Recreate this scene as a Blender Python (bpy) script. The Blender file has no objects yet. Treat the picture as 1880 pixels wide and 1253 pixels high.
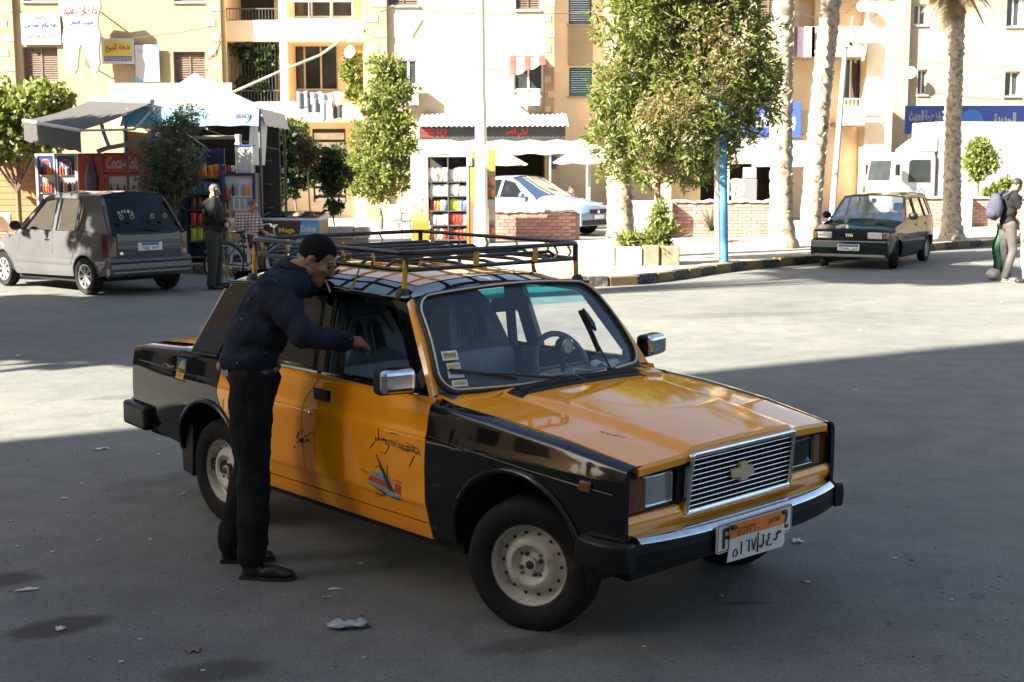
import bpy, bmesh, math, random
import numpy as np
from mathutils import Vector, Matrix, Euler
from mathutils.geometry import tessellate_polygon
R = math.radians
PI = math.pi
rnd = random.Random(7)
SC = bpy.context.scene
COL = SC.collection

# ---------------------------------------------------------------- camera, sky, sun, exposure
FPX, CAM_H, PITCH, ROLL = 2426.275, 1.94579, 0.130199, -0.002583   # focal length in pixels of a 1880 x 1253 frame
cam_d = bpy.data.cameras.new('camera'); cam = bpy.data.objects.new('camera', cam_d); COL.objects.link(cam)
cam_d.sensor_width = 36.0; cam_d.lens = FPX / 1880 * 36.0; cam_d.clip_end = 3000; cam_d.clip_start = 0.05
cam.matrix_world = Matrix.Translation((0, 0, CAM_H)) @ Matrix.Rotation(PI / 2 - PITCH, 4, 'X') @ Matrix.Rotation(ROLL, 4, 'Z')
cam_d.dof.use_dof = True; cam_d.dof.focus_distance = 6.9; cam_d.dof.aperture_fstop = 11.0
SC.camera = cam
SUN_AZ, SUN_EL = R(30), R(33)            # horizontal direction the light travels in (from +X towards +Y), elevation
world = bpy.data.worlds.new('World'); SC.world = world; world.use_nodes = True
wn = world.node_tree
sky = wn.nodes.new('ShaderNodeTexSky'); sky.sky_type = 'NISHITA'; sky.sun_disc = False
sky.sun_elevation = SUN_EL
sx, sy = -math.cos(SUN_AZ), -math.sin(SUN_AZ)       # towards the sun
sky.sun_rotation = math.atan2(sx, sy)
sky.air_density = 1.0; sky.dust_density = 3.0; sky.ozone_density = 1.0
wn.links.new(sky.outputs[0], wn.nodes['Background'].inputs[0])
wn.nodes['Background'].inputs[1].default_value = 0.05
sun_d = bpy.data.lights.new('sun', 'SUN'); sun_d.energy = 5.0; sun_d.angle = R(0.53); sun_d.color = (1.0, 0.92, 0.78)
sun = bpy.data.objects.new('sun', sun_d); COL.objects.link(sun)
ld = Vector((math.cos(SUN_AZ) * math.cos(SUN_EL), math.sin(SUN_AZ) * math.cos(SUN_EL), -math.sin(SUN_EL)))
sun.rotation_euler = ld.to_track_quat('-Z', 'Y').to_euler()
vs = SC.view_settings
vs.view_transform = 'Standard'; vs.look = 'None'; vs.gamma = 1.0; vs.use_curve_mapping = False
vs.exposure = 2.7
SC.cycles.max_bounces = 8; SC.cycles.transparent_max_bounces = 24; SC.cycles.use_denoising = True
SC.cycles.sample_clamp_indirect = 6.0

def at(px, py, Y):
    """world point on the plane y = Y seen at a pixel of the photograph (used to measure real positions)"""
    x = (px - 940) / FPX; v = (626.5 - py) / FPX
    c, s = math.cos(ROLL), math.sin(ROLL)
    xr = x * c + v * s; u = -x * s + v * c
    d = (xr, math.cos(PITCH) + u * math.sin(PITCH), -math.sin(PITCH) + u * math.cos(PITCH))
    t = Y / d[1]
    return Vector((d[0] * t, Y, CAM_H + d[2] * t))

# ---------------------------------------------------------------- materials
MATS = {}
def mat(name, col, rough=0.6, metal=0.0, var=0.0, scale=6.0, bump=0.0, bscale=60.0, spec=0.5, coat=0.0, emit=0.0,
        col2=None, c2scale=3.0, c2lo=0.5, c2hi=0.65, detail=6.0, trans=0.0, sub=0.0, space='Object', dirt=None, croug=0.03, cior=1.5):
    if name in MATS: return MATS[name]
    m = bpy.data.materials.new(name); MATS[name] = m; m.use_nodes = True
    nt = m.node_tree; b = nt.nodes['Principled BSDF']
    b.inputs['Base Color'].default_value = (*col, 1); b.inputs['Roughness'].default_value = rough
    b.inputs['Metallic'].default_value = metal; b.inputs['Specular IOR Level'].default_value = spec
    b.inputs['Coat Weight'].default_value = coat; b.inputs['Coat Roughness'].default_value = croug; b.inputs['Coat IOR'].default_value = cior
    b.inputs['Transmission Weight'].default_value = trans
    if emit: b.inputs['Emission Color'].default_value = (*col, 1); b.inputs['Emission Strength'].default_value = emit
    tc = nt.nodes.new('ShaderNodeTexCoord')
    def noise(sc, det=6.0, r=0.6):
        n = nt.nodes.new('ShaderNodeTexNoise'); n.inputs['Scale'].default_value = sc; n.inputs['Detail'].default_value = det
        n.inputs['Roughness'].default_value = r; nt.links.new(tc.outputs[space], n.inputs['Vector']); return n
    def ramp(src, lo, hi, c0=(0, 0, 0, 1), c1=(1, 1, 1, 1)):
        r = nt.nodes.new('ShaderNodeValToRGB'); r.color_ramp.elements[0].position = lo; r.color_ramp.elements[1].position = hi
        r.color_ramp.elements[0].color = c0; r.color_ramp.elements[1].color = c1; nt.links.new(src, r.inputs[0]); return r
    out = None
    if var > 0:
        n = noise(scale, detail)
        lo = tuple(max(0, c * (1 - var)) for c in col); hi = tuple(min(1, c * (1 + var)) for c in col)
        out = ramp(n.outputs[0], 0.3, 0.7, (*lo, 1), (*hi, 1)).outputs[0]
    if col2 is not None:
        n = noise(c2scale, 8.0, 0.65); r = ramp(n.outputs[0], c2lo, c2hi)
        mx = nt.nodes.new('ShaderNodeMix'); mx.data_type = 'RGBA'
        nt.links.new(r.outputs[0], mx.inputs[0])
        if out: nt.links.new(out, mx.inputs[6])
        else: mx.inputs[6].default_value = (*col, 1)
        mx.inputs[7].default_value = (*col2, 1); out = mx.outputs[2]
    if out: nt.links.new(out, b.inputs['Base Color'])
    if bump > 0:
        n = noise(bscale, 5.0); bp = nt.nodes.new('ShaderNodeBump'); bp.inputs['Strength'].default_value = bump
        bp.inputs['Distance'].default_value = 0.01; nt.links.new(n.outputs[0], bp.inputs['Height']); nt.links.new(bp.outputs[0], b.inputs['Normal'])
    return m

def glass_mat(name, tint=(0.75, 0.85, 0.85), rough=0.0, refl=1.0, film=0.0, filmcol=(0.1, 0.16, 0.2)):
    """thin window glass: clear film mixed with a fresnel reflection, and an optional diffuse veil over it"""
    if name in MATS: return MATS[name]
    m = bpy.data.materials.new(name); MATS[name] = m; m.use_nodes = True; nt = m.node_tree
    nt.nodes.remove(nt.nodes['Principled BSDF']); out = nt.nodes['Material Output']
    tr = nt.nodes.new('ShaderNodeBsdfTransparent'); tr.inputs[0].default_value = (*tint, 1)
    gl = nt.nodes.new('ShaderNodeBsdfGlossy'); gl.inputs['Roughness'].default_value = rough
    fr = nt.nodes.new('ShaderNodeFresnel'); fr.inputs[0].default_value = 1.5
    mx = nt.nodes.new('ShaderNodeMixShader')
    mu = nt.nodes.new('ShaderNodeMath'); mu.operation = 'MULTIPLY'; mu.inputs[1].default_value = refl; mu.use_clamp = True
    nt.links.new(fr.outputs[0], mu.inputs[0]); nt.links.new(mu.outputs[0], mx.inputs[0])
    nt.links.new(tr.outputs[0], mx.inputs[1]); nt.links.new(gl.outputs[0], mx.inputs[2])
    last = mx.outputs[0]
    if film > 0:
        df = nt.nodes.new('ShaderNodeBsdfDiffuse'); df.inputs[0].default_value = (*filmcol, 1)
        m2 = nt.nodes.new('ShaderNodeMixShader'); m2.inputs[0].default_value = film
        nt.links.new(last, m2.inputs[1]); nt.links.new(df.outputs[0], m2.inputs[2]); last = m2.outputs[0]
    nt.links.new(last, out.inputs[0]); return m

def leaf_mat(name, c1, c2, sub=0.38):
    if name in MATS: return MATS[name]
    m = bpy.data.materials.new(name); MATS[name] = m; m.use_nodes = True; nt = m.node_tree
    b = nt.nodes['Principled BSDF']; b.inputs['Roughness'].default_value = 0.5; b.inputs['Specular IOR Level'].default_value = 0.35
    g = nt.nodes.new('ShaderNodeNewGeometry'); r = nt.nodes.new('ShaderNodeValToRGB')
    r.color_ramp.elements[0].color = (*c1, 1); r.color_ramp.elements[1].color = (*c2, 1)
    nt.links.new(g.outputs['Random Per Island'], r.inputs[0]); nt.links.new(r.outputs[0], b.inputs['Base Color'])
    t = nt.nodes.new('ShaderNodeBsdfTranslucent'); nt.links.new(r.outputs[0], t.inputs[0])
    mx = nt.nodes.new('ShaderNodeMixShader'); mx.inputs[0].default_value = sub
    nt.links.new(b.outputs[0], mx.inputs[1]); nt.links.new(t.outputs[0], mx.inputs[2])
    nt.links.new(mx.outputs[0], nt.nodes['Material Output'].inputs[0]); return m

# ---------------------------------------------------------------- mesh helpers
def lerp(a, b, t): return a + (b - a) * t
def sstep(a, b, x):
    t = max(0.0, min(1.0, (x - a) / (b - a))); return t * t * (3 - 2 * t)
def interp(tab, x):
    if x <= tab[0][0]: return tab[0][1]
    for (a, b), (c, d) in zip(tab, tab[1:]):
        if x <= c: return b + (d - b) * (x - a) / (c - a)
    return tab[-1][1]

class MB:
    def __init__(s): s.v = []; s.f = []
    def add(s, vs, fs):
        n = len(s.v); s.v += [tuple(v) for v in vs]; s.f += [tuple(i + n for i in f) for f in fs]; return s
    def box(s, c, d, rz=0.0, M=None):
        hx, hy, hz = d[0] / 2, d[1] / 2, d[2] / 2
        vs = [Vector((x, y, z)) for x in (-hx, hx) for y in (-hy, hy) for z in (-hz, hz)]
        rot = M if M is not None else Matrix.Rotation(rz, 3, 'Z')
        c = Vector(c); vs = [rot @ v + c for v in vs]
        return s.add(vs, [(0, 1, 3, 2), (4, 6, 7, 5), (0, 4, 5, 1), (2, 3, 7, 6), (0, 2, 6, 4), (1, 5, 7, 3)])
    def bx(s, x0, x1, y0, y1, z0, z1): return s.box(((x0 + x1) / 2, (y0 + y1) / 2, (z0 + z1) / 2), (abs(x1 - x0), abs(y1 - y0), abs(z1 - z0)))
    def tube(s, pts, r, n=8, closed=False, caps=True, flat=1.0):
        pts = [Vector(p) for p in pts]; N = len(pts); rr = r if hasattr(r, '__len__') else [r] * N
        rings = []; prev = None
        for i, p in enumerate(pts):
            a = pts[(i - 1) % N] if (closed or i > 0) else p; b = pts[(i + 1) % N] if (closed or i < N - 1) else p
            t = (b - a); t = t.normalized() if t.length > 1e-9 else Vector((0, 0, 1))
            if prev is None:
                u = t.cross(Vector((0, 0, 1)));
                if u.length < 1e-3: u = t.cross(Vector((0, 1, 0)))
            else: u = prev - t * prev.dot(t)
            u = u.normalized(); prev = u; w = t.cross(u)
            rings.append([p + (u * math.cos(2 * PI * k / n) + w * math.sin(2 * PI * k / n) * flat) * rr[i] for k in range(n)])
        vs = [v for ri in rings for v in ri]; fs = []
        for i in range(N if closed else N - 1):
            j = (i + 1) % N
            for k in range(n): fs.append((i * n + k, i * n + (k + 1) % n, j * n + (k + 1) % n, j * n + k))
        if caps and not closed: fs += [tuple(range(n - 1, -1, -1)), tuple((N - 1) * n + k for k in range(n))]
        return s.add(vs, fs)
    def lathe(s, prof, n=24, c=(0, 0, 0), axis='Z', M=None, cap=False):
        vs = []
        for r, h in prof:
            for k in range(n):
                a = 2 * PI * k / n; x, y = r * math.cos(a), r * math.sin(a)
                v = Vector((x, y, h)) if axis == 'Z' else (Vector((x, h, y)) if axis == 'Y' else Vector((h, x, y)))
                if M is not None: v = M @ v
                vs.append(v + Vector(c))
        fs = []
        for i in range(len(prof) - 1):
            for k in range(n): fs.append((i * n + k, i * n + (k + 1) % n, (i + 1) * n + (k + 1) % n, (i + 1) * n + k))
        if cap: fs += [tuple(range(n - 1, -1, -1)), tuple((len(prof) - 1) * n + k for k in range(n))]
        return s.add(vs, fs)
    def grid(s, fn, nu, nv, skip=None):
        vs = [fn(i / nu, j / nv) for i in range(nu + 1) for j in range(nv + 1)]
        fs = [(i * (nv + 1) + j, (i + 1) * (nv + 1) + j, (i + 1) * (nv + 1) + j + 1, i * (nv + 1) + j + 1) for i in range(nu) for j in range(nv) if not (skip and skip((i + .5) / nu, (j + .5) / nv))]
        return s.add(vs, fs)
    def prism(s, poly, fn0, fn1, holes=()):
        """polygon (2-D points) with optional holes; fn0/fn1 map a 2-D point to the two faces"""
        loops = [list(poly)] + [list(h) for h in holes]
        flat = [p for l in loops for p in l]; n = len(flat)
        tris = tessellate_polygon([[Vector((p[0], p[1], 0)) for p in l] for l in loops])
        vs = [fn0(p) for p in flat] + [fn1(p) for p in flat]
        fs = [tuple(t) for t in tris] + [tuple(i + n for i in reversed(t)) for t in tris]
        k = 0
        for l in loops:
            m = len(l)
            for i in range(m): fs.append((k + i, k + (i + 1) % m, n + k + (i + 1) % m, n + k + i))
            k += m
        return s.add(vs, fs)
    def sheet(s, poly, fn):
        tris = tessellate_polygon([[Vector((p[0], p[1], 0)) for p in poly]])
        return s.add([fn(p) for p in poly], [tuple(t) for t in tris])
    def ball(s, c, r, n=12, m=8, M=None):
        c = Vector(c); r = r if hasattr(r, '__len__') else (r, r, r); vs = []
        for j in range(1, m):
            b = PI * j / m - PI / 2
            for k in range(n):
                a = 2 * PI * k / n; v = Vector((r[0] * math.cos(b) * math.cos(a), r[1] * math.cos(b) * math.sin(a), r[2] * math.sin(b)))
                vs.append(c + (M @ v if M is not None else v))
        lo = Vector((0, 0, -r[2])); hi = Vector((0, 0, r[2]))
        vs += [c + (M @ lo if M is not None else lo), c + (M @ hi if M is not None else hi)]; L = len(vs)
        fs = []
        for j in range(m - 2):
            for k in range(n): fs.append((j * n + k, j * n + (k + 1) % n, (j + 1) * n + (k + 1) % n, (j + 1) * n + k))
        for k in range(n): fs += [((k + 1) % n, k, L - 2), ((m - 2) * n + k, (m - 2) * n + (k + 1) % n, L - 1)]
        return s.add(vs, fs)
    def xf(s, M):
        s.v = [tuple(M @ Vector(v)) for v in s.v]; return s
    def mirror(s, ax=1):
        n = len(s.v); s.v += [tuple(-c if i == ax else c for i, c in enumerate(v)) for v in s.v]
        s.f += [tuple(i + n for i in reversed(f)) for f in s.f]; return s
    def mesh(s, name, smooth=None, recalc=False, weld=0):
        me = bpy.data.meshes.new(name); me.from_pydata([tuple(v) for v in s.v], [], s.f); me.update()
        if recalc or weld:
            bm = bmesh.new(); bm.from_mesh(me)
            if weld: bmesh.ops.remove_doubles(bm, verts=bm.verts, dist=weld)
            bmesh.ops.recalc_face_normals(bm, faces=bm.faces); bm.to_mesh(me); bm.free()
        if smooth is not None:
            me.shade_smooth()
            if smooth < 180: me.set_sharp_from_angle(angle=R(smooth))
        return me
    def obj(s, name, m, parent=None, smooth=None, bevel=0, recalc=False, weld=0, seg=2, loc=None, rot=None):
        return link(name, s.mesh(name, smooth, recalc, weld), m, parent, bevel, seg, loc, rot)

def link(name, me, m, parent=None, bevel=0, seg=2, loc=None, rot=None):
    o = bpy.data.objects.new(name, me); COL.objects.link(o)
    if m is not None:
        if len(me.materials): me.materials[0] = m
        else: me.materials.append(m)
    if parent: o.parent = parent
    if loc is not None: o.location = loc
    if rot is not None: o.rotation_euler = rot
    if bevel:
        b = o.modifiers.new('bevel', 'BEVEL'); b.width = bevel; b.segments = seg; b.limit_method = 'ANGLE'; b.angle_limit = R(40)
    return o
def tag(o, label=None, cat=None, group=None, kind=None):
    if label: o['label'] = label
    if cat: o['category'] = cat
    if group: o['group'] = group
    if kind: o['kind'] = kind
    return o
def thing(name, label, cat, loc=(0, 0, 0), rz=0.0, group=None):
    o = bpy.data.objects.new(name, None); COL.objects.link(o); o.location = loc; o.rotation_euler = (0, 0, rz); o.empty_display_size = 0.1
    return tag(o, label, cat, group)
def copy_tree(o, parent=None):
    c = o.copy(); COL.objects.link(c); c.parent = parent
    for ch in o.children: copy_tree(ch, c)
    return c

# lettering: Arabic letters are joined by hand (presentation forms, right to left)
import unicodedata
ARF = {}
for cp in range(0xFE70, 0xFEFD):
    d = unicodedata.decomposition(chr(cp)).split()
    if len(d) == 2: ARF.setdefault(chr(int(d[1], 16)), {})[d[0]] = chr(cp)
def ar(s):
    out = []
    jl = lambda c: '<initial>' in ARF.get(c, {})
    for i, c in enumerate(s):
        f = ARF.get(c)
        if not f: out.append(c); continue
        p = i > 0 and jl(s[i - 1]); n = i < len(s) - 1 and s[i + 1] in ARF and jl(c)
        k = '<medial>' if p and n else '<final>' if p else '<initial>' if n else '<isolated>'
        out.append(f.get(k, f.get('<isolated>', c)))
    return ''.join(reversed(out))
def text(body, m, parent, w, h, M, name='lettering', ext=0.002, bold=0.0, shear=0.0):
    """flat lettering fitted into w x h (centred), in the XY plane of matrix M"""
    cu = bpy.data.curves.new('t', 'FONT'); cu.body = body; cu.resolution_u = 3; cu.extrude = 0.0; cu.offset = bold; cu.shear = shear
    t = bpy.data.objects.new('t', cu); COL.objects.link(t)
    me = bpy.data.meshes.new_from_object(t.evaluated_get(bpy.context.evaluated_depsgraph_get()))
    bpy.data.objects.remove(t); bpy.data.curves.remove(cu)
    if not len(me.vertices): return None
    co = np.empty(len(me.vertices) * 3); me.vertices.foreach_get('co', co); co = co.reshape(-1, 3)
    lo, hi = co.min(0), co.max(0); sp = np.maximum(hi - lo, 1e-6)
    co[:, 0] = (co[:, 0] - (lo[0] + hi[0]) / 2) * w / sp[0]; co[:, 1] = (co[:, 1] - (lo[1] + hi[1]) / 2) * h / sp[1]; co[:, 2] = 0
    me.vertices.foreach_set('co', co.ravel()); me.update(); me.materials.clear(); me.name = name
    o = link(name, me, m, parent); o.matrix_local = M
    return o
def facing(c, n=(0, -1, 0), up=(0, 0, 1), off=0.004):
    """matrix whose XY plane faces n at point c"""
    n = Vector(n).normalized(); up = Vector(up); x = up.cross(n).normalized(); y = n.cross(x)
    return Matrix(((x.x, y.x, n.x, c[0] + n.x * off), (x.y, y.y, n.y, c[1] + n.y * off), (x.z, y.z, n.z, c[2] + n.z * off), (0, 0, 0, 1)))

# ---------------------------------------------------------------- ground, island, kerb
def asphalt():
    m = bpy.data.materials.new('asphalt'); m.use_nodes = True; nt = m.node_tree; b = nt.nodes['Principled BSDF']; L = nt.links.new
    tc = nt.nodes.new('ShaderNodeTexCoord')
    def noise(sc, det=8, r=.6, dist=0):
        n = nt.nodes.new('ShaderNodeTexNoise'); n.inputs['Scale'].default_value = sc; n.inputs['Detail'].default_value = det
        n.inputs['Roughness'].default_value = r; n.inputs['Distortion'].default_value = dist; L(tc.outputs['Object'], n.inputs['Vector']); return n.outputs[0]
    def ramp(src, stops):
        r = nt.nodes.new('ShaderNodeValToRGB'); e = r.color_ramp.elements
        while len(e) < len(stops): e.new(0.5)
        for k, (p, c) in zip(e, stops): k.position = p; k.color = (*c, 1)
        L(src, r.inputs[0]); return r.outputs[0]
    def mix(f, a, bb, mode='MIX'):
        x = nt.nodes.new('ShaderNodeMix'); x.data_type = 'RGBA'; x.blend_type = mode
        if isinstance(f, float): x.inputs[0].default_value = f
        else: L(f, x.inputs[0])
        L(a, x.inputs[6])
        if isinstance(bb, tuple): x.inputs[7].default_value = (*bb, 1)
        else: L(bb, x.inputs[7])
        return x.outputs[2]
    base = ramp(noise(.35, 9, .62), [(.25, (.102, .108, .102)), (.5, (.146, .150, .138)), (.78, (.20, .20, .178))])
    med = ramp(noise(3.2, 8, .7, .4), [(.3, (.72, .72, .74)), (.6, (1, 1, 1)), (.8, (1.15, 1.12, 1.08))])
    c = mix(1.0, base, med, 'MULTIPLY')
    grain = ramp(noise(60, 3, .85), [(.34, (.66, .66, .67)), (.5, (.97, .97, .97)), (.68, (1.28, 1.27, 1.25))])
    c = mix(1.0, c, grain, 'MULTIPLY')
    vo = nt.nodes.new('ShaderNodeTexVoronoi'); vo.inputs['Scale'].default_value = 34; L(tc.outputs['Object'], vo.inputs['Vector'])
    sp = ramp(vo.outputs['Distance'], [(.0, (1, 1, 1)), (.05, (1, 1, 1)), (.075, (0, 0, 0))])
    vr = nt.nodes.new('ShaderNodeValToRGB'); vr.color_ramp.elements[0].position = .78; vr.color_ramp.elements[1].position = .80
    sep = nt.nodes.new('ShaderNodeSeparateColor'); L(vo.outputs['Color'], sep.inputs[0]); L(sep.outputs[0], vr.inputs[0])
    sm = mix(1.0, sp, vr.outputs[0], 'MULTIPLY')
    c = mix(sm, c, (.30, .29, .27))
    # oil stains and worn dips with earth in them, each with a ragged outline
    geo = tc.outputs['Object']
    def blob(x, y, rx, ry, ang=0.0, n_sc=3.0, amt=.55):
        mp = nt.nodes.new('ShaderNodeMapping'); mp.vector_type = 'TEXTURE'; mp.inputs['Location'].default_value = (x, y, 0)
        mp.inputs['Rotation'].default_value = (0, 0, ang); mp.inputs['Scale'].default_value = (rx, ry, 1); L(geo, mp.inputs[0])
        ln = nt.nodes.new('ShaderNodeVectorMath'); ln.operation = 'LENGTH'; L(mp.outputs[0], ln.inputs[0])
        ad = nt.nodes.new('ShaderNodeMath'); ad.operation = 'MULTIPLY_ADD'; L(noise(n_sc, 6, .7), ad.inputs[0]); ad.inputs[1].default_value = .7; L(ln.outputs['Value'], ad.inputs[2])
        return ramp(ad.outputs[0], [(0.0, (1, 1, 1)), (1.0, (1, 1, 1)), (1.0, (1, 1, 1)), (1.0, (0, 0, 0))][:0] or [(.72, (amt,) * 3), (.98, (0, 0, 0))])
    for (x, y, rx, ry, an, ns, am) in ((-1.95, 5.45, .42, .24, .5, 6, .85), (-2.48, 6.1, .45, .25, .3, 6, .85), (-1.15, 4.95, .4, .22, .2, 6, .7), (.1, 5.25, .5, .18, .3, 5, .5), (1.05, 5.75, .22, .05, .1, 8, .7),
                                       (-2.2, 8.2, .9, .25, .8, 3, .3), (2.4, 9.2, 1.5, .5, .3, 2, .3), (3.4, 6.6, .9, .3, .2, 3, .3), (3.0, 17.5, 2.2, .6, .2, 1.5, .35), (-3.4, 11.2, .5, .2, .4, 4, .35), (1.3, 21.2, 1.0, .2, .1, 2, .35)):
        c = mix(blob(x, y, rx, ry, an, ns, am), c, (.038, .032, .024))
    dn = nt.nodes.new('ShaderNodeTexNoise'); dn.inputs['Scale'].default_value = 1.1; dn.inputs['Detail'].default_value = 6; L(geo, dn.inputs['Vector'])
    va = nt.nodes.new('ShaderNodeVectorMath'); va.operation = 'MULTIPLY_ADD'; L(dn.outputs['Color'], va.inputs[0]); va.inputs[1].default_value = (1.4, 1.4, 0); L(geo, va.inputs[2])
    vc = nt.nodes.new('ShaderNodeTexVoronoi'); vc.feature = 'DISTANCE_TO_EDGE'; vc.inputs['Scale'].default_value = .34; L(va.outputs[0], vc.inputs['Vector'])
    cr = ramp(vc.outputs['Distance'], [(.0, (1, 1, 1)), (.0045, (0, 0, 0))]); ck = ramp(noise(.25, 3), [(.5, (0, 0, 0)), (.62, (.55, .55, .55))])
    c = mix(mix(1.0, cr, ck, 'MULTIPLY'), c, (.03, .03, .028))
    L(c, b.inputs['Base Color']); b.inputs['Roughness'].default_value = .82; b.inputs['Specular IOR Level'].default_value = .35
    bp = nt.nodes.new('ShaderNodeBump'); bp.inputs['Strength'].default_value = .5; bp.inputs['Distance'].default_value = .012
    L(noise(70, 4, .75), bp.inputs['Height']); L(bp.outputs[0], b.inputs['Normal'])
    return m
g = MB()
xs = [-900, -200, -60, -25, -12, -6, -3, 0, 3, 6, 12, 25, 60, 200, 900]; ys = [-300, -60, -20, -5, 0, 3, 6, 9, 12, 16, 22, 30, 45, 80, 250, 1500]
g.v = [(x, y, 0) for x in xs for y in ys]; ny = len(ys)
g.f = [(i * ny + j, (i + 1) * ny + j, (i + 1) * ny + j + 1, i * ny + j + 1) for i in range(len(xs) - 1) for j in range(ny - 1)]
tag(g.obj('ground', asphalt()), kind='structure')

# kerb line, nearest edge of the raised pavement (left, behind the taxi, to the right)
KERB = [(-60, 27.6), (-14, 26.6), (-9.5, 25.6), (-6.0, 24.7), (-4.6, 23.6), (-3.2, 22.6), (-1.5, 21.9), (0, 21.7), (1.5, 21.75), (2.2, 22.1), (2.9, 23.0), (3.6, 24.1), (4.4, 25.1), (5.4, 26.1), (7.0, 27.9), (8.6, 29.6), (10.2, 31.2), (12.2, 33.0), (16, 35.4), (24, 38), (60, 44)]
def resample(pts, step):
    out = [Vector((*pts[0], 0))]; acc = 0
    P = [Vector((*p, 0)) for p in pts]
    for a, b in zip(P, P[1:]):
        d = (b - a).length; t = step - acc
        while t < d: out.append(a.lerp(b, t / d)); t += step
        acc = d - (t - step)
    return out
PAVE_Z = 0.15
m_pave = mat('pavement_concrete', (.33, .30, .245), .85, var=.18, scale=1.4, bump=.25, bscale=40, col2=(.26, .23, .18), c2scale=.5, c2lo=.55, c2hi=.75)
poly = [(x, y + .12) for x, y in KERB] + [(60, 120), (-60, 120)]
pv = MB().prism(poly, lambda p: (p[0], p[1], PAVE_Z - .004), lambda p: (p[0], p[1], -.2)).obj('pavement', m_pave, recalc=True); tag(pv, kind='structure')
kr = MB().add([], []); kerb = thing('kerb', None, None); kerb['kind'] = 'structure'
mk = [mat('kerb_black_paint', (.022, .021, .020), .75, var=.5, scale=5, col2=(.12, .105, .08), c2scale=9, c2lo=.5, c2hi=.62, bump=.3, bscale=30), mat('kerb_ochre_paint', (.15, .10, .035), .8, var=.35, scale=5, col2=(.085, .07, .05), c2scale=8, c2lo=.5, c2hi=.64, bump=.3, bscale=30)]
K = [p for p in resample(KERB, .56) if -16 < p.x < 17]
stone = [None, None]
for i, (a, b) in enumerate(zip(K, K[1:])):
    k = i % 2
    if stone[k] is None:
        stone[k] = MB().box((0, .09, .0), (.545, .2, .36)).mesh('kerb_stone'); stone[k].materials.append(mk[k])
    o = link('kerb_stone', stone[k], None, kerb, bevel=.018); d = b - a
    o.location = ((a.x + b.x) / 2, (a.y + b.y) / 2, rnd.uniform(-.016, .012) - .01); o.rotation_euler = (rnd.uniform(-.03, .03), 0, math.atan2(d.y, d.x) + rnd.uniform(-.02, .02)); o.scale = (d.length / .56 * rnd.uniform(.96, 1.0), 1, 1)

# ---------------------------------------------------------------- the taxi (x forward from the front axle, y to its left, z up)
m_or = mat('taxi_orange_paint', (.84, .325, .012), .5, spec=.0, var=.05, scale=3, coat=1.0, cior=1.72, croug=.05, bump=.03, bscale=5, col2=(.58, .26, .035), c2scale=1.6, c2lo=.52, c2hi=.85)
m_bk = mat('taxi_black_paint', (.004, .0045, .006), .5, spec=.0, coat=1.0, croug=.04, bump=.03, bscale=5, col2=(.022, .020, .017), c2scale=1.8, c2lo=.5, c2hi=.85)
m_chr = mat('chrome', (.72, .72, .70), .13, metal=1.0, var=.15, scale=30)
m_rub = mat('black_rubber', (.012, .012, .013), .55, var=.3, scale=20)
m_tyre = mat('tyre_rubber', (.011, .011, .0115), .75, spec=.2, col2=(.035, .032, .027), c2scale=7, c2lo=.5, c2hi=.8, var=.35, scale=25, bump=.15, bscale=80)
m_plas = mat('black_plastic', (.008, .0085, .010), .4, spec=.25, var=.2, scale=20)
m_rim = mat('rim_grey_paint', (.46, .45, .42), .5, var=.2, scale=9, col2=(.11, .09, .065), c2scale=16, c2lo=.53, c2hi=.72)
m_dark = mat('dark_underbody', (.006, .006, .006), .9)
m_ydul = mat('rack_yellow_paint', (.55, .32, .02), .5, var=.25, scale=30, col2=(.10, .07, .04), c2scale=45, c2lo=.57, c2hi=.66)
m_rack = mat('rack_black_paint', (.012, .014, .016), .33, var=.2, scale=20)
m_int = mat('cabin_vinyl', (.035, .042, .052), .5, var=.2, scale=30)
m_seat = mat('seat_leatherette', (.10, .12, .145), .32, var=.2, scale=40, bump=.1, bscale=60)
m_cream = mat('windscreen_bead', (.62, .55, .42), .35)
gl_ws = glass_mat('windscreen_glass', (.93, .96, .97), film=.13, filmcol=(.26, .33, .40), refl=.8)  # bluish film puts the sky's hazy reflection into the glass colour
gl_side = glass_mat('side_glass', (.86, .90, .90), film=.03)
TAXI_PITCH = .01613
taxi = thing('taxi', 'black and orange taxi with a roof rack, standing in the shade in the foreground', 'taxi')
taxi.matrix_world = Matrix.Translation((.5809, 5.9322, .28)) @ Matrix.Rotation(-.80855, 4, 'Z') @ Matrix.Translation((-1.2, 0, 0)) @ Matrix.Rotation(TAXI_PITCH, 4, 'Y') @ Matrix.Translation((1.2, 0, -.28))

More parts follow.
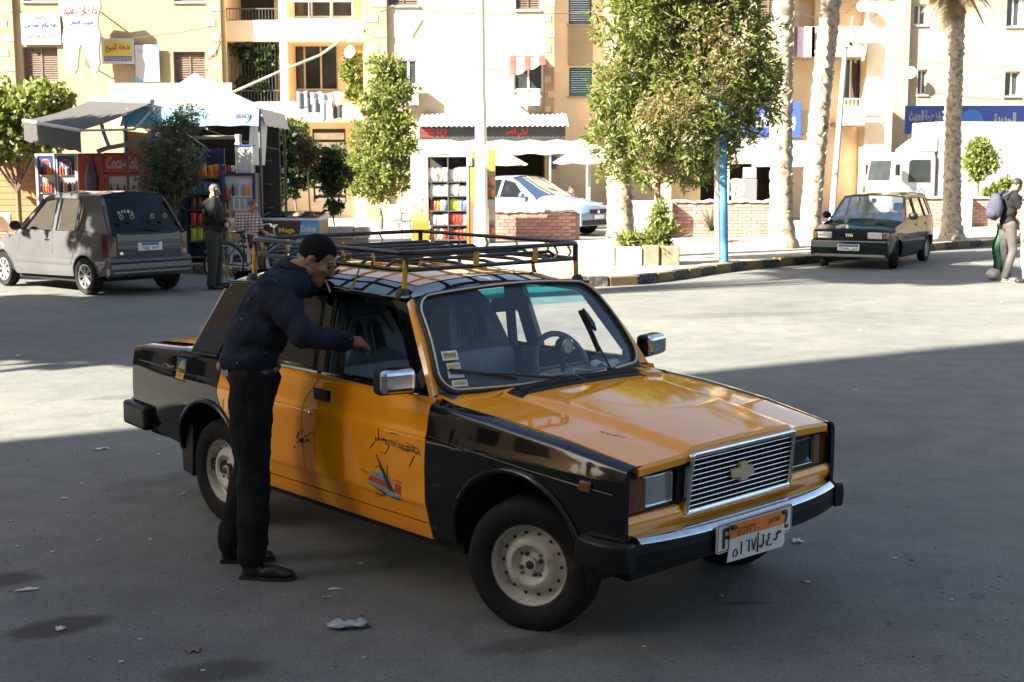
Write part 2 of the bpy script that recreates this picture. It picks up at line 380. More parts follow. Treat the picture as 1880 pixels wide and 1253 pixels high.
PROF = [(.22, .70), (.29, .752), (.36, .775), (.435, .793), (.452, .803), (.62, .808), (.768, .803), (.788, .794), (.86, .784), (.91, .772), (.94, .757)]
def yside(x, z):
    y = interp(PROF, z)
    if x > -.25: y *= 1 - .085 * ((x + .25) / .8) ** 1.7
    if x < -2.1: y *= 1 - .085 * ((-2.1 - x) / 1.28) ** 1.8
    return y
ARCH = [(-.01, .33, .382), (-2.43, .305, .358)]
def zlow(x, base):
    z = base
    for ax, az, ar_ in ARCH:
        if abs(x - ax) < ar_: z = max(z, az + math.sqrt(ar_ * ar_ - (x - ax) ** 2))
    return z
def panel(name, m, fxz, nu, nv, extra=(), parent=None, smooth=40):
    """body panel on both flanks; fxz(u, v) -> (x, z); edges turned in so seams read as gaps"""
    for sg in (-1, 1):
        us = [None] + [i / nu for i in range(nu + 1)] + [None]
        rows = []
        for iu in range(-1, nu + 2):
            u = min(max(iu / nu, 0), 1); row = []
            for iv in range(-1, nv + 1):
                v = min(max(iv / nv, 0), 1); x, z = fxz(u, v); y = yside(x, z)
                if iu in (-1, nu + 1) or iv == -1: y -= .03
                row.append((x, sg * y, z))
            x, z = fxz(u, 1.0); y = yside(x, z) - (.03 if iu in (-1, nu + 1) else 0)
            for dy, dz in (extra or ((.03, 0),)): row.append((x, sg * (y - dy), z + dz))
            rows.append(row)
        b = MB(); n = len(rows[0]); b.v = [p for r in rows for p in r]
        for i in range(len(rows) - 1):
            for j in range(n - 1):
                q = (i * n + j, (i + 1) * n + j, (i + 1) * n + j + 1, i * n + j + 1); b.f.append(q if sg < 0 else q[::-1])
        b.obj(name, m, parent or taxi, smooth=smooth)
def hoodz(x): return interp([(-.60, .905), (-.2, .885), (.2, .845), (.56, .792)], x)
def zquad(x): return interp([(-3.38, .835), (-3.25, .862), (-2.8, .893), (-2.25, .905)], -abs(x) if x < 0 else x)
def col_dense(a, b, u): return lerp(a, b, u)
FBOT = lambda x: interp([(-.6, .30), (-.3, .30), (.25, .40), (.56, .45)], x)
panel('front_wing', m_bk, lambda u, v: (lerp(-.566, .553, u), lerp(zlow(lerp(-.566, .553, u), FBOT(lerp(-.566, .553, u))), hoodz(lerp(-.566, .553, u)), v)), 56, 14, ((.008, .008), (.022, .014), (.06, .020), (.075, .0)))
BSEAM = [(.36, -1.472), (.48, -1.508), (.68, -1.528), (.80, -1.512), (.935, -1.405)]
REDGE = [(.36, -2.02), (.50, -2.085), (.60, -2.20), (.66, -2.285), (.72, -2.33), (.91, -2.298), (.935, -2.29)]
ZD0, ZD1 = .368, .932
def dz_(v): # rows gather at the creases
    return interp([(0, ZD0), (.14, .432), (.2, .450), (.5, .66), (.62, .766), (.68, .786), (.85, .87), (1, ZD1)], v)
panel('front_door', m_or, lambda u, v: (lerp(-.572, interp(BSEAM, dz_(v)) + .004, u), dz_(v)), 20, 40, ((.004, .006), (.02, .008), (.04, -.01)))
panel('rear_door', m_or, lambda u, v: (lerp(interp(BSEAM, dz_(v)) - .004, interp(REDGE, dz_(v)) + .004, u), dz_(v)), 20, 40, ((.004, .006), (.02, .008), (.04, -.01)))
panel('sill', m_or, lambda u, v: (lerp(-.575, -2.05, u), lerp(.285, .360, v)), 12, 4)
def qf(u, v):
    x = lerp(-2.3, -3.385, u)
    for _ in range(3):
        zl = zlow(x, interp([(-3.4, .41), (-2.75, .35), (-2.1, .33)], x)); z = lerp(zl, zquad(x), v)
        x = lerp(interp(REDGE, max(z, .64)) - .004, -3.385, u)
    return x, lerp(zlow(x, interp([(-3.4, .41), (-2.75, .35), (-2.1, .33)], x)), zquad(x), v)
panel('rear_wing', m_bk, qf, 48, 16, ((.006, .010), (.02, .018), (.06, .022), (.13, .022), (.14, -.01)))
# wheel-arch lips
for sg in (-1, 1):
    for (ax, az, rr_) in ARCH:
        pts = []
        for k in range(25):
            a = lerp(R(-12), R(192), k / 24); x, z = ax + rr_ * math.cos(a), az + rr_ * math.sin(a)
            if z > .29: pts.append((x, sg * (yside(x, max(z, .3)) + .004), z))
        MB().tube(pts, .014, 8).obj('arch_lip', m_bk, taxi, smooth=60)
        # liner
        b = MB(); n = 20
        for k in range(n + 1):
            a = PI * k / n; x, z = ax + (rr_ + .006) * math.cos(a), az - .02 + (rr_ + .006) * math.sin(a)
            b.v += [(x, sg * (yside(x, max(z, .3)) - .012), z), (x, sg * .42, z)]
        b.f = [(2 * k, 2 * k + 1, 2 * k + 3, 2 * k + 2) for k in range(n)]
        b.obj('wheel_liner', m_dark, taxi)
# thin pressed line along the flanks of the black wings
for sg in (-1, 1):
    MB().tube([(x, sg * (yside(x, .785) + .0005), .785) for x in [lerp(-2.34, -3.30, k / 10) for k in range(11)]], .004, 6).obj('crease_line', m_bk, taxi, smooth=60)
    MB().tube([(x, sg * (yside(x, lerp(.775, .70, k / 10)) + .0005), lerp(.775, .70, k / 10)) for k, x in [(k, lerp(-.56, .50, k / 10)) for k in range(11)]], .004, 6).obj('crease_line', m_bk, taxi, smooth=60)
# inner shell so that seams and arches are dark
b = MB(); b.bx(-3.32, -2.83, -.66, .66, .33, .86); b.bx(-2.02, -.42, -.70, .70, .24, .40); b.bx(.33, .50, -.62, .62, .36, .60); b.bx(-2.83, -2.02, -.44, .44, .26, .60); b.bx(-.42, .33, -.44, .44, .24, .72)
b.obj('chassis', m_dark, taxi)
b = MB()
for sg in (-1, 1):
    b.grid(lambda u, v: (lerp(-2.15, -.46, u), sg * (yside(lerp(-2.15, -.46, u), lerp(.3, .92, v)) - .045), lerp(.3, .92, v)), 6, 10)
b.obj('door_inner', m_int, taxi)
# bonnet
def hz(x, y):
    e = hoodz(x) + .018; w = .655
    z = e + .024 * (1 - (y / w) ** 2)
    bw = lerp(.36, .43, min(1, max(0, (.56 - x) / 1.0)))
    return z + .020 * (1 - sstep(bw - .028, bw + .028, abs(y)))
def xfront(y): return lerp(.566, .548, min(1, abs(y) / .66) ** 2)
def hood(u, v):
    y = lerp(-.66, .66, v); wr = .715; y *= lerp(1.06, 1.0, u); x = lerp(-.47, xfront(y), u)
    return (x, y, hz(x, y))
b = MB(); n_u, n_v = 40, 64
rows = []
for i in range(n_u + 3):
    u = min(i / n_u, 1); r = [Vector(hood(u, 0)) + Vector((0, 0, -.03))] + [Vector(hood(u, j / n_v)) for j in range(n_v + 1)] + [Vector(hood(u, 1)) + Vector((0, 0, -.03))]
    if i == n_u + 1: r = [p + Vector((.012, 0, -.014)) for p in r]
    if i == n_u + 2: r = [p + Vector((.008, 0, -.042)) for p in r]
    rows.append(r)
n = len(rows[0]); b.v = [tuple(p) for r in rows for p in r]; b.f = [(i * n + j, (i + 1) * n + j, (i + 1) * n + j + 1, i * n + j + 1) for i in range(len(rows) - 1) for j in range(n - 1)]
bonnet = b.obj('bonnet', m_or, taxi, smooth=30)
# scuttle between bonnet and windscreen
def WS(u, v):
    w = lerp(.705, .598, v); a = u * u
    x = lerp(-.505, -.862, v) - lerp(.10, .052, v) * a - .0 * v
    z = lerp(.932, 1.388, v) + lerp(.012, -.040, v) * a
    n_ = .03 * math.sin(PI * v); return Vector((x + n_ * .8, u * w, z + n_ * .55))
b = MB().grid(lambda u, v: tuple(Vector((lerp(-.46, WS(2 * v - 1, 0).x - .02, u), lerp(-.705, .705, v), lerp(hz(-.47, lerp(-.66, .66, v)) - .004, WS(2 * v - 1, 0).z - .002, u)))), 3, 24)
b.obj('scuttle', m_or, taxi, smooth=60, recalc=True)
# vent strip with ribs
def vent(u, v): x = lerp(-.435, -.335, u); y = lerp(-.43, .43, v); return Vector((x, y, hz(x, y)))
pv_ = MB(); pv_.grid(lambda u, v: tuple(vent(u, v) + Vector((0, 0, .004 + .016 * math.sin(PI * u) ** .5 * min(1, 12 * v, 12 * (1 - v)) ** .5))), 8, 60)
vs_ = pv_.obj('air_vent', m_plas, taxi, smooth=50, recalc=True)
b = MB()
for k in range(56):
    if k in (27, 28): continue
    v = lerp(.03, .97, k / 55); b.tube([vent(.15, v) + Vector((0, 0, .018)), vent(.5, v) + Vector((0, 0, .024)), vent(.85, v) + Vector((0, 0, .018))], .0032, 4)
b.obj('ribs', m_plas, vs_)
# windscreen glass and its surround
def rr_path(e, n=10, rad=.13):
    """rounded rectangle in (u, v) with margin e"""
    pts = []; ru, rv = rad, rad * 1.5
    for cu, cv, a0 in ((1 - e, 1 - e, 0), (-1 + e, 1 - e, 90), (-1 + e, e, 180), (1 - e, e, 270)):
        ox = cu - ru if cu > 0 else cu + ru; oy = cv - rv if cv > .5 else cv + rv
        for k in range(n + 1):
            a = R(a0 + 90 * k / n); pts.append((ox + ru * math.cos(a), oy + rv * math.sin(a)))
    out = []
    for i, p in enumerate(pts):
        q = pts[(i + 1) % len(pts)]; d = math.hypot(q[0] - p[0], q[1] - p[1]); m_ = max(1, int(d / .12))
        out += [(lerp(p[0], q[0], t / m_), lerp(p[1], q[1], t / m_)) for t in range(m_)]
    return out
ws_n = Vector((.79, 0, .61))
ws = MB().grid(lambda u, v: tuple(WS(lerp(-.985, .985, u), lerp(.015, .985, v)) - ws_n * .004), 28, 14).obj('windscreen', gl_ws, taxi, smooth=180)
gl_teal = glass_mat('sun_strip_film', (.05, .50, .60), refl=.4)
MB().grid(lambda u, v: tuple(WS(lerp(-.95, .95, u), lerp(.83, .965, v)) - ws_n * .007), 20, 3).obj('sun_strip', gl_teal, ws, smooth=180)
MB().grid(lambda u, v: tuple(WS(lerp(-.95, .95, u), lerp(.745, .829, v)) - ws_n * .007), 20, 3).obj('sun_strip', glass_mat('sun_strip_fade', (.45, .80, .84), refl=.4), ws, smooth=180)
path = rr_path(.012)
MB().tube([WS(*p) + ws_n * .002 for p in path], .013, 8, closed=True).obj('windscreen_seal', m_rub, taxi, smooth=60)
path = rr_path(.020)
MB().tube([WS(*p) + ws_n * .015 for p in path], .0048, 6, closed=True).obj('windscreen_bead', m_cream, taxi, smooth=60)
# roof
GUT = [(0, 1.338), (.3, 1.345), (.6, 1.342), (1, 1.308)]
ZC = [(0, 1.392), (.12, 1.418), (.3, 1.436), (.6, 1.438), (.85, 1.414), (1, 1.372)]
def roof(t, u, lift=0.0):
    xf = WS(u, 1).x + .004; x = lerp(xf, -2.44 - .03 * (1 - u * u), t); e = interp(GUT, t); c = interp(ZC, t)
    if t < .06: e = lerp(WS(1, 1).z, e, t / .06)
    z = e + (c - e) * (1 - abs(u) ** 2.7); y = u * lerp(.600, .628, min(1, t * 12))
    return Vector((x, y, z + lift))
rf = MB().grid(lambda t, v: tuple(roof(t, 2 * v - 1)), 30, 40).obj('roof', m_bk, taxi, smooth=180)
MB().grid(lambda t, v: tuple(roof(lerp(.10, .9, t), lerp(-.72, .72, v), .0025)), 24, 24).obj('roof_panel', m_or, rf, smooth=180)
for sg in (-1, 1):
    MB().tube([roof(k / 20, sg) + Vector((0, sg * .006, .002)) for k in range(21)], .011, 6).obj('rain_gutter', m_bk, taxi, smooth=60)
# greenhouse sides: frames with window openings
def gy(z): return lerp(.752, .628, (z - .935) / (1.338 - .935))
OUT = [(-.602, .938), (-.70, 1.065), (-.80, 1.19), (-.905, 1.325), (-1.0, 1.338), (-1.5, 1.347), (-2.0, 1.335), (-2.40, 1.305), (-2.46, 1.26), (-2.66, .905), (-2.3, .918)]
H1 = [(-.715, .962), (-.965, 1.285), (-.995, 1.30), (-1.40, 1.306), (-1.415, 1.29), (-1.365, .955)]
H2 = [(-1.475, .955), (-1.51, 1.29), (-1.525, 1.306), (-2.02, 1.296), (-2.05, 1.28), (-2.24, .955)]
for sg in (-1, 1):
    MB().prism(OUT, lambda p: (p[0], sg * gy(p[1]), p[1]), lambda p: (p[0], sg * (gy(p[1]) - .035), p[1]), (H1, H2)).obj('window_frame', m_bk, taxi, recalc=True)
    if sg > 5: MB().sheet(H1, lambda p: (p[0], sg * (gy(p[1]) - .018), p[1])).obj('side_window', gl_side, taxi)
    MB().sheet(H2, lambda p: (p[0], sg * (gy(p[1]) - .018), p[1])).obj('side_window', gl_side if sg > 0 else glass_mat('dusky_side_glass', (.16, .18, .19), film=.02), taxi)
    # A pillar strip in orange, B pillar mouldings, sill strips
    b = MB()
    for k in range(11):
        v = k / 10; q = interp([(p[1], p[0]) for p in OUT[:4]], lerp(.938, 1.325, v)); z = lerp(.938, 1.325, v)
        w_ = WS(1, v); b.v += [(w_.x - .004, sg * (w_.y - .012), w_.z), ((w_.x + q) / 2 + .012, sg * ((w_.y + gy(z)) / 2 + .012), (w_.z + z) / 2), (q, sg * gy(z), z)]
    b.f = [(3 * k + j, 3 * k + 3 + j, 3 * k + 4 + j, 3 * k + 1 + j) for k in range(10) for j in (0, 1)]
    b.obj('pillar', m_or, taxi, smooth=60, recalc=True)
    for x0, x1 in ((-1.395, -1.36), (-1.49, -1.455)):
        MB().tube([(x0, sg * (gy(.95) + .004), .95), (x1 - .09, sg * (gy(1.3) + .004), 1.30)], .011, 6).obj('pillar_moulding', m_rub, taxi, smooth=60)
    MB().tube([(-.66, sg * .762, .944), (-1.40, sg * .762, .946)], .0075, 6, flat=1.2).obj('sill_strip', m_chr, taxi, smooth=60)
    MB().tube([(-1.44, sg * .762, .946), (-2.27, sg * .760, .938)], .0075, 6, flat=1.2).obj('sill_strip', m_chr, taxi, smooth=60)
    # louvred vent on the rear pillar
    V = [(-2.37, .925), (-2.635, .915), (-2.555, 1.06), (-2.30, 1.065)]
    lv = MB().prism(V, lambda p: (p[0], sg * (gy(p[1]) + .006), p[1]), lambda p: (p[0], sg * (gy(p[1]) - .01), p[1])).obj('pillar_vent', m_plas, taxi, recalc=True)
    b = MB()
    for k in range(12):
        z = lerp(.937, 1.05, k / 11); b.tube([(lerp(-2.365, -2.312, k / 11), sg * (gy(z) + .009), z), (lerp(-2.615, -2.56, k / 11), sg * (gy(z) + .009), z)], .0035, 4)
    b.obj('louvre', m_rub, lv)
    MB().tube([(-2.37, sg * (gy(.918) + .008), .922), (-2.64, sg * (gy(.912) + .004), .910)], .006, 6).obj('vent_trim', m_chr, lv)
    # rear screen pillar strip
    b = MB()
    for k in range(6):
        v = k / 5; b.v += [(lerp(-2.66, -2.46, v), sg * gy(lerp(.905, 1.28, v)), lerp(.905, 1.28, v)), (lerp(-2.74, -2.50, v), sg * lerp(.62, .56, v), lerp(.905, 1.335, v))]
    b.f = [(2 * k, 2 * k + 1, 2 * k + 3, 2 * k + 2) for k in range(5)]
    b.obj('rear_pillar', m_bk, taxi, smooth=60, recalc=True)
    # beading along the rear pillar
    MB().tube([(-2.665, sg * .752, .905), (-2.465, sg * .645, 1.27)], .006, 6).obj('pillar_trim', m_cream, taxi)
MB().grid(lambda u, v: (lerp(-2.74, -2.47, u) - .04 * (1 - (2 * v - 1) ** 2), lerp(-.62, .62, v) * lerp(1, .92, u), lerp(.905, 1.36, u)), 6, 16).obj('rear_window', gl_side, taxi, smooth=180)
# boot lid and tail
def boot(u, v):
    x = lerp(-2.76, -3.39, u); y = lerp(-.60, .60, v) * lerp(1.0, .97, u); return (x, y, zquad(x) + .026 + .022 * (1 - (y / .6) ** 2))
bt = MB().grid(boot, 20, 24); bt.grid(lambda u, v: (-3.39 - .02 * u, lerp(-.582, .582, v), lerp(boot(1, v)[2], .58, u)), 8, 24); bt.obj('boot_lid', m_or, taxi, smooth=40, weld=.002)
MB().grid(lambda u, v: (-2.70, lerp(-.70, .70, v), lerp(.86, .93, u)), 2, 8).obj('boot_gutter', m_bk, taxi)
b = MB().bx(-3.385, -3.30, -.69, .69, .40, .59); b.bx(-3.392, -3.30, -.70, -.58, .59, .84); b.bx(-3.392, -3.30, .58, .70, .59, .84); b.obj('tail_panel', m_bk, taxi, bevel=.01)
m_red = mat('tail_lamp_red', (.35, .01, .008), .15, coat=1)
for sg in (-1, 1): MB().bx(-3.41, -3.385, sg * .42, sg * .69, .62, .80).obj('tail_light', m_red, taxi, bevel=.01)
bp_ = MB(); bp_.bx(-3.50, -3.42, -.70, .70, .40, .53); bp_.obj('rear_bumper', m_plas, taxi, bevel=.02)
for sg in (-1, 1):
    bp_ = MB().box((-3.30, sg * .745, .452), (.33, .085, .145), rz=sg * .10); e = bp_.obj('bumper_end', m_plas, taxi, bevel=.022)
    MB().box((-3.14, sg * .72, .42), (.05, .05, .11)).obj('bumper_bracket', m_dark, taxi, bevel=.01)
# mud flaps
for sg in (-1, 1):
    MB().prism([(-.08, .0), (.11, .0), (.125, .22), (.10, .42), (-.13, .42)], lambda p: (-2.735 + p[0] * .25 + (p[1] - .2) * .14, sg * (.62 - p[0]) , .175 + p[1]), lambda p: (-2.745 + p[0] * .25 + (p[1] - .2) * .14, sg * (.62 - p[0]), .175 + p[1])).obj('mud_flap', m_rub, taxi, recalc=True)
    MB().prism([(0, 0), (.10, .02), (.12, .30), (-.02, .30)], lambda p: (-2.70 - p[0], sg * (yside(-2.75, .4) - .02), .185 + p[1]), lambda p: (-2.70 - p[0], sg * (yside(-2.75, .4) - .14), .185 + p[1])).obj('mud_flap', m_rub, taxi, recalc=True)
# front end
b = MB().bx(.38, .505, -.715, .715, .46, .79); b.obj('front_panel', m_plas, taxi)
b = MB()
b.grid(lambda u, v: (xfront(lerp(-.72, .72, v)) - .012 + .012 * math.sin(PI * u), lerp(-.722, .722, v), lerp(.545, .606 if abs(lerp(-.722, .722, v)) > .37 else .562, u)), 6, 48)
b.grid(lambda u, v: (xfront(lerp(-.72, .72, v)) - .012 - .05 * u, lerp(-.722, .722, v), (.606 if abs(lerp(-.722, .722, v)) > .37 else .562) + .004 * u), 1, 48)
b.grid(lambda u, v: (xfront(lerp(-.72, .72, v)) - .012 - .05 * u, lerp(-.70, .70, v), lerp(.545, .40, u)), 2, 24)
b.obj('front_apron', m_or, taxi, smooth=40, weld=.001, recalc=True)
m_amb = mat('indicator_amber', (.13, .042, .012), .12, coat=1.0, var=.2, scale=40)
m_refl = mat('lamp_reflector', (.55, .56, .57), .12, metal=1.0, var=.25, scale=18)
m_lens = glass_mat('lamp_lens', (.85, .87, .88), film=.04, filmcol=(.45, .45, .43), rough=.0)
for sg in (-1, 1):
    hl = MB().prism([(.365, .608), (.724, .608), (.718, .768), (.365, .768)], lambda p: (.528, sg * p[0], p[1]), lambda p: (.46, sg * p[0], p[1]), ([(.385, .622), (.714, .622), (.712, .754), (.385, .754)],)).obj('headlight', m_plas, taxi, recalc=True, bevel=.004)
    MB().grid(lambda u, v: (.515 - .055 * (math.cos(PI * (u - .5)) * math.cos(PI * (v - .5))) ** .6, sg * lerp(.422, .590, u), lerp(.628, .750, v)), 14, 12).obj('reflector', m_refl, hl, smooth=180)
    MB().bx(.445, .455, sg * .38, sg * .71, .62, .775).obj('lamp_bowl', m_plas, hl)
    b = MB().grid(lambda u, v: (.522 + .006 * math.sin(PI * u), sg * lerp(.412, .588, u), lerp(.624, .752, v)), 8, 6); b.obj('lens', m_lens, hl, smooth=180)
    b = MB()
    for k in range(12): y = lerp(.425, .578, k / 11); b.bx(.517, .5195, sg * y - .0012, sg * y + .0012, .632, .744)
    b.obj('lens_ribs', m_lens, hl)
    MB().tube([(.53, sg * y, z) for y, z in ((.418, .630), (.583, .630), (.583, .746), (.418, .746))], .003, 6, closed=True).obj('lens_rim', m_chr, hl)
    b = MB().grid(lambda u, v: (.533 - .018 * u * u, sg * lerp(.591, .722, u), lerp(.622, .754, v)), 6, 6); b.obj('indicator', m_amb, hl, smooth=180)
    MB().box((.37, sg * (yside(.37, .71) + .004), .715), (.062, .014, .042)).obj('side_repeater', m_amb, taxi, bevel=.006)
# grille
GX = .566
gr = MB().prism([(-.372, .562), (.372, .562), (.366, .818), (.345, .826), (-.345, .826), (-.366, .818)], lambda p: (GX + .03 - (.84 - p[1]) * .09, p[0], p[1]), lambda p: (GX - .05, p[0], p[1]), ([(-.350, .583), (.350, .583), (.346, .802), (-.346, .802)],)).obj('grille', m_chr, taxi, recalc=True, bevel=.008)
MB().bx(GX - .022, GX - .016, -.36, .36, .575, .82).obj('grille_backing', m_dark, gr)
b = MB()
for k in range(16): y = lerp(-.325, .325, k / 15); b.bx(GX - .015, GX - .008, y - .0018, y + .0018, .585, .802)
b.obj('grille_mesh', m_plas, gr)
for k in range(10): z = lerp(.596, .790, k / 9); MB().tube([(GX + .012 - (.84 - z) * .07, -.349, z), (GX + .012 - (.84 - z) * .07, .349, z)], .0027, 8).obj('grille_bar', mat('bright_trim', (.92, .91, .88), .18, metal=1.0), gr, smooth=60)
BT = [(-.085, -.024), (-.032, -.024), (-.032, -.048), (.026, -.048), (.032, -.024), (.085, -.024), (.099, .024), (.036, .024), (.036, .048), (-.020, .048), (-.026, .024), (-.071, .024)]
MB().prism(BT, lambda p: (GX + .020, -p[0] * .80, .693 + p[1] * .80), lambda p: (GX + .006, -p[0] * .86, .693 + p[1] * .88)).obj('badge', mat('badge_gilt', (.80, .66, .46), .25, metal=.6), gr, recalc=True)
# bumper
def bumper_path(dx=0.0, w=.785):
    pts = []
    for k in range(31):
        y = lerp(-w, w, k / 30); pts.append((.655 - .105 * (abs(y) / w) ** 3 + dx, y))
    return pts
def sweep(pts, prof):
    b = MB(); n = len(prof)
    for (x, y) in pts: b.v += [(x + a, y, z) for a, z in prof]
    for i in range(len(pts) - 1):
        for j in range(n): b.f.append((i * n + j, i * n + (j + 1) % n, (i + 1) * n + (j + 1) % n, (i + 1) * n + j))
    b.f += [tuple(range(n)), tuple((len(pts) - 1) * n + j for j in reversed(range(n)))]
    return b
bu = sweep(bumper_path(), [(-.07, .405), (-.015, .400), (0, .412), (.004, .47), (0, .508), (-.07, .508)]).obj('front_bumper', m_plas, taxi, recalc=True, bevel=.006)
sweep([p for p in bumper_path(.004) if abs(p[1]) < .725], [(-.085, .509), (-.002, .509), (.006, .511), (.004, .516), (-.014, .530), (-.024, .533), (-.085, .533)]).obj('chrome_strip', m_chr, bu, recalc=True, smooth=40)
for sg in (-1, 1):
    b = MB()
    for t, (x, y) in enumerate([(.60, .755), (.565, .792), (.50, .808), (.42, .812), (.36, .808)]):
        b.v += [(x - .01, sg * (y - .06), .405), (x, sg * y, .405), (x + .004, sg * (y + .004), .46), (x, sg * y, .518), (x - .01, sg * (y - .06), .518)]
    b.f = [(5 * i + j, 5 * i + (j + 1) % 5, 5 * i + 5 + (j + 1) % 5, 5 * i + 5 + j) for i in range(4) for j in range(5)] + [(0, 1, 2, 3, 4), (24, 23, 22, 21, 20)]
    b.obj('bumper_end', m_plas, bu, recalc=True, bevel=.012, seg=3, smooth=50)
# number plates: an old white one behind, the orange and white one wired over it
m_pw = mat('plate_white', (.70, .66, .62), .45, var=.08, scale=20, col2=(.40, .30, .22), c2scale=14, c2lo=.62, c2hi=.75)
m_po = mat('plate_orange', (.78, .21, .022), .45, var=.08, scale=20)
m_ink = mat('black_ink', (.012, .012, .012), .6)
PX = .672
p1 = MB().prism([(-.265, -.055), (-.25, -.06), (.25, -.06), (.265, -.05), (.265, .055), (.25, .065), (-.25, .065), (-.265, .055)], lambda p: (PX, p[0] - .03, .465 + p[1]), lambda p: (PX - .006, p[0] - .03, .465 + p[1])).obj('old_number_plate', m_pw, taxi, recalc=True)
MB().tube([(PX + .001, y - .03, .465 + z) for y, z in ((-.258, -.053), (.258, -.053), (.258, .058), (-.258, .058))], .0022, 4, closed=True).obj('plate_rim', m_ink, p1)
text('F', m_ink, p1, .05, .085, facing((PX, -.235, .465), (1, 0, 0)), bold=.02)
text('2', m_ink, p1, .05, .085, facing((PX, .178, .47), (1, 0, 0)), bold=.02)
def pbend(p, d=0): return (PX + .016 + d + .012 * math.sin(p[0] * 9) * (.5 - p[1] * 3), p[0] - .04, .455 + p[1] - .02 * (p[0] / .2) * 0)
def pgrid(x0, x1, z0, z1, d): return MB().grid(lambda u, v: pbend((lerp(x0, x1, u), lerp(z0, z1, v)), d), 14, 4)
p2 = MB().prism([(-.19, -.095), (.17, -.095), (.19, -.075), (.185, .068), (-.185, .068), (-.178, -.02)], lambda p: pbend(p), lambda p: pbend(p, -.003)).obj('number_plate', m_pw, taxi, recalc=True)
pgrid(-.183, .183, .006, .067, .004).obj('orange_band', m_po, p2, smooth=180)
text('EGYPT', m_ink, p2, .125, .034, facing((PX + .03, -.135, .490), (1, 0, 0)), bold=.0)
text(ar('مصر'), m_ink, p2, .085, .036, facing((PX + .03, .055, .491), (1, 0, 0)), bold=.01)
def strokes(lst, m, parent, fn, r=.004, name='lettering'):
    b = MB()
    for pts in lst:
        w = [fn(p) for p in pts]; b.tube(w, [r * lerp(.55, 1.0, math.sin(PI * (i + .6) / (len(w) + .2))) for i in range(len(w))], 5, flat=.35)
    return b.obj(name, m, parent)
pf = lambda p: pbend((p[0], p[1]), .003)
strokes([[(-.145, -.045), (-.158, -.058), (-.155, -.074), (-.138, -.076), (-.128, -.062), (-.136, -.046), (-.145, -.045)],   # 5
         [(-.105, -.020), (-.104, -.075)], [(-.078, -.022), (-.055, -.020)], [(-.057, -.021), (-.055, -.072)],                   # 1 6
         [(-.038, -.020), (-.026, -.070), (-.010, -.018)], [(.003, .0), (.001, -.085)],                                     # 7 and the bar
         [(.040, -.014), (.040, -.052), (.030, -.066), (.014, -.062)],                                                        # lam
         [(.090, -.026), (.078, -.018), (.068, -.028), (.078, -.038), (.062, -.052), (.066, -.068), (.084, -.072), (.096, -.066)],  # ain
         [(.158, -.020), (.150, -.030), (.143, -.020), (.136, -.031), (.130, -.024), (.131, -.044), (.118, -.056), (.106, -.046)]], m_ink, p2, pf, .0055)
for y in (-.215, .14): MB().box((PX + .024, y - .0, .512), (.02, .03, .016)).obj('plate_wire', m_rub, p2, bevel=.004)
# wheels
def wheel(x, y, steer=0.0):
    w = bpy.data.objects.new('wheel', None); COL.objects.link(w); w.parent = taxi
    sg = 1 if y > 0 else -1
    w.location = (x, y, .28 - (x + 1.2) * -TAXI_PITCH + 0); w.rotation_euler = (0, 0, steer)
    o = lambda prof: [(r, sg * h) for r, h in prof]
    MB().lathe(o([(.170, -.075), (.20, -.086), (.255, -.088), (.278, -.074), (.287, -.05), (.289, 0), (.287, .05), (.278, .074), (.255, .089), (.215, .088), (.188, .078), (.176, .066)]), 48, axis='Y').obj('tyre', m_tyre, w, smooth=40, recalc=True)
    b = MB()
    for k in range(96):
        a = 2 * PI * k / 96
        for hy in (-.034, 0, .034): b.box((.2875 * math.cos(a + hy), hy * 1.1, .2875 * math.sin(a + hy)), (.008, .028, .013), M=Matrix.Rotation(-(a + hy), 3, 'Y'))
    b.obj('tread', m_tyre, w)
    rim = MB().lathe(o([(.183, .074), (.186, .070), (.180, .060), (.172, .062), (.166, .052), (.160, .018), (.150, .010), (.138, .016), (.122, .030), (.112, .044), (.100, .052), (.086, .052), (.070, .040), (.058, .028), (.050, .028), (.046, .034), (.030, .036), (.028, .050), (.0, .052)]), 48, axis='Y').obj('rim', m_rim, w, smooth=35, recalc=True)
    b = MB()
    for k in range(14):
        a = 2 * PI * k / 14; b.lathe(o([(.0085, .0225), (.0, .0225)]), 10, c=(.1345 * math.cos(a), sg * .0016, .1345 * math.sin(a)), axis='Y')
    b.obj('vent_hole', m_dark, rim)
    b = MB()
    for k in range(4):
        a = 2 * PI * k / 4 + .4; b.lathe(o([(.009, .020), (.009, .045), (.0, .047)]), 6, c=(.047 * math.cos(a), 0, .047 * math.sin(a)), axis='Y')
        b.box((.066 * math.cos(a + .4), sg * .036, .066 * math.sin(a + .4)), (.022, .004, .010), M=Matrix.Rotation(-(a + .4), 3, 'Y'))
    b.lathe(o([(.020, .045), (.018, .056), (.0, .058)]), 12, axis='Y')
    b.obj('hub_bolts', mat('greasy_steel', (.045, .038, .032), .6, metal=.5, var=.5, scale=60), rim)
    MB().lathe(o([(.172, -.08), (.165, -.02), (.03, -.01), (.0, -.01)]), 24, axis='Y').obj('brake_drum', m_dark, w)
for x, y, s in ((0, -.672, .36), (0, .672, .36), (-2.424, -.648, 0), (-2.424, .648, 0)): wheel(x, y, s)
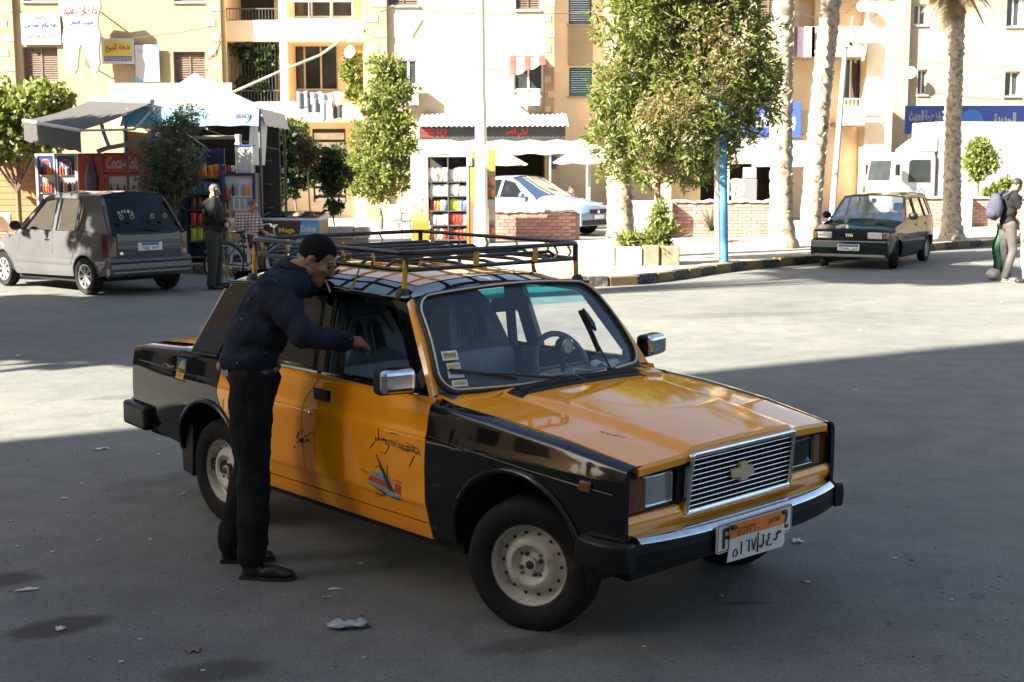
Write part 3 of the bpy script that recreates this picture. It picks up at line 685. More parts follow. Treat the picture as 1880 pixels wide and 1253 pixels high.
# door furniture on both flanks
for sg in (-1, 1):
    for xh, zh in ((-1.37, .846), (-2.18, .846)):
        y = yside(xh, zh)
        h = MB().box((xh, sg * (y + .003), zh), (.135, .012, .058)).obj('door_handle', m_plas, taxi, bevel=.005)
        MB().box((xh, sg * (y + .012), zh + .008), (.105, .012, .022)).obj('handle_flap', m_rub, h, bevel=.004)
    MB().lathe([(.010, 0), (.010, .008), (.0, .009)], 14, c=(-1.448, sg * yside(-1.448, .745), .745), axis='Y', M=Matrix.Scale(sg, 3, (0, 1, 0)) if sg < 0 else None).obj('door_lock', m_chr, taxi, recalc=True, smooth=40)
    # mirrors
    b = MB().box((-.70, sg * .875, 1.012), (.075, .185, .118), rz=sg * .22); mr = b.obj('wing_mirror', m_plas, taxi, bevel=.022, seg=3)
    b = MB().box((-.676, sg * .882, 1.016), (.075, .172, .108), rz=sg * .22); b.obj('mirror_shell', m_chr, mr, bevel=.024, seg=3)
    MB().tube([(-.72, sg * .83, .985), (-.70, sg * .76, .955)], .016, 8).obj('mirror_arm', m_plas, mr)
    MB().prism([(-.655, .948), (-.78, .945), (-.75, 1.04)], lambda p: (p[0], sg * (gy(p[1]) + .008), p[1]), lambda p: (p[0], sg * (gy(p[1]) - .004), p[1])).obj('mirror_mount', m_plas, mr, recalc=True)
# wipers
for (y0, pts, lab) in ((-.06, [(-.06, .05), (-.30, .10), (-.62, .16)], 0), (.30, [(.30, .05), (.33, .26), (.345, .42)], 1)):
    q = [WS(y / .68, v) + ws_n * .03 for y, v in pts]; q[0] = Vector((-.455, y0, .965))
    wi = MB().tube(q, [.007, .006, .004], 6).obj('wiper', m_rub, taxi)
    MB().box(tuple(Vector((-.452, y0, .955))), (.035, .045, .05)).obj('wiper_base', m_plas, wi, bevel=.008)
    if lab == 0: a, e = WS(-.40, .07), WS(-1 * .98 + .08, .20)
    else: a, e = WS(.485, .20), WS(.53, .62)
    MB().tube([a + ws_n * .016, (a + e) / 2 + ws_n * .02, e + ws_n * .016], .0055 if lab == 0 else .012, 5, flat=1.6 if lab == 0 else 1.0).obj('wiper_blade', m_rub, wi)
MB().prism([(-.03, -.07), (.0, -.12), (.03, -.05), (.02, .05), (.005, .12), (-.02, .06)], lambda p: tuple(WS(.53 + p[0] * .9, .50 + p[1] * 1.0) + ws_n * .03), lambda p: tuple(WS(.53 + p[0] * .9, .50 + p[1] * 1.0) + ws_n * .045)).obj('wiper_flag', m_rub, taxi, recalc=True)
# painted decoration: script and a felucca on the door, names and small signatures
def flank(dx=0.0, o=.0022): return lambda p: (p[0] + dx, -(yside(p[0] + dx, p[1]) + o), p[1])
m_paintk = mat('sign_paint_black', (.02, .018, .015), .6)
def squiggle(x0, x1, z, amp, n, seed):
    r = random.Random(seed); out = []
    x = x0
    while x < x1:
        L = r.uniform(.6, 1.3) * (x1 - x0) / n; out.append([(x + L * t, z + amp * (r.uniform(-.5, .5) + math.sin(t * 5 + x * 60) * .6)) for t in (0, .2, .4, .6, .8, 1)]); x += L * 1.12
    return out
sq = squiggle(-.93, -.845, .705, .012, 5, 3) + squiggle(-.76, -.60, .690, .010, 8, 5) + squiggle(-.755, -.61, .706, .005, 6, 8)
sq += [[(-.905, .755), (-.903, .725), (-.895, .700)], [(-.93, .690), (-.95, .668), (-.965, .65)], [(-.70, .722), (-.67, .716), (-.64, .712)], [(-.64, .672), (-.655, .645), (-.675, .615)], [(-.82, .745), (-.795, .752), (-.77, .745)],
       [(-.82, .69), (-.85, .645), (-.885, .648)]]
strokes(sq, m_paintk, taxi, flank(), .0032, 'painted_script')
text('٥١٦٧', m_paintk, taxi, .085, .030, facing((-.805, -(yside(-.805, .703) + .003), .703), (0, -1, 0)), name='painted_script', bold=.01)
strokes(squiggle(-1.545, -1.44, .60, .014, 4, 9) + [[(-1.57, .575), (-1.52, .605), (-1.45, .645), (-1.41, .66)], [(-1.56, .60), (-1.55, .63), (-1.50, .655)], [(-1.58, .56), (-1.59, .545)]], m_paintk, taxi, flank(), .003, 'painted_script')
strokes(squiggle(-2.27, -2.24, .63, .02, 2, 4) + [[(-2.255, .70), (-2.258, .55)]], m_paintk, taxi, flank(), .003, 'painted_script')
def deck(poly, m, o=.0022): return MB().sheet(poly, flank(0, o)).obj('painted_boat', m, taxi)
m_pb = mat('sign_paint_blue', (.10, .30, .36), .55, var=.3, scale=60); m_pr = mat('sign_paint_red', (.36, .055, .03), .55, var=.3, scale=60); m_pd = mat('sign_paint_navy', (.012, .03, .05), .55)
deck([(-1.0, .487), (-.93, .468), (-.83, .452), (-.745, .447), (-.74, .456), (-.80, .470), (-.90, .482), (-.97, .494)], m_pb)
deck([(-1.0, .486), (-.87, .452), (-.76, .440), (-.745, .446), (-.86, .460)], m_pd, .0026)
deck([(-.985, .497), (-.90, .489), (-.84, .480), (-.845, .510), (-.90, .520), (-.97, .520)], m_pr)
deck([(-.79, .478), (-.742, .468), (-.738, .512), (-.775, .52)], m_pr)
deck([(-.98, .527), (-.94, .548), (-.91, .540), (-.885, .562), (-.855, .535), (-.825, .545), (-.80, .505), (-.84, .512), (-.90, .523)], m_pb)
deck([(-.915, .625), (-.908, .625), (-.825, .52), (-.785, .472), (-.83, .478), (-.845, .50)], m_pd, .003)
strokes([[(-.915, .63), (-.87, .56), (-.80, .475)], [(-.838, .595), (-.836, .54), (-.832, .505)], [(-1.03, .54), (-1.0, .532), (-.98, .53)], [(-.80, .53), (-.76, .534), (-.73, .526)], [(-.94, .435), (-.89, .445), (-.85, .45)], [(-.93, .425), (-.88, .438)], [(-.93, .565), (-.90, .58), (-.87, .56)]], m_paintk, taxi, flank(), .003, 'painted_script')
# picture and name on the rear wing
MB().sheet([(-2.80, .735), (-2.685, .735), (-2.685, .865), (-2.80, .865)], flank(0, .002)).obj('painted_badge', m_pd, taxi)
MB().sheet([(-2.795, .745), (-2.70, .745), (-2.70, .79), (-2.74, .855), (-2.79, .80)], flank(0, .003)).obj('painted_badge', mat('sign_paint_gold', (.42, .26, .03), .5, var=.4, scale=80), taxi)
MB().sheet([(-2.735, .83), (-2.70, .80), (-2.70, .85), (-2.72, .86)], flank(0, .0034)).obj('painted_badge', m_pb, taxi)
strokes(squiggle(-2.97, -2.84, .80, .010, 4, 12), mat('sign_paint_white', (.6, .6, .58), .5), taxi, flank(), .003, 'painted_script')
hs = squiggle(.205, .34, 0, .010, 5, 21)
strokes([[(p[0], p[1]) for p in l] for l in hs], m_paintk, taxi, lambda p: (p[0] * 1.0, -.50 + (p[0] - .2) * .38 + p[1], hz(p[0], -.5) + .002), .0026, 'painted_script')
# windscreen stickers
m_stw = mat('sticker_white', (.72, .72, .68), .4, var=.1, scale=60); m_sty = mat('sticker_yellow', (.55, .42, .12), .4, var=.2, scale=60)
for (u, v, w, h, body, mm) in ((-.86, .345, .085, .052, 'Mega', m_sty), (-.85, .245, .07, .034, None, m_sty), (-.845, .17, .082, .040, 'USALE', m_ink), (-.83, .085, .080, .034, None, m_sty)):
    f = lambda a, b: tuple(WS(u + a * w / .70, v + b * h / .58) + ws_n * .003)
    s_ = MB().grid(lambda a, b: f(a - .5, b - .5), 3, 3).obj('sticker', m_stw, taxi)
    MB().grid(lambda a, b: tuple(Vector(f((a - .5) * .8, (b - .5) * .6)) + ws_n * .001), 3, 3).obj('sticker_print', m_sty if mm is m_sty else m_stw, s_)
    if body: text(body, m_ink, s_, w * .7, h * .35, facing(Vector(f(0, 0)) + ws_n * .003, (.72, -.2, .64)))
# ---- cabin
MB().bx(-2.6, -.55, -.69, .69, .24, .30).obj('cabin_floor', m_dark, taxi)
b = MB().prism([(-.52, .55), (-.52, .925), (-.62, .945), (-.86, .925), (-.93, .86), (-.90, .72), (-.80, .55)], lambda p: (p[0], -.68, p[1]), lambda p: (p[0], .68, p[1])); b.obj('dashboard', mat('dashboard_blue_grey', (.05, .065, .085), .6, var=.15, scale=30), taxi, recalc=True, bevel=.015)
def hole_poly(cx, cz, w, h): return [(cx - w * .5, cz - h * .5), (cx + w * .5, cz - h * .45), (cx + w * .42, cz + h * .35), (cx, cz + h * .55), (cx - w * .42, cz + h * .25)]
for sy in (-.36, .36):
    se = MB().bx(-1.60, -1.05, sy - .25, sy + .25, .38, .56).obj('front_seat', m_seat, taxi, bevel=.06, seg=3)
    out = [(-.24, .50), (.24, .50), (.25, .75), (.225, .95), (.19, 1.08), (.15, 1.20), (.09, 1.265), (-.09, 1.265), (-.15, 1.20), (-.19, 1.08), (-.225, .95), (-.25, .75)]
    holes = [[(-.105, 1.02), (-.025, 1.0), (-.02, 1.13), (-.055, 1.155), (-.09, 1.13)], [(.025, 1.0), (.105, 1.02), (.09, 1.13), (.055, 1.155), (.02, 1.13)]]
    bx_ = lambda z: -1.50 - (z - .5) * .22
    MB().prism(out, lambda p: (bx_(p[1]) + .05 - .10 * (p[0] / .25) ** 2 * -1, sy + p[0], p[1]), lambda p: (bx_(p[1]) - .06, sy + p[0], p[1]), holes).obj('backrest', m_seat, se, recalc=True, bevel=.02, seg=3)
    b = MB()
    for h in holes: b.tube([(bx_(z) + .07, sy + y, z) for y, z in h], .011, 6, closed=True)
    b.tube([(bx_(z) + .075, sy + y, z) for y, z in ((-.17, .92), (-.06, .90), (.0, .85), (.06, .90), (.17, .92))], .010, 6)
    b.tube([(bx_(z) + .085 , sy + y, z) for y, z in ((-.20, .55), (-.21, .80), (-.17, 1.06), (-.10, 1.19), (.10, 1.19), (.17, 1.06), (.21, .80), (.20, .55))], .010, 6)
    b.obj('seat_piping', m_int, se)
MB().bx(-2.50, -2.02, -.62, .62, .36, .56).obj('rear_bench', m_seat, taxi, bevel=.06, seg=3)
MB().prism([(-2.38, .5), (-2.52, .94), (-2.64, .94), (-2.60, .5)], lambda p: (p[0], -.62, p[1]), lambda p: (p[0], .62, p[1])).obj('rear_backrest', m_seat, taxi, recalc=True, bevel=.04, seg=3)
MB().bx(-2.78, -2.60, -.62, .62, .88, .91).obj('parcel_shelf', m_int, taxi)
stw = MB(); C0 = Vector((-.85, .36, .925)); Mw = Matrix.Rotation(R(-25), 3, 'Y')
ring = [C0 + Mw @ Vector((0, .185 * math.cos(a), .185 * math.sin(a))) for a in [2 * PI * k / 28 for k in range(28)]]
so = MB().tube(ring, .0165, 8, closed=True).obj('steering_wheel', mat('steering_rim_cover', (.13, .12, .11), .5, var=.3, scale=40), taxi, smooth=60)
b = MB().tube([C0 + Mw @ Vector((0, -.18, .0)), C0 + Mw @ Vector((0, .18, 0))], .014, 6); b.tube([C0, C0 + Mw @ Vector((0, 0, -.18))], .014, 6); b.tube([C0, Vector((-.74, .36, .86))], .03, 8); b.obj('spokes', m_plas, so)
mi = MB().bx(-.885, -.855, -.125, .125, 1.245, 1.315).obj('rear_view_mirror', m_plas, taxi, bevel=.02, seg=3)
MB().tube([(-.87, 0, 1.30), (-.875, 0, 1.385)], .012, 6).obj('mirror_stem', m_plas, mi)
me_ = MB().lathe([(.0, .02), (.038, .02), (.042, .0), (.042, -.03), (.0, -.03)], 20, c=(-.70, .22, 1.065), axis='X').obj('taxi_meter', m_plas, taxi, recalc=True, smooth=40)
MB().lathe([(.036, .022), (.043, .014), (.043, .008)], 20, c=(-.695, .22, 1.065), axis='X').obj('meter_ring', m_chr, me_); MB().lathe([(.033, .021), (.0, .024)], 20, c=(-.695, .22, 1.065), axis='X').obj('meter_face', mat('dial_face', (.5, .5, .47), .4), me_)
MB().bx(-.86, -.80, .02, .10, .93, 1.05).obj('phone_holder', m_plas, taxi, bevel=.012)
MB().tube([(-.71, .22, .94), (-.71, .22, 1.04)], .012, 6).obj('meter_stalk', m_plas, taxi)
MB().grid(lambda u, v: (lerp(-.72, -.60, u) + .012 * math.sin(7 * v), lerp(.40, .58, v), .958 + .014 * math.sin(9 * u + 5 * v)), 8, 8).obj('paper_tissue', mat('tissue_white', (.75, .75, .73), .8), taxi, smooth=180)
b = MB().tube([(-.60 - .04 * math.sin(k * .9), lerp(-.05, .42, k / 14), .952 + .006 * math.sin(k * 1.7)) for k in range(15)], .0035, 5); b.obj('dash_cable', m_stw, taxi)
for sg in (-1, 1): MB().tube([(-1.47, sg * .60, .95), (-1.50, sg * .585, 1.30)], .028, 6).obj('door_post', m_int, taxi)
MB().grid(lambda u, v: tuple(roof(lerp(.02, .98, u), lerp(-.93, .93, v), -.03)), 10, 10).obj('headlining', mat('headlining', (.05, .055, .06), .9), taxi, smooth=180)
# ---- roof rack
rack = bpy.data.objects.new('roof_rack', None); COL.objects.link(rack); rack.parent = taxi
XF, XR, YW, ZT, ZL = -.957, -2.285, .600, 1.553, 1.472
def rrect(x0, x1, w, z, rad=.07, n=5, sag=0.0):
    pts = []
    for cx, cy, a0 in ((x1, w, 0), (x0, w, 90), (x0, -w, 180), (x1, -w, 270)):
        ox = cx - rad if cx == x1 else cx + rad; oy = cy - rad if cy > 0 else cy + rad
        for k in range(n + 1): a = R(a0 + 90 * k / n); pts.append((ox + rad * math.cos(a), oy + rad * math.sin(a), z))
    return pts
MB().tube(rrect(XR, XF, YW, ZT), .0115, 10, closed=True).obj('top_rail', m_rack, rack, smooth=60)
MB().tube(rrect(XR + .015, XF - .012, YW - .012, ZL), .0105, 10, closed=True).obj('lower_rail', m_rack, rack, smooth=60)
for k in range(5):
    y = lerp(-.40, .40, k / 4); MB().tube([(XF - .02, y, ZL), (XF - .10, y, ZL + .012), (XR + .10, y, ZL + .012), (XR + .02, y, ZL)], .009, 8).obj('long_bar', m_rack, rack, smooth=60)
for k in range(6):
    x = lerp(XF - .17, XR + .14, k / 5); MB().tube([(x, -YW + .012, ZL), (x, -YW + .07, ZL + .03), (x, YW - .07, ZL + .03), (x, YW - .012, ZL)], .009, 8).obj('cross_bar', m_rack, rack, smooth=60)
def chevron(p, d, yel):
    """bent strap between the two rails"""
    q = MB(); o = Vector(d) * .022; a = Vector((p[0], p[1], ZT - .01)); c = Vector((p[0], p[1], ZL + .01)); m_ = (a + c) / 2 + o
    q.tube([a, m_, c], .0095, 4, flat=.5); q.obj('rail_strap', yel, rack)
for k in range(5):
    x = lerp(XF - .26, XR + .1, k / 4)
    for sg in (-1, 1): chevron((x, sg * (YW - .003), 0), (1 if k % 2 else .8, 0, 0), m_ydul)
for k in range(3):
    y = lerp(-.28, .28, k / 2)
    for x in (XR + .01,): chevron((x, y, 0), (0, 1, 0), m_ydul)
for y in (-.155, .255): MB().box((XF + .004, y, (ZT + ZL) / 2), (.010, .034, ZT - ZL)).obj('rail_strap', m_ydul, rack, bevel=.003)
for y in (-.52, .40, .50): chevron((XF, y, 0), (0, 1, 0), m_ydul)
def foot(x, sg, back=0):
    t = (x + .88) / (-1.56); zr = roof(min(1, max(0, t)), sg * .945).z
    f = MB().tube([(x, sg * (YW - .02), ZT - .02), (x, sg * (YW - .012), zr + .035)], .0135, 10).obj('rack_leg', m_ydul, rack, smooth=60)
    MB().tube([(x, sg * (YW - .02), ZT - .004), (x, sg * (YW - .02), ZL - .012)], .0142, 10).obj('leg_sleeve', m_rack, f, smooth=60)
    MB().lathe([(.0, .0), (.034, .0), (.030, .03), (.019, .045), (.0, .047)], 12, c=(x, sg * (YW + .0), zr - .008)).obj('rubber_foot', m_rub, f, recalc=True, smooth=40)
for sg in (-1, 1):
    foot(XF - .022, sg); foot(XR + .022, sg)
    x = XF - .36; b = MB().tube([(x, sg * (YW - .005), ZL - .01), (x - .012, sg * (YW + .012), 1.40), (x - .018, sg * (YW + .035), 1.352)], [.008, .011, .015], 4, flat=.5); b.obj('gutter_clamp', m_ydul, rack)
    x = XR + .35; b = MB().tube([(x, sg * (YW - .005), ZL - .01), (x - .012, sg * (YW + .012), 1.40), (x - .018, sg * (YW + .035), 1.352)], [.008, .011, .015], 4, flat=.5); b.obj('gutter_clamp', m_ydul, rack)

# ---------------------------------------------------------------- buildings
m_wall = mat('ochre_render_shade_lift', (.80, .62, .42), .9, var=.10, scale=.9, bump=.15, bscale=12, col2=(.64, .47, .30), c2scale=.7, c2lo=.52, c2hi=.75)  # tone raised to brighten walls in the shaded recesses
m_wall2 = mat('cream_render_sun_cut', (.31, .23, .135), .9, var=.08, scale=.8, bump=.15, bscale=12, col2=(.27, .19, .105), c2scale=.6, c2lo=.5, c2hi=.75)  # copy for the sunlit block, tone lowered against the glare
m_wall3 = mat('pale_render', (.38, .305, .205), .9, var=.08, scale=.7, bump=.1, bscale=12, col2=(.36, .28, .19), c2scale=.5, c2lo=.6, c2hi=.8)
m_brk = mat('pilaster_brick', (.52, .30, .19), .9, var=.2, scale=3, bump=.2, bscale=20)
m_frm = mat('white_window_frame', (.66, .64, .60), .6, var=.1, scale=6)
m_shut = mat('brown_shutter', (.115, .082, .06), .7, var=.25, scale=5)
m_grn = mat('green_shutter', (.022, .085, .062), .6, var=.2, scale=5)
m_pane = mat('window_pane', (.035, .042, .045), .06, spec=.8, var=.3, scale=1.2)
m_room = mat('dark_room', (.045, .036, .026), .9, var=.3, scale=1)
m_iron = mat('railing_iron', (.06, .07, .065), .6)
m_conc = mat('grey_concrete', (.33, .30, .26), .9, var=.2, scale=2, bump=.2, bscale=25)
m_white = mat('white_enamel', (.72, .71, .68), .4, var=.05, scale=5)
def prect(p, Y):
    """(px0, py0, px1, py1) of the photograph on the plane y = Y -> x0, x1, z0, z1"""
    a = at(p[0], p[3], Y); b = at(p[2], p[1], Y); return a.x, b.x, a.z, b.z
def inside(hs, top): return [h for h in hs if h[3] < top - .15 and h[1] > h[0]]
def rectp(x0, x1, z0, z1): return [(x0, z0), (x1, z0), (x1, z1), (x0, z1)]
def wall(b, x0, x1, z0, z1, Y, holes, m, T=.30, name='wall'):
    holes = [h for h in holes if h[3] < z1 - .1 and h[0] > x0 and h[1] < x1]
    return MB().prism(rectp(x0, x1, z0, z1), lambda p: (p[0], Y, p[1]), lambda p: (p[0], Y + T, p[1]), [rectp(*h) for h in holes]).obj(name, m, b, recalc=True)
def win(b, x0, x1, z0, z1, Y, style='glass', inset=.16, n=2, fm=None):
    fm = fm or m_frm; y = Y + inset
    w = bpy.data.objects.new('window', None); COL.objects.link(w); w.parent = b
    f = MB(); t = .06
    f.bx(x0, x1, y - .03, y + .03, z0, z0 + t); f.bx(x0, x1, y - .03, y + .03, z1 - t, z1)
    for k in range(n + 1):
        x = lerp(x0 + t / 2, x1 - t / 2, k / n); f.bx(x - t / 2, x + t / 2, y - .032, y + .032, z0 + t, z1 - t)
    if style == 'glass':
        f.obj('frame', fm, w)
        for k in range(n):
            xa = lerp(x0 + t / 2, x1 - t / 2, k / n) + t / 2; xb = lerp(x0 + t / 2, x1 - t / 2, (k + 1) / n) - t / 2
            MB().bx(xa, xb, y + .0, y + .012, z0 + t, z1 - t).obj('pane', m_pane, w)
    else:
        sm = {'shutter': m_shut, 'green': m_grn}[style]; f.obj('frame', sm, w)
        for k in range(n):
            xa = lerp(x0 + t / 2, x1 - t / 2, k / n) + t / 2; xb = lerp(x0 + t / 2, x1 - t / 2, (k + 1) / n) - t / 2
            s_ = MB(); c = int((z1 - z0 - 2 * t) / .075)
            for j in range(c): z = z0 + t + (j + .5) * (z1 - z0 - 2 * t) / c; s_.box(((xa + xb) / 2, y + .005, z), (xb - xa, .012, .07), M=Matrix.Rotation(R(-32), 3, 'X'))
            s_.obj('shutter', sm, w)
    MB().bx(x0 - .05, x1 + .05, Y - .07, Y + .12, z0 - .07, z0 - .003).obj('sill', m_conc, w)
    return w
def rail(b, x0, x1, z0, z1, Y, m=None, step=.11, name='railing'):
    r = MB(); m = m or m_iron; r.bx(x0, x1, Y - .02, Y + .02, z1 - .04, z1); r.bx(x0, x1, Y - .015, Y + .015, z0, z0 + .03)
    n = int((x1 - x0) / step)
    for k in range(n + 1): x = lerp(x0 + .01, x1 - .01, k / n); r.bx(x - .008, x + .008, Y - .008, Y + .008, z0 + .03, z1 - .04)
    return r.obj(name, m, b)
HT = 10.4
# --- long ochre apartment building on the left and in the middle
b1 = thing('apartment_building', 'ochre apartment block with balconies behind the kiosk and the coffee shop', 'building', (0, 0, 0))
YA, YB, YC, YD = 46.5, 48.2, 45.4, 47.0
xA0, xA1 = -26.0, at(412, 0, YA).x
hA = [prect((46, 82, 108, 146), YA), prect((322, 92, 379, 150), YA), prect((46, -64, 108, -2), YA), prect((322, -58, 379, 0), YA), prect((-150, 82, -80, 146), YA)]
for h in list(hA): hA.append((h[0], h[1], h[2] + 6.0, h[3] + 6.0)) if h[3] < 7 else None
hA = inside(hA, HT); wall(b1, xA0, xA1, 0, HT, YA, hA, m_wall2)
for h in hA: win(b1, *h, YA, 'shutter')
MB().bx(xA0, xA1 - .0, YA + .31, 56, 0, HT - .01).obj('inner_block', m_wall, b1)
# brick-banded pilasters
def pilaster(px0, px1, Y, pr=.14):
    a, c = at(px0, 100, Y).x, at(px1, 100, Y).x
    p = MB().bx(a, c, Y - pr, Y - .002, 0, HT).obj('pilaster', m_wall2, b1)
    nrow = int(HT / .5)
    for k in range(6, 20):
        z = .3 + k * .5
        if z > 9: break
        MB().bx(a + (.0 if k % 2 else (c - a) * .35) - .004, a + (c - a) * (.62 if k % 2 else 1.0) + .004, Y - pr - .02, Y - pr + .03, z, z + .22).obj('brick_band', m_brk, p)
pilaster(4, 32, YA); pilaster(386, 411, YA)
# balcony bay
xB0, xB1 = at(408, 0, YA).x, at(668, 0, YC + .2).x
z_b1 = prect((430, 186, 650, 222), YB - 1.2); z_b2 = prect((430, 36, 650, 74), YB - 1.2)
bw = wall(b1, xB0 - .5, xB1 + .8, 0, HT, YB + .6, [prect((530, 72, 622, 164), YB + .6), prect((577, 235, 636, 370), YB + .6), prect((440, 84, 505, 190), YB + .6), prect((535, -80, 650, 30), YB + .6), prect((440, -66, 505, 36), YB + .6)], m_wall)
win(b1, *prect((530, 72, 622, 164), YB + .6), YB + .6, 'glass', n=3); win(b1, *prect((535, -80, 650, 30), YB + .6), YB + .6, 'glass', n=3)
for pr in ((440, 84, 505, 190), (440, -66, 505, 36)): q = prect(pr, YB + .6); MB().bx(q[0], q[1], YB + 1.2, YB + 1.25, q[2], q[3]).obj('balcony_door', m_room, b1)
for q, dz in ((z_b1, 0), (z_b2, 0), (z_b2, 3.0)):
    yb = YB - 1.25
    pa = MB(); pa.bx(xB0 + .05, xB1, yb, yb + .12, q[2] + dz, q[3] + dz); pa.bx(xB0 + .05, xB1, yb + .12, YB + .6, q[2] - .02 + dz, q[2] + .16 + dz)
    pa.obj('balcony', m_wall, b1, bevel=.01)
    xm = at(468 + 55, 100, yb).x
    MB().bx(xm - .13, xm + .13, yb + .01, YB + .6, q[3] + dz + .002, q[2] + dz + 2.98).obj('balcony_divider', m_wall, b1)
    rail(b1, xB0 + .08, xm - .14, q[3] + dz, q[3] + dz + .42, yb + .06)
q = prect((417, 72, 519, 186), YB - 1.2); gr_ = MB()
for k in range(18): x = lerp(q[0], q[1], k / 17); gr_.tube([(x, YB - 1.18, q[2] + .42), (x, YB - 1.18, q[3])], .008, 4)
gr_.obj('window_bars', m_iron, b1)
q = prect((530, 0, 650, 34), YB - 1.2); rail(b1, q[0], q[1], q[2], q[3], YB - 1.2, m_frm, step=.75)
# slatted street door under the balconies
q = prect((577, 235, 636, 372), YB + .6); dr = bpy.data.objects.new('street_door', None); COL.objects.link(dr); dr.parent = b1
MB().bx(q[0], q[1], YB + .75, YB + .8, q[2], q[3]).obj('door_leaf', m_room, dr)
for k in range(8): z = lerp(q[2] + .1, q[3] - .25, k / 7); MB().bx(q[0] + .06, q[1] - .06, YB + .70, YB + .748, z - .14, z + .10).obj('door_panel', m_frm, dr)
# projecting middle block with the coffee shop in its ground floor
xC0, xC1 = at(668, 0, YC).x, at(1021, 0, YC).x
hC = [prect((735, 108, 769, 156), YC), prect((945, 108, 1000, 166), YC), prect((716, -50, 770, 9), YC), prect((950, -50, 995, 18), YC), (at(765, 0, YC).x, at(1012, 0, YC).x, .15, prect((0, 272, 1, 273), YC)[3])]
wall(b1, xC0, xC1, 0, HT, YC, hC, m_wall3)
for i, h in enumerate(hC[:4]): win(b1, *h, YC, 'glass' if i < 2 else 'shutter', inset=.1)
MB().bx(xC0, xC1, YC + .31, 56, prect((0, 266, 1, 267), YC)[2], HT - .02).obj('inner_block', m_wall, b1)
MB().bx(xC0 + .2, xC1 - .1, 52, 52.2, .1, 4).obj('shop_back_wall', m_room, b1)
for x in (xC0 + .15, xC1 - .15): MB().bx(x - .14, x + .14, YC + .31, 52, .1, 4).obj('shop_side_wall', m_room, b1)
pilaster(672, 714, YC); pilaster(1003, 1020, YC, .10)
# shaded recess to its right, with shutters
xD1 = at(1136, 0, YD).x
hD = [prect((1047, -40, 1090, 45), YD), prect((1047, 125, 1090, 177), YD), prect((1047, -205, 1090, -120), YD)]
hD = inside(hD, HT); wall(b1, xC1 - .2, xD1 + 3, 0, HT, YD, hD, m_wall)
win(b1, *hD[0], YD, 'shutter', n=1); win(b1, *hD[1], YD, 'green', n=1, inset=.05); 
q = prect((1046, 47, 1092, 122), YD); MB().bx(q[0], q[1], YD - .03, YD - .002, q[2], q[3]).obj('render_panel', m_wall3, b1)
MB().bx(xA0, xD1 + 3, YA, 56, HT, HT + .5).obj('roof_slab', m_conc, b1)

# --- building behind the trees, with the corner shop
HT2 = 8.8
b2 = thing('corner_building', 'cream apartment block with balconies behind the palm trunks and the corner shop', 'building')
YE = 46.0; xE0, xE1 = at(1134, 0, YE).x, at(1462, 0, YE).x
hE = [prect((1392, -30, 1438, 36), YE), prect((1300, -30, 1345, 36), YE), prect((1180, -30, 1225, 36), YE), prect((1300, 120, 1345, 186), YE), prect((1180, 120, 1225, 186), YE), prect((1395, 122, 1440, 178), YE), (at(1240, 0, YE).x, at(1458, 0, YE).x, .15, prect((0, 300, 1, 301), YE)[3])]
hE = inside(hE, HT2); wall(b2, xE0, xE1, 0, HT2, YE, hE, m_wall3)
for i, h in enumerate(hE[:-1]): win(b2, *h, YE, 'green' if h[2] < 6 and h[0] > 8 else 'shutter', inset=.1)
MB().bx(xE0, xE1, YE + .31, 50, prect((0, 292, 1, 293), YE)[2], HT2).obj('inner_block', m_wall, b2)
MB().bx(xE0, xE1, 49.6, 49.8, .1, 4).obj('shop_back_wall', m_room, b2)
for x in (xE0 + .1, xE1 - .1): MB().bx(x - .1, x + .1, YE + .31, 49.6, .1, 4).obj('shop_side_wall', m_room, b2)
YF = 47.4; xF0, xF1 = xE1 - .1, at(1641, 0, YF).x
zf = [prect((0, 50, 1, 108), YF - 1.1), prect((0, 198, 1, 234), YF - 1.1)]
hF = [prect((1543, 110, 1588, 190), YF + .4), prect((1505, -60, 1590, 50), YF + .4), prect((1468, 0, 1500, 60), YF + .4)]
wall(b2, xF0, xF1, 0, HT2, YF + .4, hF, m_wall)
win(b2, *hF[0], YF + .4, 'glass', n=2); 
for h in hF[1:]: MB().bx(h[0], h[1], YF + .9, YF + .95, h[2], h[3]).obj('balcony_door', m_shut, b2)
for (p0, p1, pt, pb) in ((1545, 1590, 200, 234), (1490, 1592, 52, 108), (1455, 1500, 52, 108), (1470, 1492, 205, 250), (1490, 1592, -98, -42)):
    q = prect((p0, pt, p1, pb), YF - 1.0); pa = MB(); pa.bx(q[0], q[1], YF - 1.0, YF - .88, q[2], q[3]); pa.bx(q[0], q[1], YF - .88, YF + .4, q[2], q[2] + .15)
    pa.obj('balcony', m_wall3, b2, bevel=.01)
q = prect((1545, 184, 1590, 201), YF - 1.0); rail(b2, q[0], q[1], q[2], q[3], YF - .95, m_frm, step=.13)
MB().bx(at(1592, 0, YF).x, xF1, YF - .5, YF + .39, 0, HT2).obj('wall_return', m_wall, b2)
MB().bx(xE0, xF1, YE, 50, HT2, HT2 + .4).obj('roof_slab', m_conc, b2)
MB().bx(xF0, xF1, YF + .71, 50, 0, HT2).obj('inner_block', m_wall, b2)

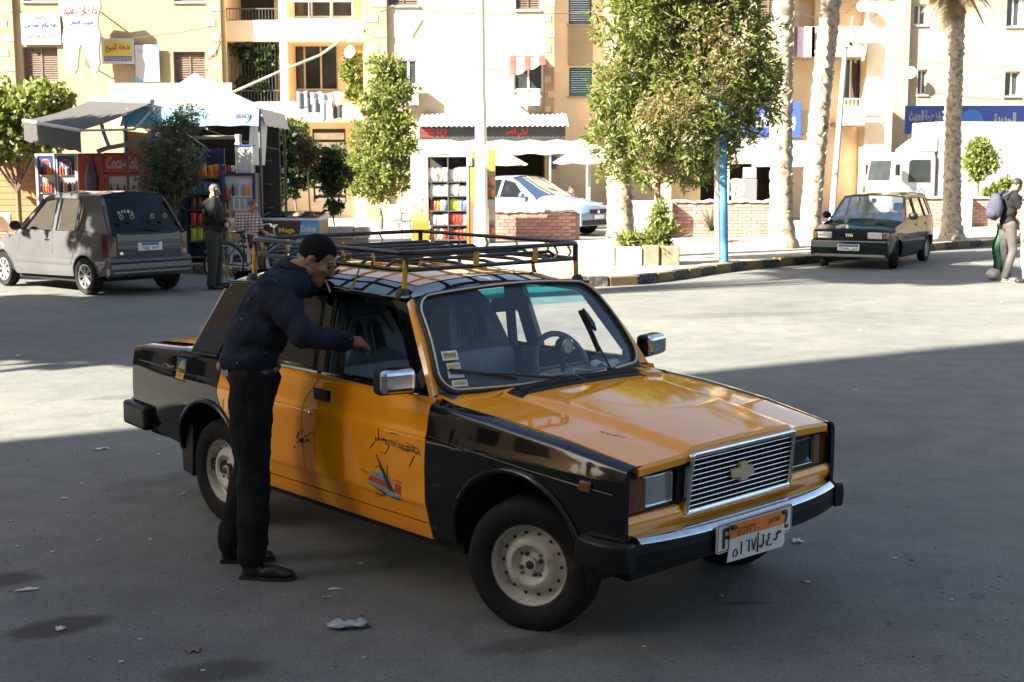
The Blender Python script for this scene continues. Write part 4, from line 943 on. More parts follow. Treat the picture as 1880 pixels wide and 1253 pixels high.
# --- pale building at the far right
b3 = thing('pale_building', 'pale sunlit building behind the white truck and its blue shop sign', 'building')
YG = 55.0; xG0, xG1 = at(1632, 0, YG).x, 44
hG = [prect((1686, 132, 1706, 178), YG), prect((1846, 136, 1876, 182), YG), prect((1680, 12, 1705, 50), YG), prect((1850, 0, 1880, 54), YG), prect((1686, -110, 1706, -62), YG), prect((1960, 136, 1990, 182), YG)]
wall(b3, xG0, xG1, 0, HT + 2, YG, hG, m_wall3)
for h in hG: win(b3, *h, YG, 'glass', n=2, inset=.2)
MB().bx(xG0, xG1, YG + .31, 64, 0, HT + 1.9).obj('inner_block', m_wall, b3)
MB().bx(xG0 - .3, xG0 + .9, YG - .25, YG - .003, 0, HT + 2).obj('corner_pier', m_wall3, b3)
MB().bx(xG0, xG1, YG, 64, HT + 2, HT + 2.4).obj('roof_slab', m_conc, b3)

# --- the tall building behind the photographer, whose shadow lies over the taxi (never in view)
b0 = thing('tower_block', 'tall apartment block behind the camera that shades the taxi', 'building')
MB().bx(-24, -8, -42, -2.34, 0, 30).obj('wall', m_wall, b0)
for fl in range(9):
    for k in range(10):
        y = -5 - k * 3.7; z = 1.2 + fl * 3.2
        MB().bx(-8.02, -7.96, y - .7, y + .7, z, z + 1.4).obj('window', m_pane, b0)
    for k in range(4): x = -22 + k * 4; MB().bx(x - .7, x + .7, -2.36, -2.30, 1.2 + fl * 3.2, 2.6 + fl * 3.2).obj('window', m_pane, b0)
# --- unseen blocks added to darken the taxi's reflections (left) and the shaded foreground (rear)
b4 = thing('reflection_block', 'unseen block added out of view on the left to darken the taxi reflections', 'building')
MB().bx(-40, -28, -2, 30, 0, 12).obj('wall', m_wall, b4)
for k in range(8): MB().bx(-28.02, -27.95, 0 + k * 4, 2.6 + k * 4, .1, 3).obj('shutter', m_shut, b4)
b5 = thing('rear_shade_block', 'unseen block added behind the camera to darken the foreground', 'building')
MB().bx(-7.5, 6, -30, -3.4, 0, 22).obj('wall', m_wall, b5)
for fl in range(5):
    for k in range(4): MB().bx(-6 + k * 3, -4.6 + k * 3, -3.43, -3.36, 1 + fl * 3.1, 2.4 + fl * 3.1).obj('window', m_pane, b5)

# ---------------------------------------------------------------- generic small cars
def car_wheel(parent, x, y, r, rimr, w, rim_m, spokes, steer=0.0):
    sg = 1 if y > 0 else -1
    e = bpy.data.objects.new('wheel', None); COL.objects.link(e); e.parent = parent; e.location = (x, y, r); e.rotation_euler = (0, 0, steer)
    o = lambda p: [(a, sg * h) for a, h in p]
    MB().lathe(o([(rimr * .95, -w * .5), (r * .93, -w * .52), (r, -w * .35), (r, w * .35), (r * .93, w * .52), (rimr * 1.04, w * .48), (rimr, w * .40)]), 32, axis='Y').obj('tyre', m_tyre, e, smooth=40, recalc=True)
    if spokes:
        rm = MB().lathe(o([(rimr * 1.02, w * .44), (rimr * .93, w * .40), (rimr * .90, w * .1), (rimr * .3, w * .05), (0, w * .05)]), 32, axis='Y').obj('rim', mat('rim_shadow', (.05, .05, .05), .5), e, smooth=40, recalc=True)
        MB().lathe(o([(rimr * 1.02, w * .46), (rimr * .90, w * .44), (rimr * .88, w * .36)]), 32, axis='Y').obj('rim_edge', rim_m, rm, smooth=40, recalc=True)
        b = MB()
        for k in range(spokes):
            a = 2 * PI * k / spokes
            for da in (-.12, .12):
                b.tube([(rimr * .2 * math.cos(a), sg * w * .40, rimr * .2 * math.sin(a)), (rimr * .9 * math.cos(a + da), sg * w * .42, rimr * .9 * math.sin(a + da))], rimr * .065, 5)
        b.lathe(o([(rimr * .28, w * .36), (rimr * .26, w * .44), (0, w * .45)]), 16, axis='Y'); b.obj('spokes', rim_m, rm, smooth=40)
    else:
        rm = MB().lathe(o([(rimr * 1.03, w * .46), (rimr * .95, w * .42), (rimr * .88, w * .28), (rimr * .70, w * .26), (rimr * .55, w * .36), (rimr * .30, w * .40), (0, w * .40)]), 32, axis='Y').obj('rim', rim_m, e, smooth=40, recalc=True)
        b = MB()
        for k in range(8): a = 2 * PI * k / 8; b.lathe(o([(rimr * .07, w * .275), (0, w * .276)]), 8, c=(rimr * .78 * math.cos(a), sg * .003, rimr * .78 * math.sin(a)), axis='Y')
        b.obj('rim_slots', m_dark, rm)
    return e
def small_car(name, label, loc, rz, S):
    """hatchback or saloon from a side outline: S holds outlines in metres, x = 0 at the front axle, nose towards +x"""
    t = thing(name, label, 'car', loc, rz, None); pm = S['paint']; W = S['w']; WR = S['wr']
    belt = S['belt']; bot = S['bottom']; arches = S['arch']; prof = S['prof']
    xr, xf = S['xr'], S['xf']
    def taper(x):
        k = 1.0
        if x > S['tf']: k -= S['kf'] * ((x - S['tf']) / (xf - S['tf'])) ** 2
        if x < S['tr']: k -= S['kr'] * ((S['tr'] - x) / (S['tr'] - xr)) ** 2
        return k
    ys = lambda x, z: W * interp(prof, (z - .15) / .8) * taper(x)
    def zl(x):
        z = interp(bot, x)
        for ax, az, r_ in arches:
            if abs(x - ax) < r_: z = max(z, az + math.sqrt(r_ * r_ - (x - ax) ** 2))
        return z
    top = S['top']; zb = lambda x: interp(belt, x)
    nx, nz = 72, 12
    body = MB(); rows = []
    for i in range(nx + 1):
        x = lerp(xr, xf, i / nx); r_ = []
        b_ = min(zb(x), interp(top, x)); l = min(zl(x), b_ - .03)
        for sg in (-1,):
            r_ += [(x, -(ys(x, l) - .05), l)] + [(x, -ys(x, lerp(l, b_, j / nz)), lerp(l, b_, j / nz)) for j in range(nz + 1)]
        yb = ys(x, b_); deck = interp(S['deck'], x) if S.get('deck') else b_
        if interp(S['lid'], x) > .5:   # bonnet or boot: close across the top
            zt = interp(top, x); m_ = 8
            for j in range(1, 2 * m_):
                v = -1 + j / m_; r_.append((x, v * (yb - .03 * (1 - abs(v))), b_ + (zt - b_) * (1 - abs(v) ** 3.0) + .012 * (1 - v * v)))
        else:
            for j in range(1, 16): v = -1 + j / 8; r_.append((x, v * (yb - .05), b_ - .05))
        r_ += [(p[0], -p[1], p[2]) for p in reversed(r_[:nz + 2])]
        rows.append(r_)
    n = len(rows[0]); body.v = [p for r_ in rows for p in r_]
    body.f = [(i * n + j, (i + 1) * n + j, (i + 1) * n + j + 1, i * n + j + 1) for i in range(nx) for j in range(n - 1)]
    body.f += [tuple(range(n)), tuple(nx * n + j for j in reversed(range(n)))]
    body.obj('body', pm, t, smooth=32, recalc=True)
    MB().bx(arches[1][0] + .3, arches[0][0] - .3, -W + .12, W - .12, .17, .5).obj('underbody', m_dark, t)
    for ax, az, r_ in arches: MB().bx(ax - r_ + .01, ax + r_ - .01, -W + .22, W - .22, .2, az + r_ + .05).obj('wheel_well', m_dark, t)
    # glasshouse
    g0, g1, g2, g3 = S['gh']          # x of: windscreen base, windscreen top, rear top, rear base
    zr = S['zroof']
    def gyy(x, z): f = (z - zb(x)) / max(.05, zr(x) - zb(x)); return lerp(ys(x, zb(x)) - .012, WR * taper(x), max(0, min(1, f)))
    N = 12
    ol = [(g0, zb(g0))] + [(lerp(g0, g1, k / 5), lerp(zb(g0), zr(g1), (k / 5) ** S.get('wsc', 1.0))) for k in range(1, 6)] + [(lerp(g1, g2, k / N), zr(lerp(g1, g2, k / N))) for k in range(1, N + 1)] + [(lerp(g2, g3, k / 4), lerp(zr(g2), zb(g3), (k / 4) ** S.get('rsc', 1.0))) for k in range(1, 5)]
    ol += [(lerp(g3, g0, k / 8), zb(lerp(g3, g0, k / 8))) for k in range(1, 8)]
    for sg in (-1, 1):
        MB().prism(ol, lambda p: (p[0], sg * gyy(*p), p[1]), lambda p: (p[0], sg * (gyy(*p) - .03), p[1]), S['wins']).obj('side_frame', S.get('frame', pm), t, recalc=True, smooth=35)
        for w_ in S['wins']: MB().sheet(w_, lambda p: (p[0], sg * (gyy(*p) - .012), p[1])).obj('side_window', S['glass'], t)
        for w_ in S['wins'][:2]: MB().tube([(p[0], sg * (gyy(*p) + .002), p[1]) for p in w_], .008, 5, closed=True).obj('window_rubber', m_rub, t)
    crown = S.get('crown', .05)
    def rooff(u, v):
        x = lerp(g1, g2, u); s_ = 2 * v - 1; w_ = gyy(x, zr(x)); return (x, s_ * w_, zr(x) + crown * (1 - abs(s_) ** 2.6))
    MB().grid(rooff, 16, 20).obj('roof', pm, t, smooth=180)
    def scr(xb, xt, cv): # windscreen or rear window patch
        def f(u, v):
            s_ = 2 * v - 1; zz0, zz1 = zb(xb), zr(xt); z = lerp(zz0, zz1, u); x = lerp(xb, xt, u ** (1 / (S.get('wsc', 1.0) if cv > 0 else S.get('rsc', 1.0)))); w_ = gyy(xt if u > .99 else x, z) if u < .999 else gyy(xt, zz1)
            return (x + cv * (1 - s_ * s_), s_ * (w_ - .004), z + crown * u * (1 - abs(s_) ** 2.6))
        return f
    fw = scr(g0, g1, S.get('wsbow', .07)); MB().grid(fw, 8, 16).obj('windscreen', S['glass'], t, smooth=180)
    bw_ = scr(g3, g2, -S.get('rsbow', .05)); MB().grid(bw_, 8, 16).obj('rear_window', S.get('rglass', S['glass']), t, smooth=180)
    for f in (fw, bw_):
        e_ = [f(0, k / 12) for k in range(13)] + [f(k / 6, 1) for k in range(1, 7)] + [f(1, 1 - k / 12) for k in range(1, 13)] + [f(1 - k / 6, 0) for k in range(1, 6)]
        MB().tube(e_, .014, 6, closed=True).obj('screen_rubber', S.get('scrm', m_rub), t, smooth=60)
    # cabin
    MB().bx(g3 + .25, g0 - .25, -W + .14, W - .14, .3, .45).obj('cabin_floor', m_dark, t)
    MB().prism([(g0 - .02, .5), (g0 - .05, zb(g0) - .01), (g0 - .42, zb(g0) - .02), (g0 - .5, .55)], lambda p: (p[0], -W + .12, p[1]), lambda p: (p[0], W - .12, p[1])).obj('dashboard', m_int, t, recalc=True)
    for sy in (-.33, .33):
        s0 = g0 - 1.05; MB().prism([(s0 - .1, .4), (s0 + .45, .42), (s0 + .45, .55), (s0 + .08, .56), (s0 - .12, 1.02), (s0 - .25, 1.02)], lambda p: (p[0], sy - .22, p[1]), lambda p: (p[0], sy + .22, p[1])).obj('front_seat', m_seat, t, recalc=True, bevel=.03)
        MB().bx(s0 - .27, s0 - .17, sy - .12, sy + .12, 1.05, 1.22).obj('headrest', m_seat, t, bevel=.03)
    s0 = g3 + .55; MB().prism([(s0 - .1, .4), (s0 + .4, .42), (s0 + .4, .55), (s0 + .08, .56), (s0 - .12, .98), (s0 - .25, .98)], lambda p: (p[0], -W + .2, p[1]), lambda p: (p[0], W - .2, p[1])).obj('rear_seat', m_seat, t, recalc=True, bevel=.03)
    C_ = Vector((g0 - .52, .33, zb(g0) + .0)); Mr = Matrix.Rotation(R(-25), 3, 'Y')
    MB().tube([C_ + Mr @ Vector((0, .18 * math.cos(2 * PI * k / 20), .18 * math.sin(2 * PI * k / 20))) for k in range(20)], .016, 6, closed=True).obj('steering_wheel', m_plas, t)
    # door seams, handles, side strips
    for sg in (-1, 1):
        for sx_ in S['seams']:
            MB().tube([(x, sg * (ys(x, z) + .0005), z) for x, z in sx_], .004, 4).obj('door_seam', m_dark, t)
        for hx, hz_ in S['handles']: MB().box((hx, sg * (ys(hx, hz_) + .004), hz_), (.13, .016, .04)).obj('door_handle', S.get('handle_m', m_plas), t, bevel=.008)
        if S.get('strip'): z0_, h_ = S['strip']; MB().grid(lambda u, v: (lerp(arches[1][0] + arches[1][2] + .03, arches[0][0] - arches[0][2] - .03, u), sg * (ys(lerp(arches[1][0], arches[0][0], u), lerp(z0_ - h_, z0_ + h_, v)) + .012 * math.sin(PI * v) + .002), lerp(z0_ - h_, z0_ + h_, v)), 12, 4).obj('side_strip', S['strip_m'], t, smooth=60)
        mx_, mz_ = S['mirror']; mo = MB().ball((mx_, sg * (W + .09), mz_), (.06, .095, .075), 14, 10).obj('wing_mirror', S.get('mirror_m', m_plas), t, smooth=180)
        MB().tube([(mx_ + .02, sg * (W - .03), mz_ - .05), (mx_, sg * (W + .05), mz_ - .02)], .02, 6).obj('mirror_arm', m_plas, mo)
    for (ax, az, r_), st in zip(arches, (S.get('steer', 0), 0)):
        for sg in (-1, 1):
            car_wheel(t, ax, sg * S['track'], S['r'], S['rim'], S['tw'], S['rim_m'], S['spokes'], st if ax == arches[0][0] else 0)
            MB().tube([(ax + r_ * math.cos(a), sg * (ys(ax + r_ * math.cos(a), az + r_ * math.sin(a)) + .003), az + r_ * math.sin(a)) for a in [lerp(0, PI, k / 20) for k in range(21)]], .013, 6).obj('arch_lip', pm, t, smooth=60)
    return t, ys
# dark grey hatchback, left, seen from behind
m_gry = mat('hatchback_grey_paint', (.080, .080, .084), .5, spec=0, coat=1.0, var=.12, scale=2)
gl_tint = glass_mat('hatchback_tinted_glass', (.10, .12, .13)); gl_lite = glass_mat('hatchback_side_glass', (.35, .40, .43), refl=1.6)
S = dict(paint=m_gry, w=.748, wr=.53, xr=-2.94, xf=.56, tf=-.2, tr=-2.2, kf=.24, kr=.10, arch=[(0, .28, .315), (-2.38, .28, .315)],
    prof=[(0, .90), (.2, .975), (.45, 1.0), (.7, .985), (1.0, .95)], bottom=[(-2.94, .32), (-2.7, .27), (0, .22), (.56, .27)],
    belt=[(-2.94, .90), (-2.2, .92), (-.6, .87), (-.25, .83), (.2, .76), (.5, .60), (.56, .50)], top=[(-2.94, .96), (-.35, .93), (0, .88), (.35, .76), (.56, .56)], lid=[(-.42, 0), (-.40, 1), (.56, 1)],
    gh=(-.38, -1.05, -2.55, -2.93), zroof=lambda x: interp([(-2.75, 1.43), (-2.3, 1.47), (-1.5, 1.475), (-1.0, 1.40)], x), crown=.045, wsc=.9, rsc=1.25, rsbow=.04,
    wins=[[(-.60, .915), (-1.03, 1.355), (-1.42, 1.405), (-1.45, .925)], [(-1.56, .925), (-1.53, 1.405), (-2.05, 1.395), (-2.10, .93)], [(-2.15, .93), (-2.10, 1.385), (-2.20, 1.36), (-2.34, 1.10), (-2.36, .945)]],
    glass=gl_lite, rglass=gl_tint, seams=[[(-.55, .86), (-.50, .6), (-.52, .3)], [(-1.50, .92), (-1.52, .6), (-1.5, .28)], [(-2.32, .93), (-2.22, .72), (-2.06, .52)]], handles=[(-1.36, .78), (-2.10, .80)], handle_m=m_chr,
    strip=(.46, .045), strip_m=m_gry, mirror=(-.62, .98), mirror_m=m_plas, r=.275, rim=.175, tw=.16, rim_m=mat('alloy_silver', (.42, .42, .42), .35, metal=.6), spokes=8, track=.66)
hb, hys = small_car('hatchback', 'dark grey hatchback parked by the kiosk, seen from behind', (-8.17, 22.30, 0), 0, S)
hb.rotation_euler = (0, 0, math.atan2(1.58, -1.80))
hb.location = (-8.02, 22.75, 0); hb.scale = (1.06, 1.06, 1.06)
m_tl = mat('hatchback_tail_lamp', (.055, .008, .008), .12, coat=1.0)
for sg in (-1, 1):
    MB().prism([(.745, .565), (.56, .565), (.60, .88), (.70, .905), (.735, .90)], lambda p: (-2.955 + (.02 if p[0] > .68 else 0), sg * p[0] * .915, p[1]), lambda p: (-2.80, sg * p[0] * .94, p[1])).obj('tail_light', m_tl, hb, recalc=True, bevel=.01)
tg = MB().grid(lambda u, v: (-2.958 - .012 * math.sin(PI * u), lerp(-.54, .54, v), lerp(.56, .905, u)), 8, 16).obj('tailgate', m_gry, hb, smooth=180)
MB().bx(-2.962, -2.95, -.34, .30, .62, .80).obj('plate_recess', mat('recess_grey', (.12, .12, .13), .5), hb)
bb = MB().prism([(-2.90, .26), (-3.0, .30), (-3.03, .40), (-3.02, .52), (-2.95, .56), (-2.85, .56)], lambda p: (p[0], -.70, p[1]), lambda p: (p[0], .70, p[1])).obj('rear_bumper', m_gry, hb, recalc=True, bevel=.025, seg=3)
MB().tube([(-3.018, -.66, .345), (-3.032, 0, .345), (-3.018, .66, .345)], .010, 5).obj('bumper_strip', mat('bumper_strip_tan', (.3, .26, .2), .4), bb)
MB().bx(-3.04, -3.02, -.69, .69, .47, .50).obj('bumper_ledge', m_plas, bb, bevel=.006)
pl_ = MB().bx(-2.975, -2.963, -.21, .20, .645, .765).obj('number_plate', m_pw, hb, bevel=.01)
m_blue = mat('plate_blue', (.03, .12, .35), .5)
MB().bx(-2.9795, -2.9752, -.15, .14, .722, .762).obj('plate_band', m_blue, pl_)
text('٣٨١٤', m_ink, pl_, .13, .055, facing((-2.9755, .075, .685), (-1, 0, 0)), bold=.02); text('ﻡﺱﺩ', m_ink, pl_, .12, .05, facing((-2.9755, -.085, .685), (-1, 0, 0)), bold=.02)
m_stk = mat('sticker_lime', (.30, .32, .10), .5)
for y in (.40, .22, -.12, -.34): MB().tube([(-2.875 + .0, y + .028 * math.cos(2 * PI * k / 14), 1.14 + .03 * math.sin(2 * PI * k / 14)) for k in range(14)], .009, 4, closed=True).obj('window_sticker', m_stk, hb)
for k, ch in enumerate('MALEX'): text(ch, m_stw, hb, .035, .045, facing((-2.84, .42 - k * .055, 1.20 + .03 * math.sin(k * .8)), (-1, 0, .3)), name='window_lettering')
MB().tube([(-2.965, -.25, .96), (-2.95, -.10, 1.02), (-2.94, .02, 1.05)], .008, 5).obj('rear_wiper', m_plas, hb)
MB().lathe([(.03, 0), (.0, .006)], 14, c=(-2.97, -.42 + .9, .61), axis='X', M=Matrix.Scale(-1, 3, (1, 0, 0))).obj('badge', m_chr, hb)
# dark green-blue boxy hatchback, right, seen from the front
m_uno = mat('boxy_car_paint', (.006, .016, .018), .5, spec=0, coat=.55, var=.15, scale=2)
gl_u = glass_mat('boxy_car_glass', (.75, .84, .82), film=.02, filmcol=(.3, .34, .34), refl=.45)
S = dict(paint=m_uno, w=.775, wr=.60, xr=-2.98, xf=.64, tf=.1, tr=-2.4, kf=.07, kr=.06, arch=[(0, .27, .30), (-2.36, .27, .30)],
    prof=[(0, .93), (.15, .97), (.45, 1.0), (.7, .99), (1.0, .955)], bottom=[(-2.98, .30), (0, .22), (.64, .27)],
    belt=[(-2.98, .92), (-.7, .895), (-.4, .885), (.3, .79), (.62, .735), (.64, .70)], top=[(-2.98, .96), (-.35, .93), (.2, .84), (.6, .765), (.64, .72)], lid=[(-.47, 0), (-.45, 1), (.64, 1)],
    gh=(-.42, -.98, -2.62, -2.96), zroof=lambda x: interp([(-2.7, 1.37), (-2.0, 1.395), (-.9, 1.35)], x), crown=.035,
    wins=[[(-.66, .945), (-.98, 1.30), (-1.36, 1.325), (-1.42, .945)], [(-1.50, .945), (-1.45, 1.325), (-2.05, 1.325), (-2.20, .95)], [(-2.28, .955), (-2.14, 1.32), (-2.45, 1.30), (-2.66, .965)]],
    glass=gl_u, seams=[[(-.55, .88), (-.50, .6), (-.52, .3)], [(-1.46, .92), (-1.47, .6), (-1.45, .28)], [(-2.25, .93), (-2.2, .72), (-2.04, .50)]], handles=[(-1.36, .80), (-2.12, .80)],
    mirror=(-.66, .99), r=.275, rim=.168, tw=.155, rim_m=mat('steel_rim_dull', (.22, .21, .20), .5, var=.2, scale=20), spokes=0, track=.675, steer=.30)
un, uys = small_car('boxy_hatchback', 'dark boxy hatchback facing the camera beside the palm trunks', (0, 0, 0), 0, S)
un.rotation_euler = (0, 0, math.atan2(-.86, -.51)); un.location = (6.80, 25.9, 0)
MB().prism([(.58, .24), (.70, .27), (.715, .42), (.70, .56), (.60, .58)], lambda p: (p[0] - .0, -.745, p[1]), lambda p: (p[0], .745, p[1])).obj('front_bumper', m_uno, un, recalc=True, bevel=.03, seg=3)
MB().bx(.60, .705, -.70, .70, .235, .30).obj('bumper_lip', mat('dusty_plastic', (.20, .19, .17), .7), un, bevel=.02)
MB().bx(.60, .652, -.715, .715, .585, .715).obj('front_panel', m_plas, un)
for sg in (-1, 1):
    h_ = MB().bx(.60, .664, sg * .345, sg * .62, .59, .71).obj('headlight', mat('headlight_glass', (.42, .42, .38), .12, coat=1, var=.3, scale=20), un, bevel=.01)
    MB().bx(.58, .66, sg * .625, sg * .725, .59, .71).obj('indicator', m_amb, un, bevel=.01)
for k in range(4): z = .607 + k * .028; MB().bx(.652, .666, -.335, .335, z, z + .010).obj('grille_bar', m_uno, un)
for k in range(4): MB().box((.672, -.055 + k * .036, .655), (.012, .016, .062), M=Matrix.Rotation(R(14), 3, 'X')).obj('badge', m_chr, un)
pl_ = MB().bx(.712, .722, -.21, .21, .36, .485).obj('number_plate', m_pw, un, bevel=.008); MB().bx(.7225, .7255, -.19, .19, .435, .480).obj('plate_band', m_blue, pl_); text('٢٧٨٤ ﻕﺩ', m_ink, pl_, .34, .05, facing((.7225, 0, .395), (1, 0, 0)), bold=.02)
MB().bx(-.75, -.60, .02, .22, .90, .91).obj('dash_paper', m_stw, un); MB().tube([(-.98, 0, 1.30), (-.95, 0, 1.25)], .05, 6).obj('rear_view_mirror', m_plas, un)
# pale blue saloon behind the low wall
m_bl = mat('saloon_blue_paint', (.15, .21, .31), .5, spec=0, coat=1.0, var=.05, scale=2)
gl_s = glass_mat('saloon_glass', (.25, .30, .30))
S = dict(paint=m_bl, w=.86, wr=.60, xr=-3.55, xf=.92, tf=0, tr=-2.9, kf=.16, kr=.12, arch=[(0, .31, .345), (-2.62, .31, .345)],
    prof=[(0, .93), (.2, .985), (.45, 1.0), (.7, .985), (1.0, .95)], bottom=[(-3.55, .35), (0, .22), (.92, .27)],
    belt=[(-3.55, .92), (-3.2, .97), (-.7, .92), (-.2, .87), (.5, .76), (.85, .64), (.92, .56)], top=[(-3.55, 1.0), (-2.9, 1.06), (-.3, 1.0), (.3, .90), (.75, .78), (.92, .62)], lid=[(-3.55, 1), (-2.97, 1), (-2.95, 0), (-.52, 0), (-.50, 1), (.92, 1)],
    gh=(-.42, -1.38, -2.35, -3.05), zroof=lambda x: interp([(-2.6, 1.42), (-2.0, 1.475), (-1.5, 1.475), (-1.2, 1.43)], x), crown=.045, wsc=.8, rsc=1.3,
    wins=[[(-.80, .955), (-1.28, 1.34), (-1.62, 1.41), (-1.66, .965)], [(-1.76, .965), (-1.72, 1.41), (-2.25, 1.385), (-2.52, 1.0)]],
    glass=gl_s, seams=[[(-.62, .90), (-.56, .6), (-.58, .3)], [(-1.70, .95), (-1.72, .6), (-1.70, .28)]], handles=[(-1.55, .85), (-2.4, .86)], handle_m=m_bl,
    mirror=(-.80, 1.02), mirror_m=m_bl, r=.315, rim=.205, tw=.19, rim_m=mat('alloy_grey', (.3, .3, .3), .35, metal=.6), spokes=5, track=.75)
sd, _ = small_car('saloon_car', 'pale blue saloon parked behind the low brick wall by the coffee shop', (0, 0, 0), 0, S)
sd.location = (1.55, 35.7, PAVE_Z); sd.rotation_euler = (0, 0, R(-40)); sd.scale = (1.05, 1.05, 1.05)
gr2 = MB().bx(.86, .925, -.36, .36, .56, .68).obj('grille', m_plas, sd, bevel=.02); MB().lathe([(.05, 0), (.045, .01), (0, .012)], 16, c=(.925, 0, .62), axis='X').obj('badge', m_chr, gr2)
MB().bx(.85, .94, -.66, .66, .28, .42).obj('lower_grille', m_plas, sd, bevel=.03)
for sg in (-1, 1): MB().prism([(.36, .60), (.70, .62), (.74, .70), (.40, .66)], lambda p: (.90 - (p[0] - .36) * .55, sg * p[0], p[1]), lambda p: (.70 - (p[0] - .36) * .3, sg * p[0], p[1])).obj('headlight', mat('headlight_clear', (.5, .5, .5), .1, coat=1), sd, recalc=True, bevel=.01)
MB().bx(.94, .952, -.2, .2, .44, .54).obj('number_plate', m_pw, sd)
# white box truck at the right, behind the wall
tr = thing('box_truck', 'white box truck parked in front of the pale building on the right', 'truck', (0, 0, 0)); tr.location = (at(1640, 300, 43.4).x + .05, 43.6, 0); tr.rotation_euler = (0, 0, R(13))
m_trk = mat('truck_white', (.40, .395, .385), .4, var=.04, scale=2)
YT = 0.0; tx = 0.0
def trk(name, m, x0, x1, y0, y1, z0, z1, bev=.04): return MB().bx(tx + x0, tx + x1, YT + y0, YT + y1, z0, z1).obj(name, m, tr, bevel=bev)
cab = MB().prism([(.0, .55), (.0, 1.42), (.10, 2.32), (.26, 2.42), (1.55, 2.42), (1.6, 2.2), (1.6, .55), (1.25, .55), (1.2, .75), (1.0, .92), (.62, .92), (.42, .75), (.38, .55)], lambda p: (tx + p[0], YT, p[1]), lambda p: (tx + p[0], YT + 1.75, p[1])).obj('cab', m_trk, tr, recalc=True, bevel=.05, seg=3)
MB().prism([(.60, 1.45), (.62, 2.12), (.72, 2.18), (1.38, 2.18), (1.40, 1.45)], lambda p: (tx + p[0], YT - .012, p[1]), lambda p: (tx + p[0], YT + .01, p[1])).obj('side_window', m_pane, tr, recalc=True)
MB().prism([(.12, 1.50), (1.63, 1.50), (1.58, 2.16), (.17, 2.16)], lambda p: (tx - .012 + (p[1] - 1.42) * .11, YT + p[0], p[1]), lambda p: (tx + .02 + (p[1] - 1.42) * .11, YT + p[0], p[1])).obj('windscreen', m_pane, tr, recalc=True)
trk('cargo_box', m_trk, 1.75, 7.4, -.12, 1.9, .95, 3.42, .03); trk('chassis', m_dark, .6, 7.2, .25, 1.5, .5, .9)
MB().prism([(1.7, 2.95), (1.45, 2.85), (1.0, 2.52), (1.0, 2.43), (1.7, 2.43)], lambda p: (tx + p[0], YT + .1, p[1]), lambda p: (tx + p[0], YT + 1.65, p[1])).obj('wind_deflector', m_trk, tr, recalc=True, bevel=.06)
for x in (.8, 5.4):
    for y in (.0, 1.6): car_wheel(tr, tx + x, YT + y, .40, .25, .22, m_rim, 0).location.z = .40 + PAVE_Z
trk('bumper', m_conc, -.06, .3, .02, 1.73, .45, .68)
for y in (-.16, 1.86): MB().box((tx + .12, YT + y, 1.85), (.10, .16, .36)).obj('wing_mirror', m_plas, tr, bevel=.03)
text('ISUZU', mat('truck_letter_blue', (.05, .09, .25), .5), tr, .6, .14, facing((tx + .95, YT - .015, 1.18), (0, -1, 0)))

# ---------------------------------------------------------------- signs, air conditioners, dishes and washing on the facades
m_signw = mat('sign_white', (.36, .355, .34), .5, var=.04, scale=4); m_signb = mat('sign_blue', (.035, .07, .30), .5, var=.1, scale=3); m_txr = mat('sign_red_ink', (.30, .022, .018), .6); m_txb = mat('sign_blue_ink', (.025, .04, .18), .6)
m_yel = mat('sign_yellow', (.40, .34, .06), .55); m_txk = mat('sign_grey_ink', (.10, .10, .12), .6); m_neon = mat('coffee_red', (.55, .03, .02), .4)
def board(name, label, p, Y, m, T=.06, cat='sign', bevel=.01):
    q = prect(p, Y); o = thing(name, label, cat, ((q[0] + q[1]) / 2, Y, q[2])); w, h = q[1] - q[0], q[3] - q[2]
    MB().bx(-w / 2, w / 2, 0, T, 0, h).obj('panel', m, o, bevel=bevel); return o, w, h
def put(o, w, h, body, m, u, v, fw, fh, bold=0.0, n=(0, -1, 0)): return text(body, m, o, w * fw, h * fh, facing((w * (u - .5), 0, h * v), n, off=.006), bold=bold)
o, w, h = board('doctor_sign', 'white doctor\'s sign with blue and red Arabic lettering above a brown shutter', (43, 20, 113, 78), YA - .12, m_signw)
put(o, w, h, ar('دكتور'), m_txr, .5, .86, .34, .12, .04); put(o, w, h, ar('عصام حسن'), m_txb, .5, .6, .84, .26, .06); put(o, w, h, ar('ماجستير امراض القلب والباطنة'), m_txr, .5, .26, .85, .10, .03); put(o, w, h, '٤٨٠٢٥٢٢', m_txb, .35, .08, .4, .08)
YS = YA - .95; q = prect((115, -12, 188, 132), YS); o = thing('tooth_sign', 'white tooth-shaped dentist sign projecting from the ochre wall', 'sign', ((q[0] + q[1]) / 2, YS, q[2])); w, h = q[1] - q[0], q[3] - q[2]
TO = [(-.18, .0), (-.10, .08), (-.07, .22), (-.04, .34), (0, .38), (.05, .34), (.12, .22), (.20, .06), (.28, .0), (.36, .04), (.42, .14), (.40, .30), (.44, .42), (.46, .52), (.40, .62), (.42, .74), (.50, .86), (.47, .95), (.36, 1.0), (.16, .985), (0, .97), (-.2, .99), (-.38, 1.0), (-.48, .94), (-.49, .84), (-.42, .72), (-.39, .6), (-.44, .46), (-.42, .32), (-.42, .16), (-.38, .04), (-.28, -.01)]
MB().prism([(a * w, c * h) for a, c in TO], lambda p: (p[0], 0, p[1]), lambda p: (p[0], .16, p[1])).obj('panel', m_signw, o, recalc=True, bevel=.03, seg=3)
put(o, w, h, ar('د/ طارق عبيد'), m_txr, .5, .80, .80, .13, .06); put(o, w, h, ar('طبيب اسنان'), m_txb, .52, .66, .56, .08, .05)
for z in (.95, .62): MB().tube([(0, .1, h * z), (0, YA - YS + .05, h * z)], .03, 6).obj('bracket', m_iron, o)
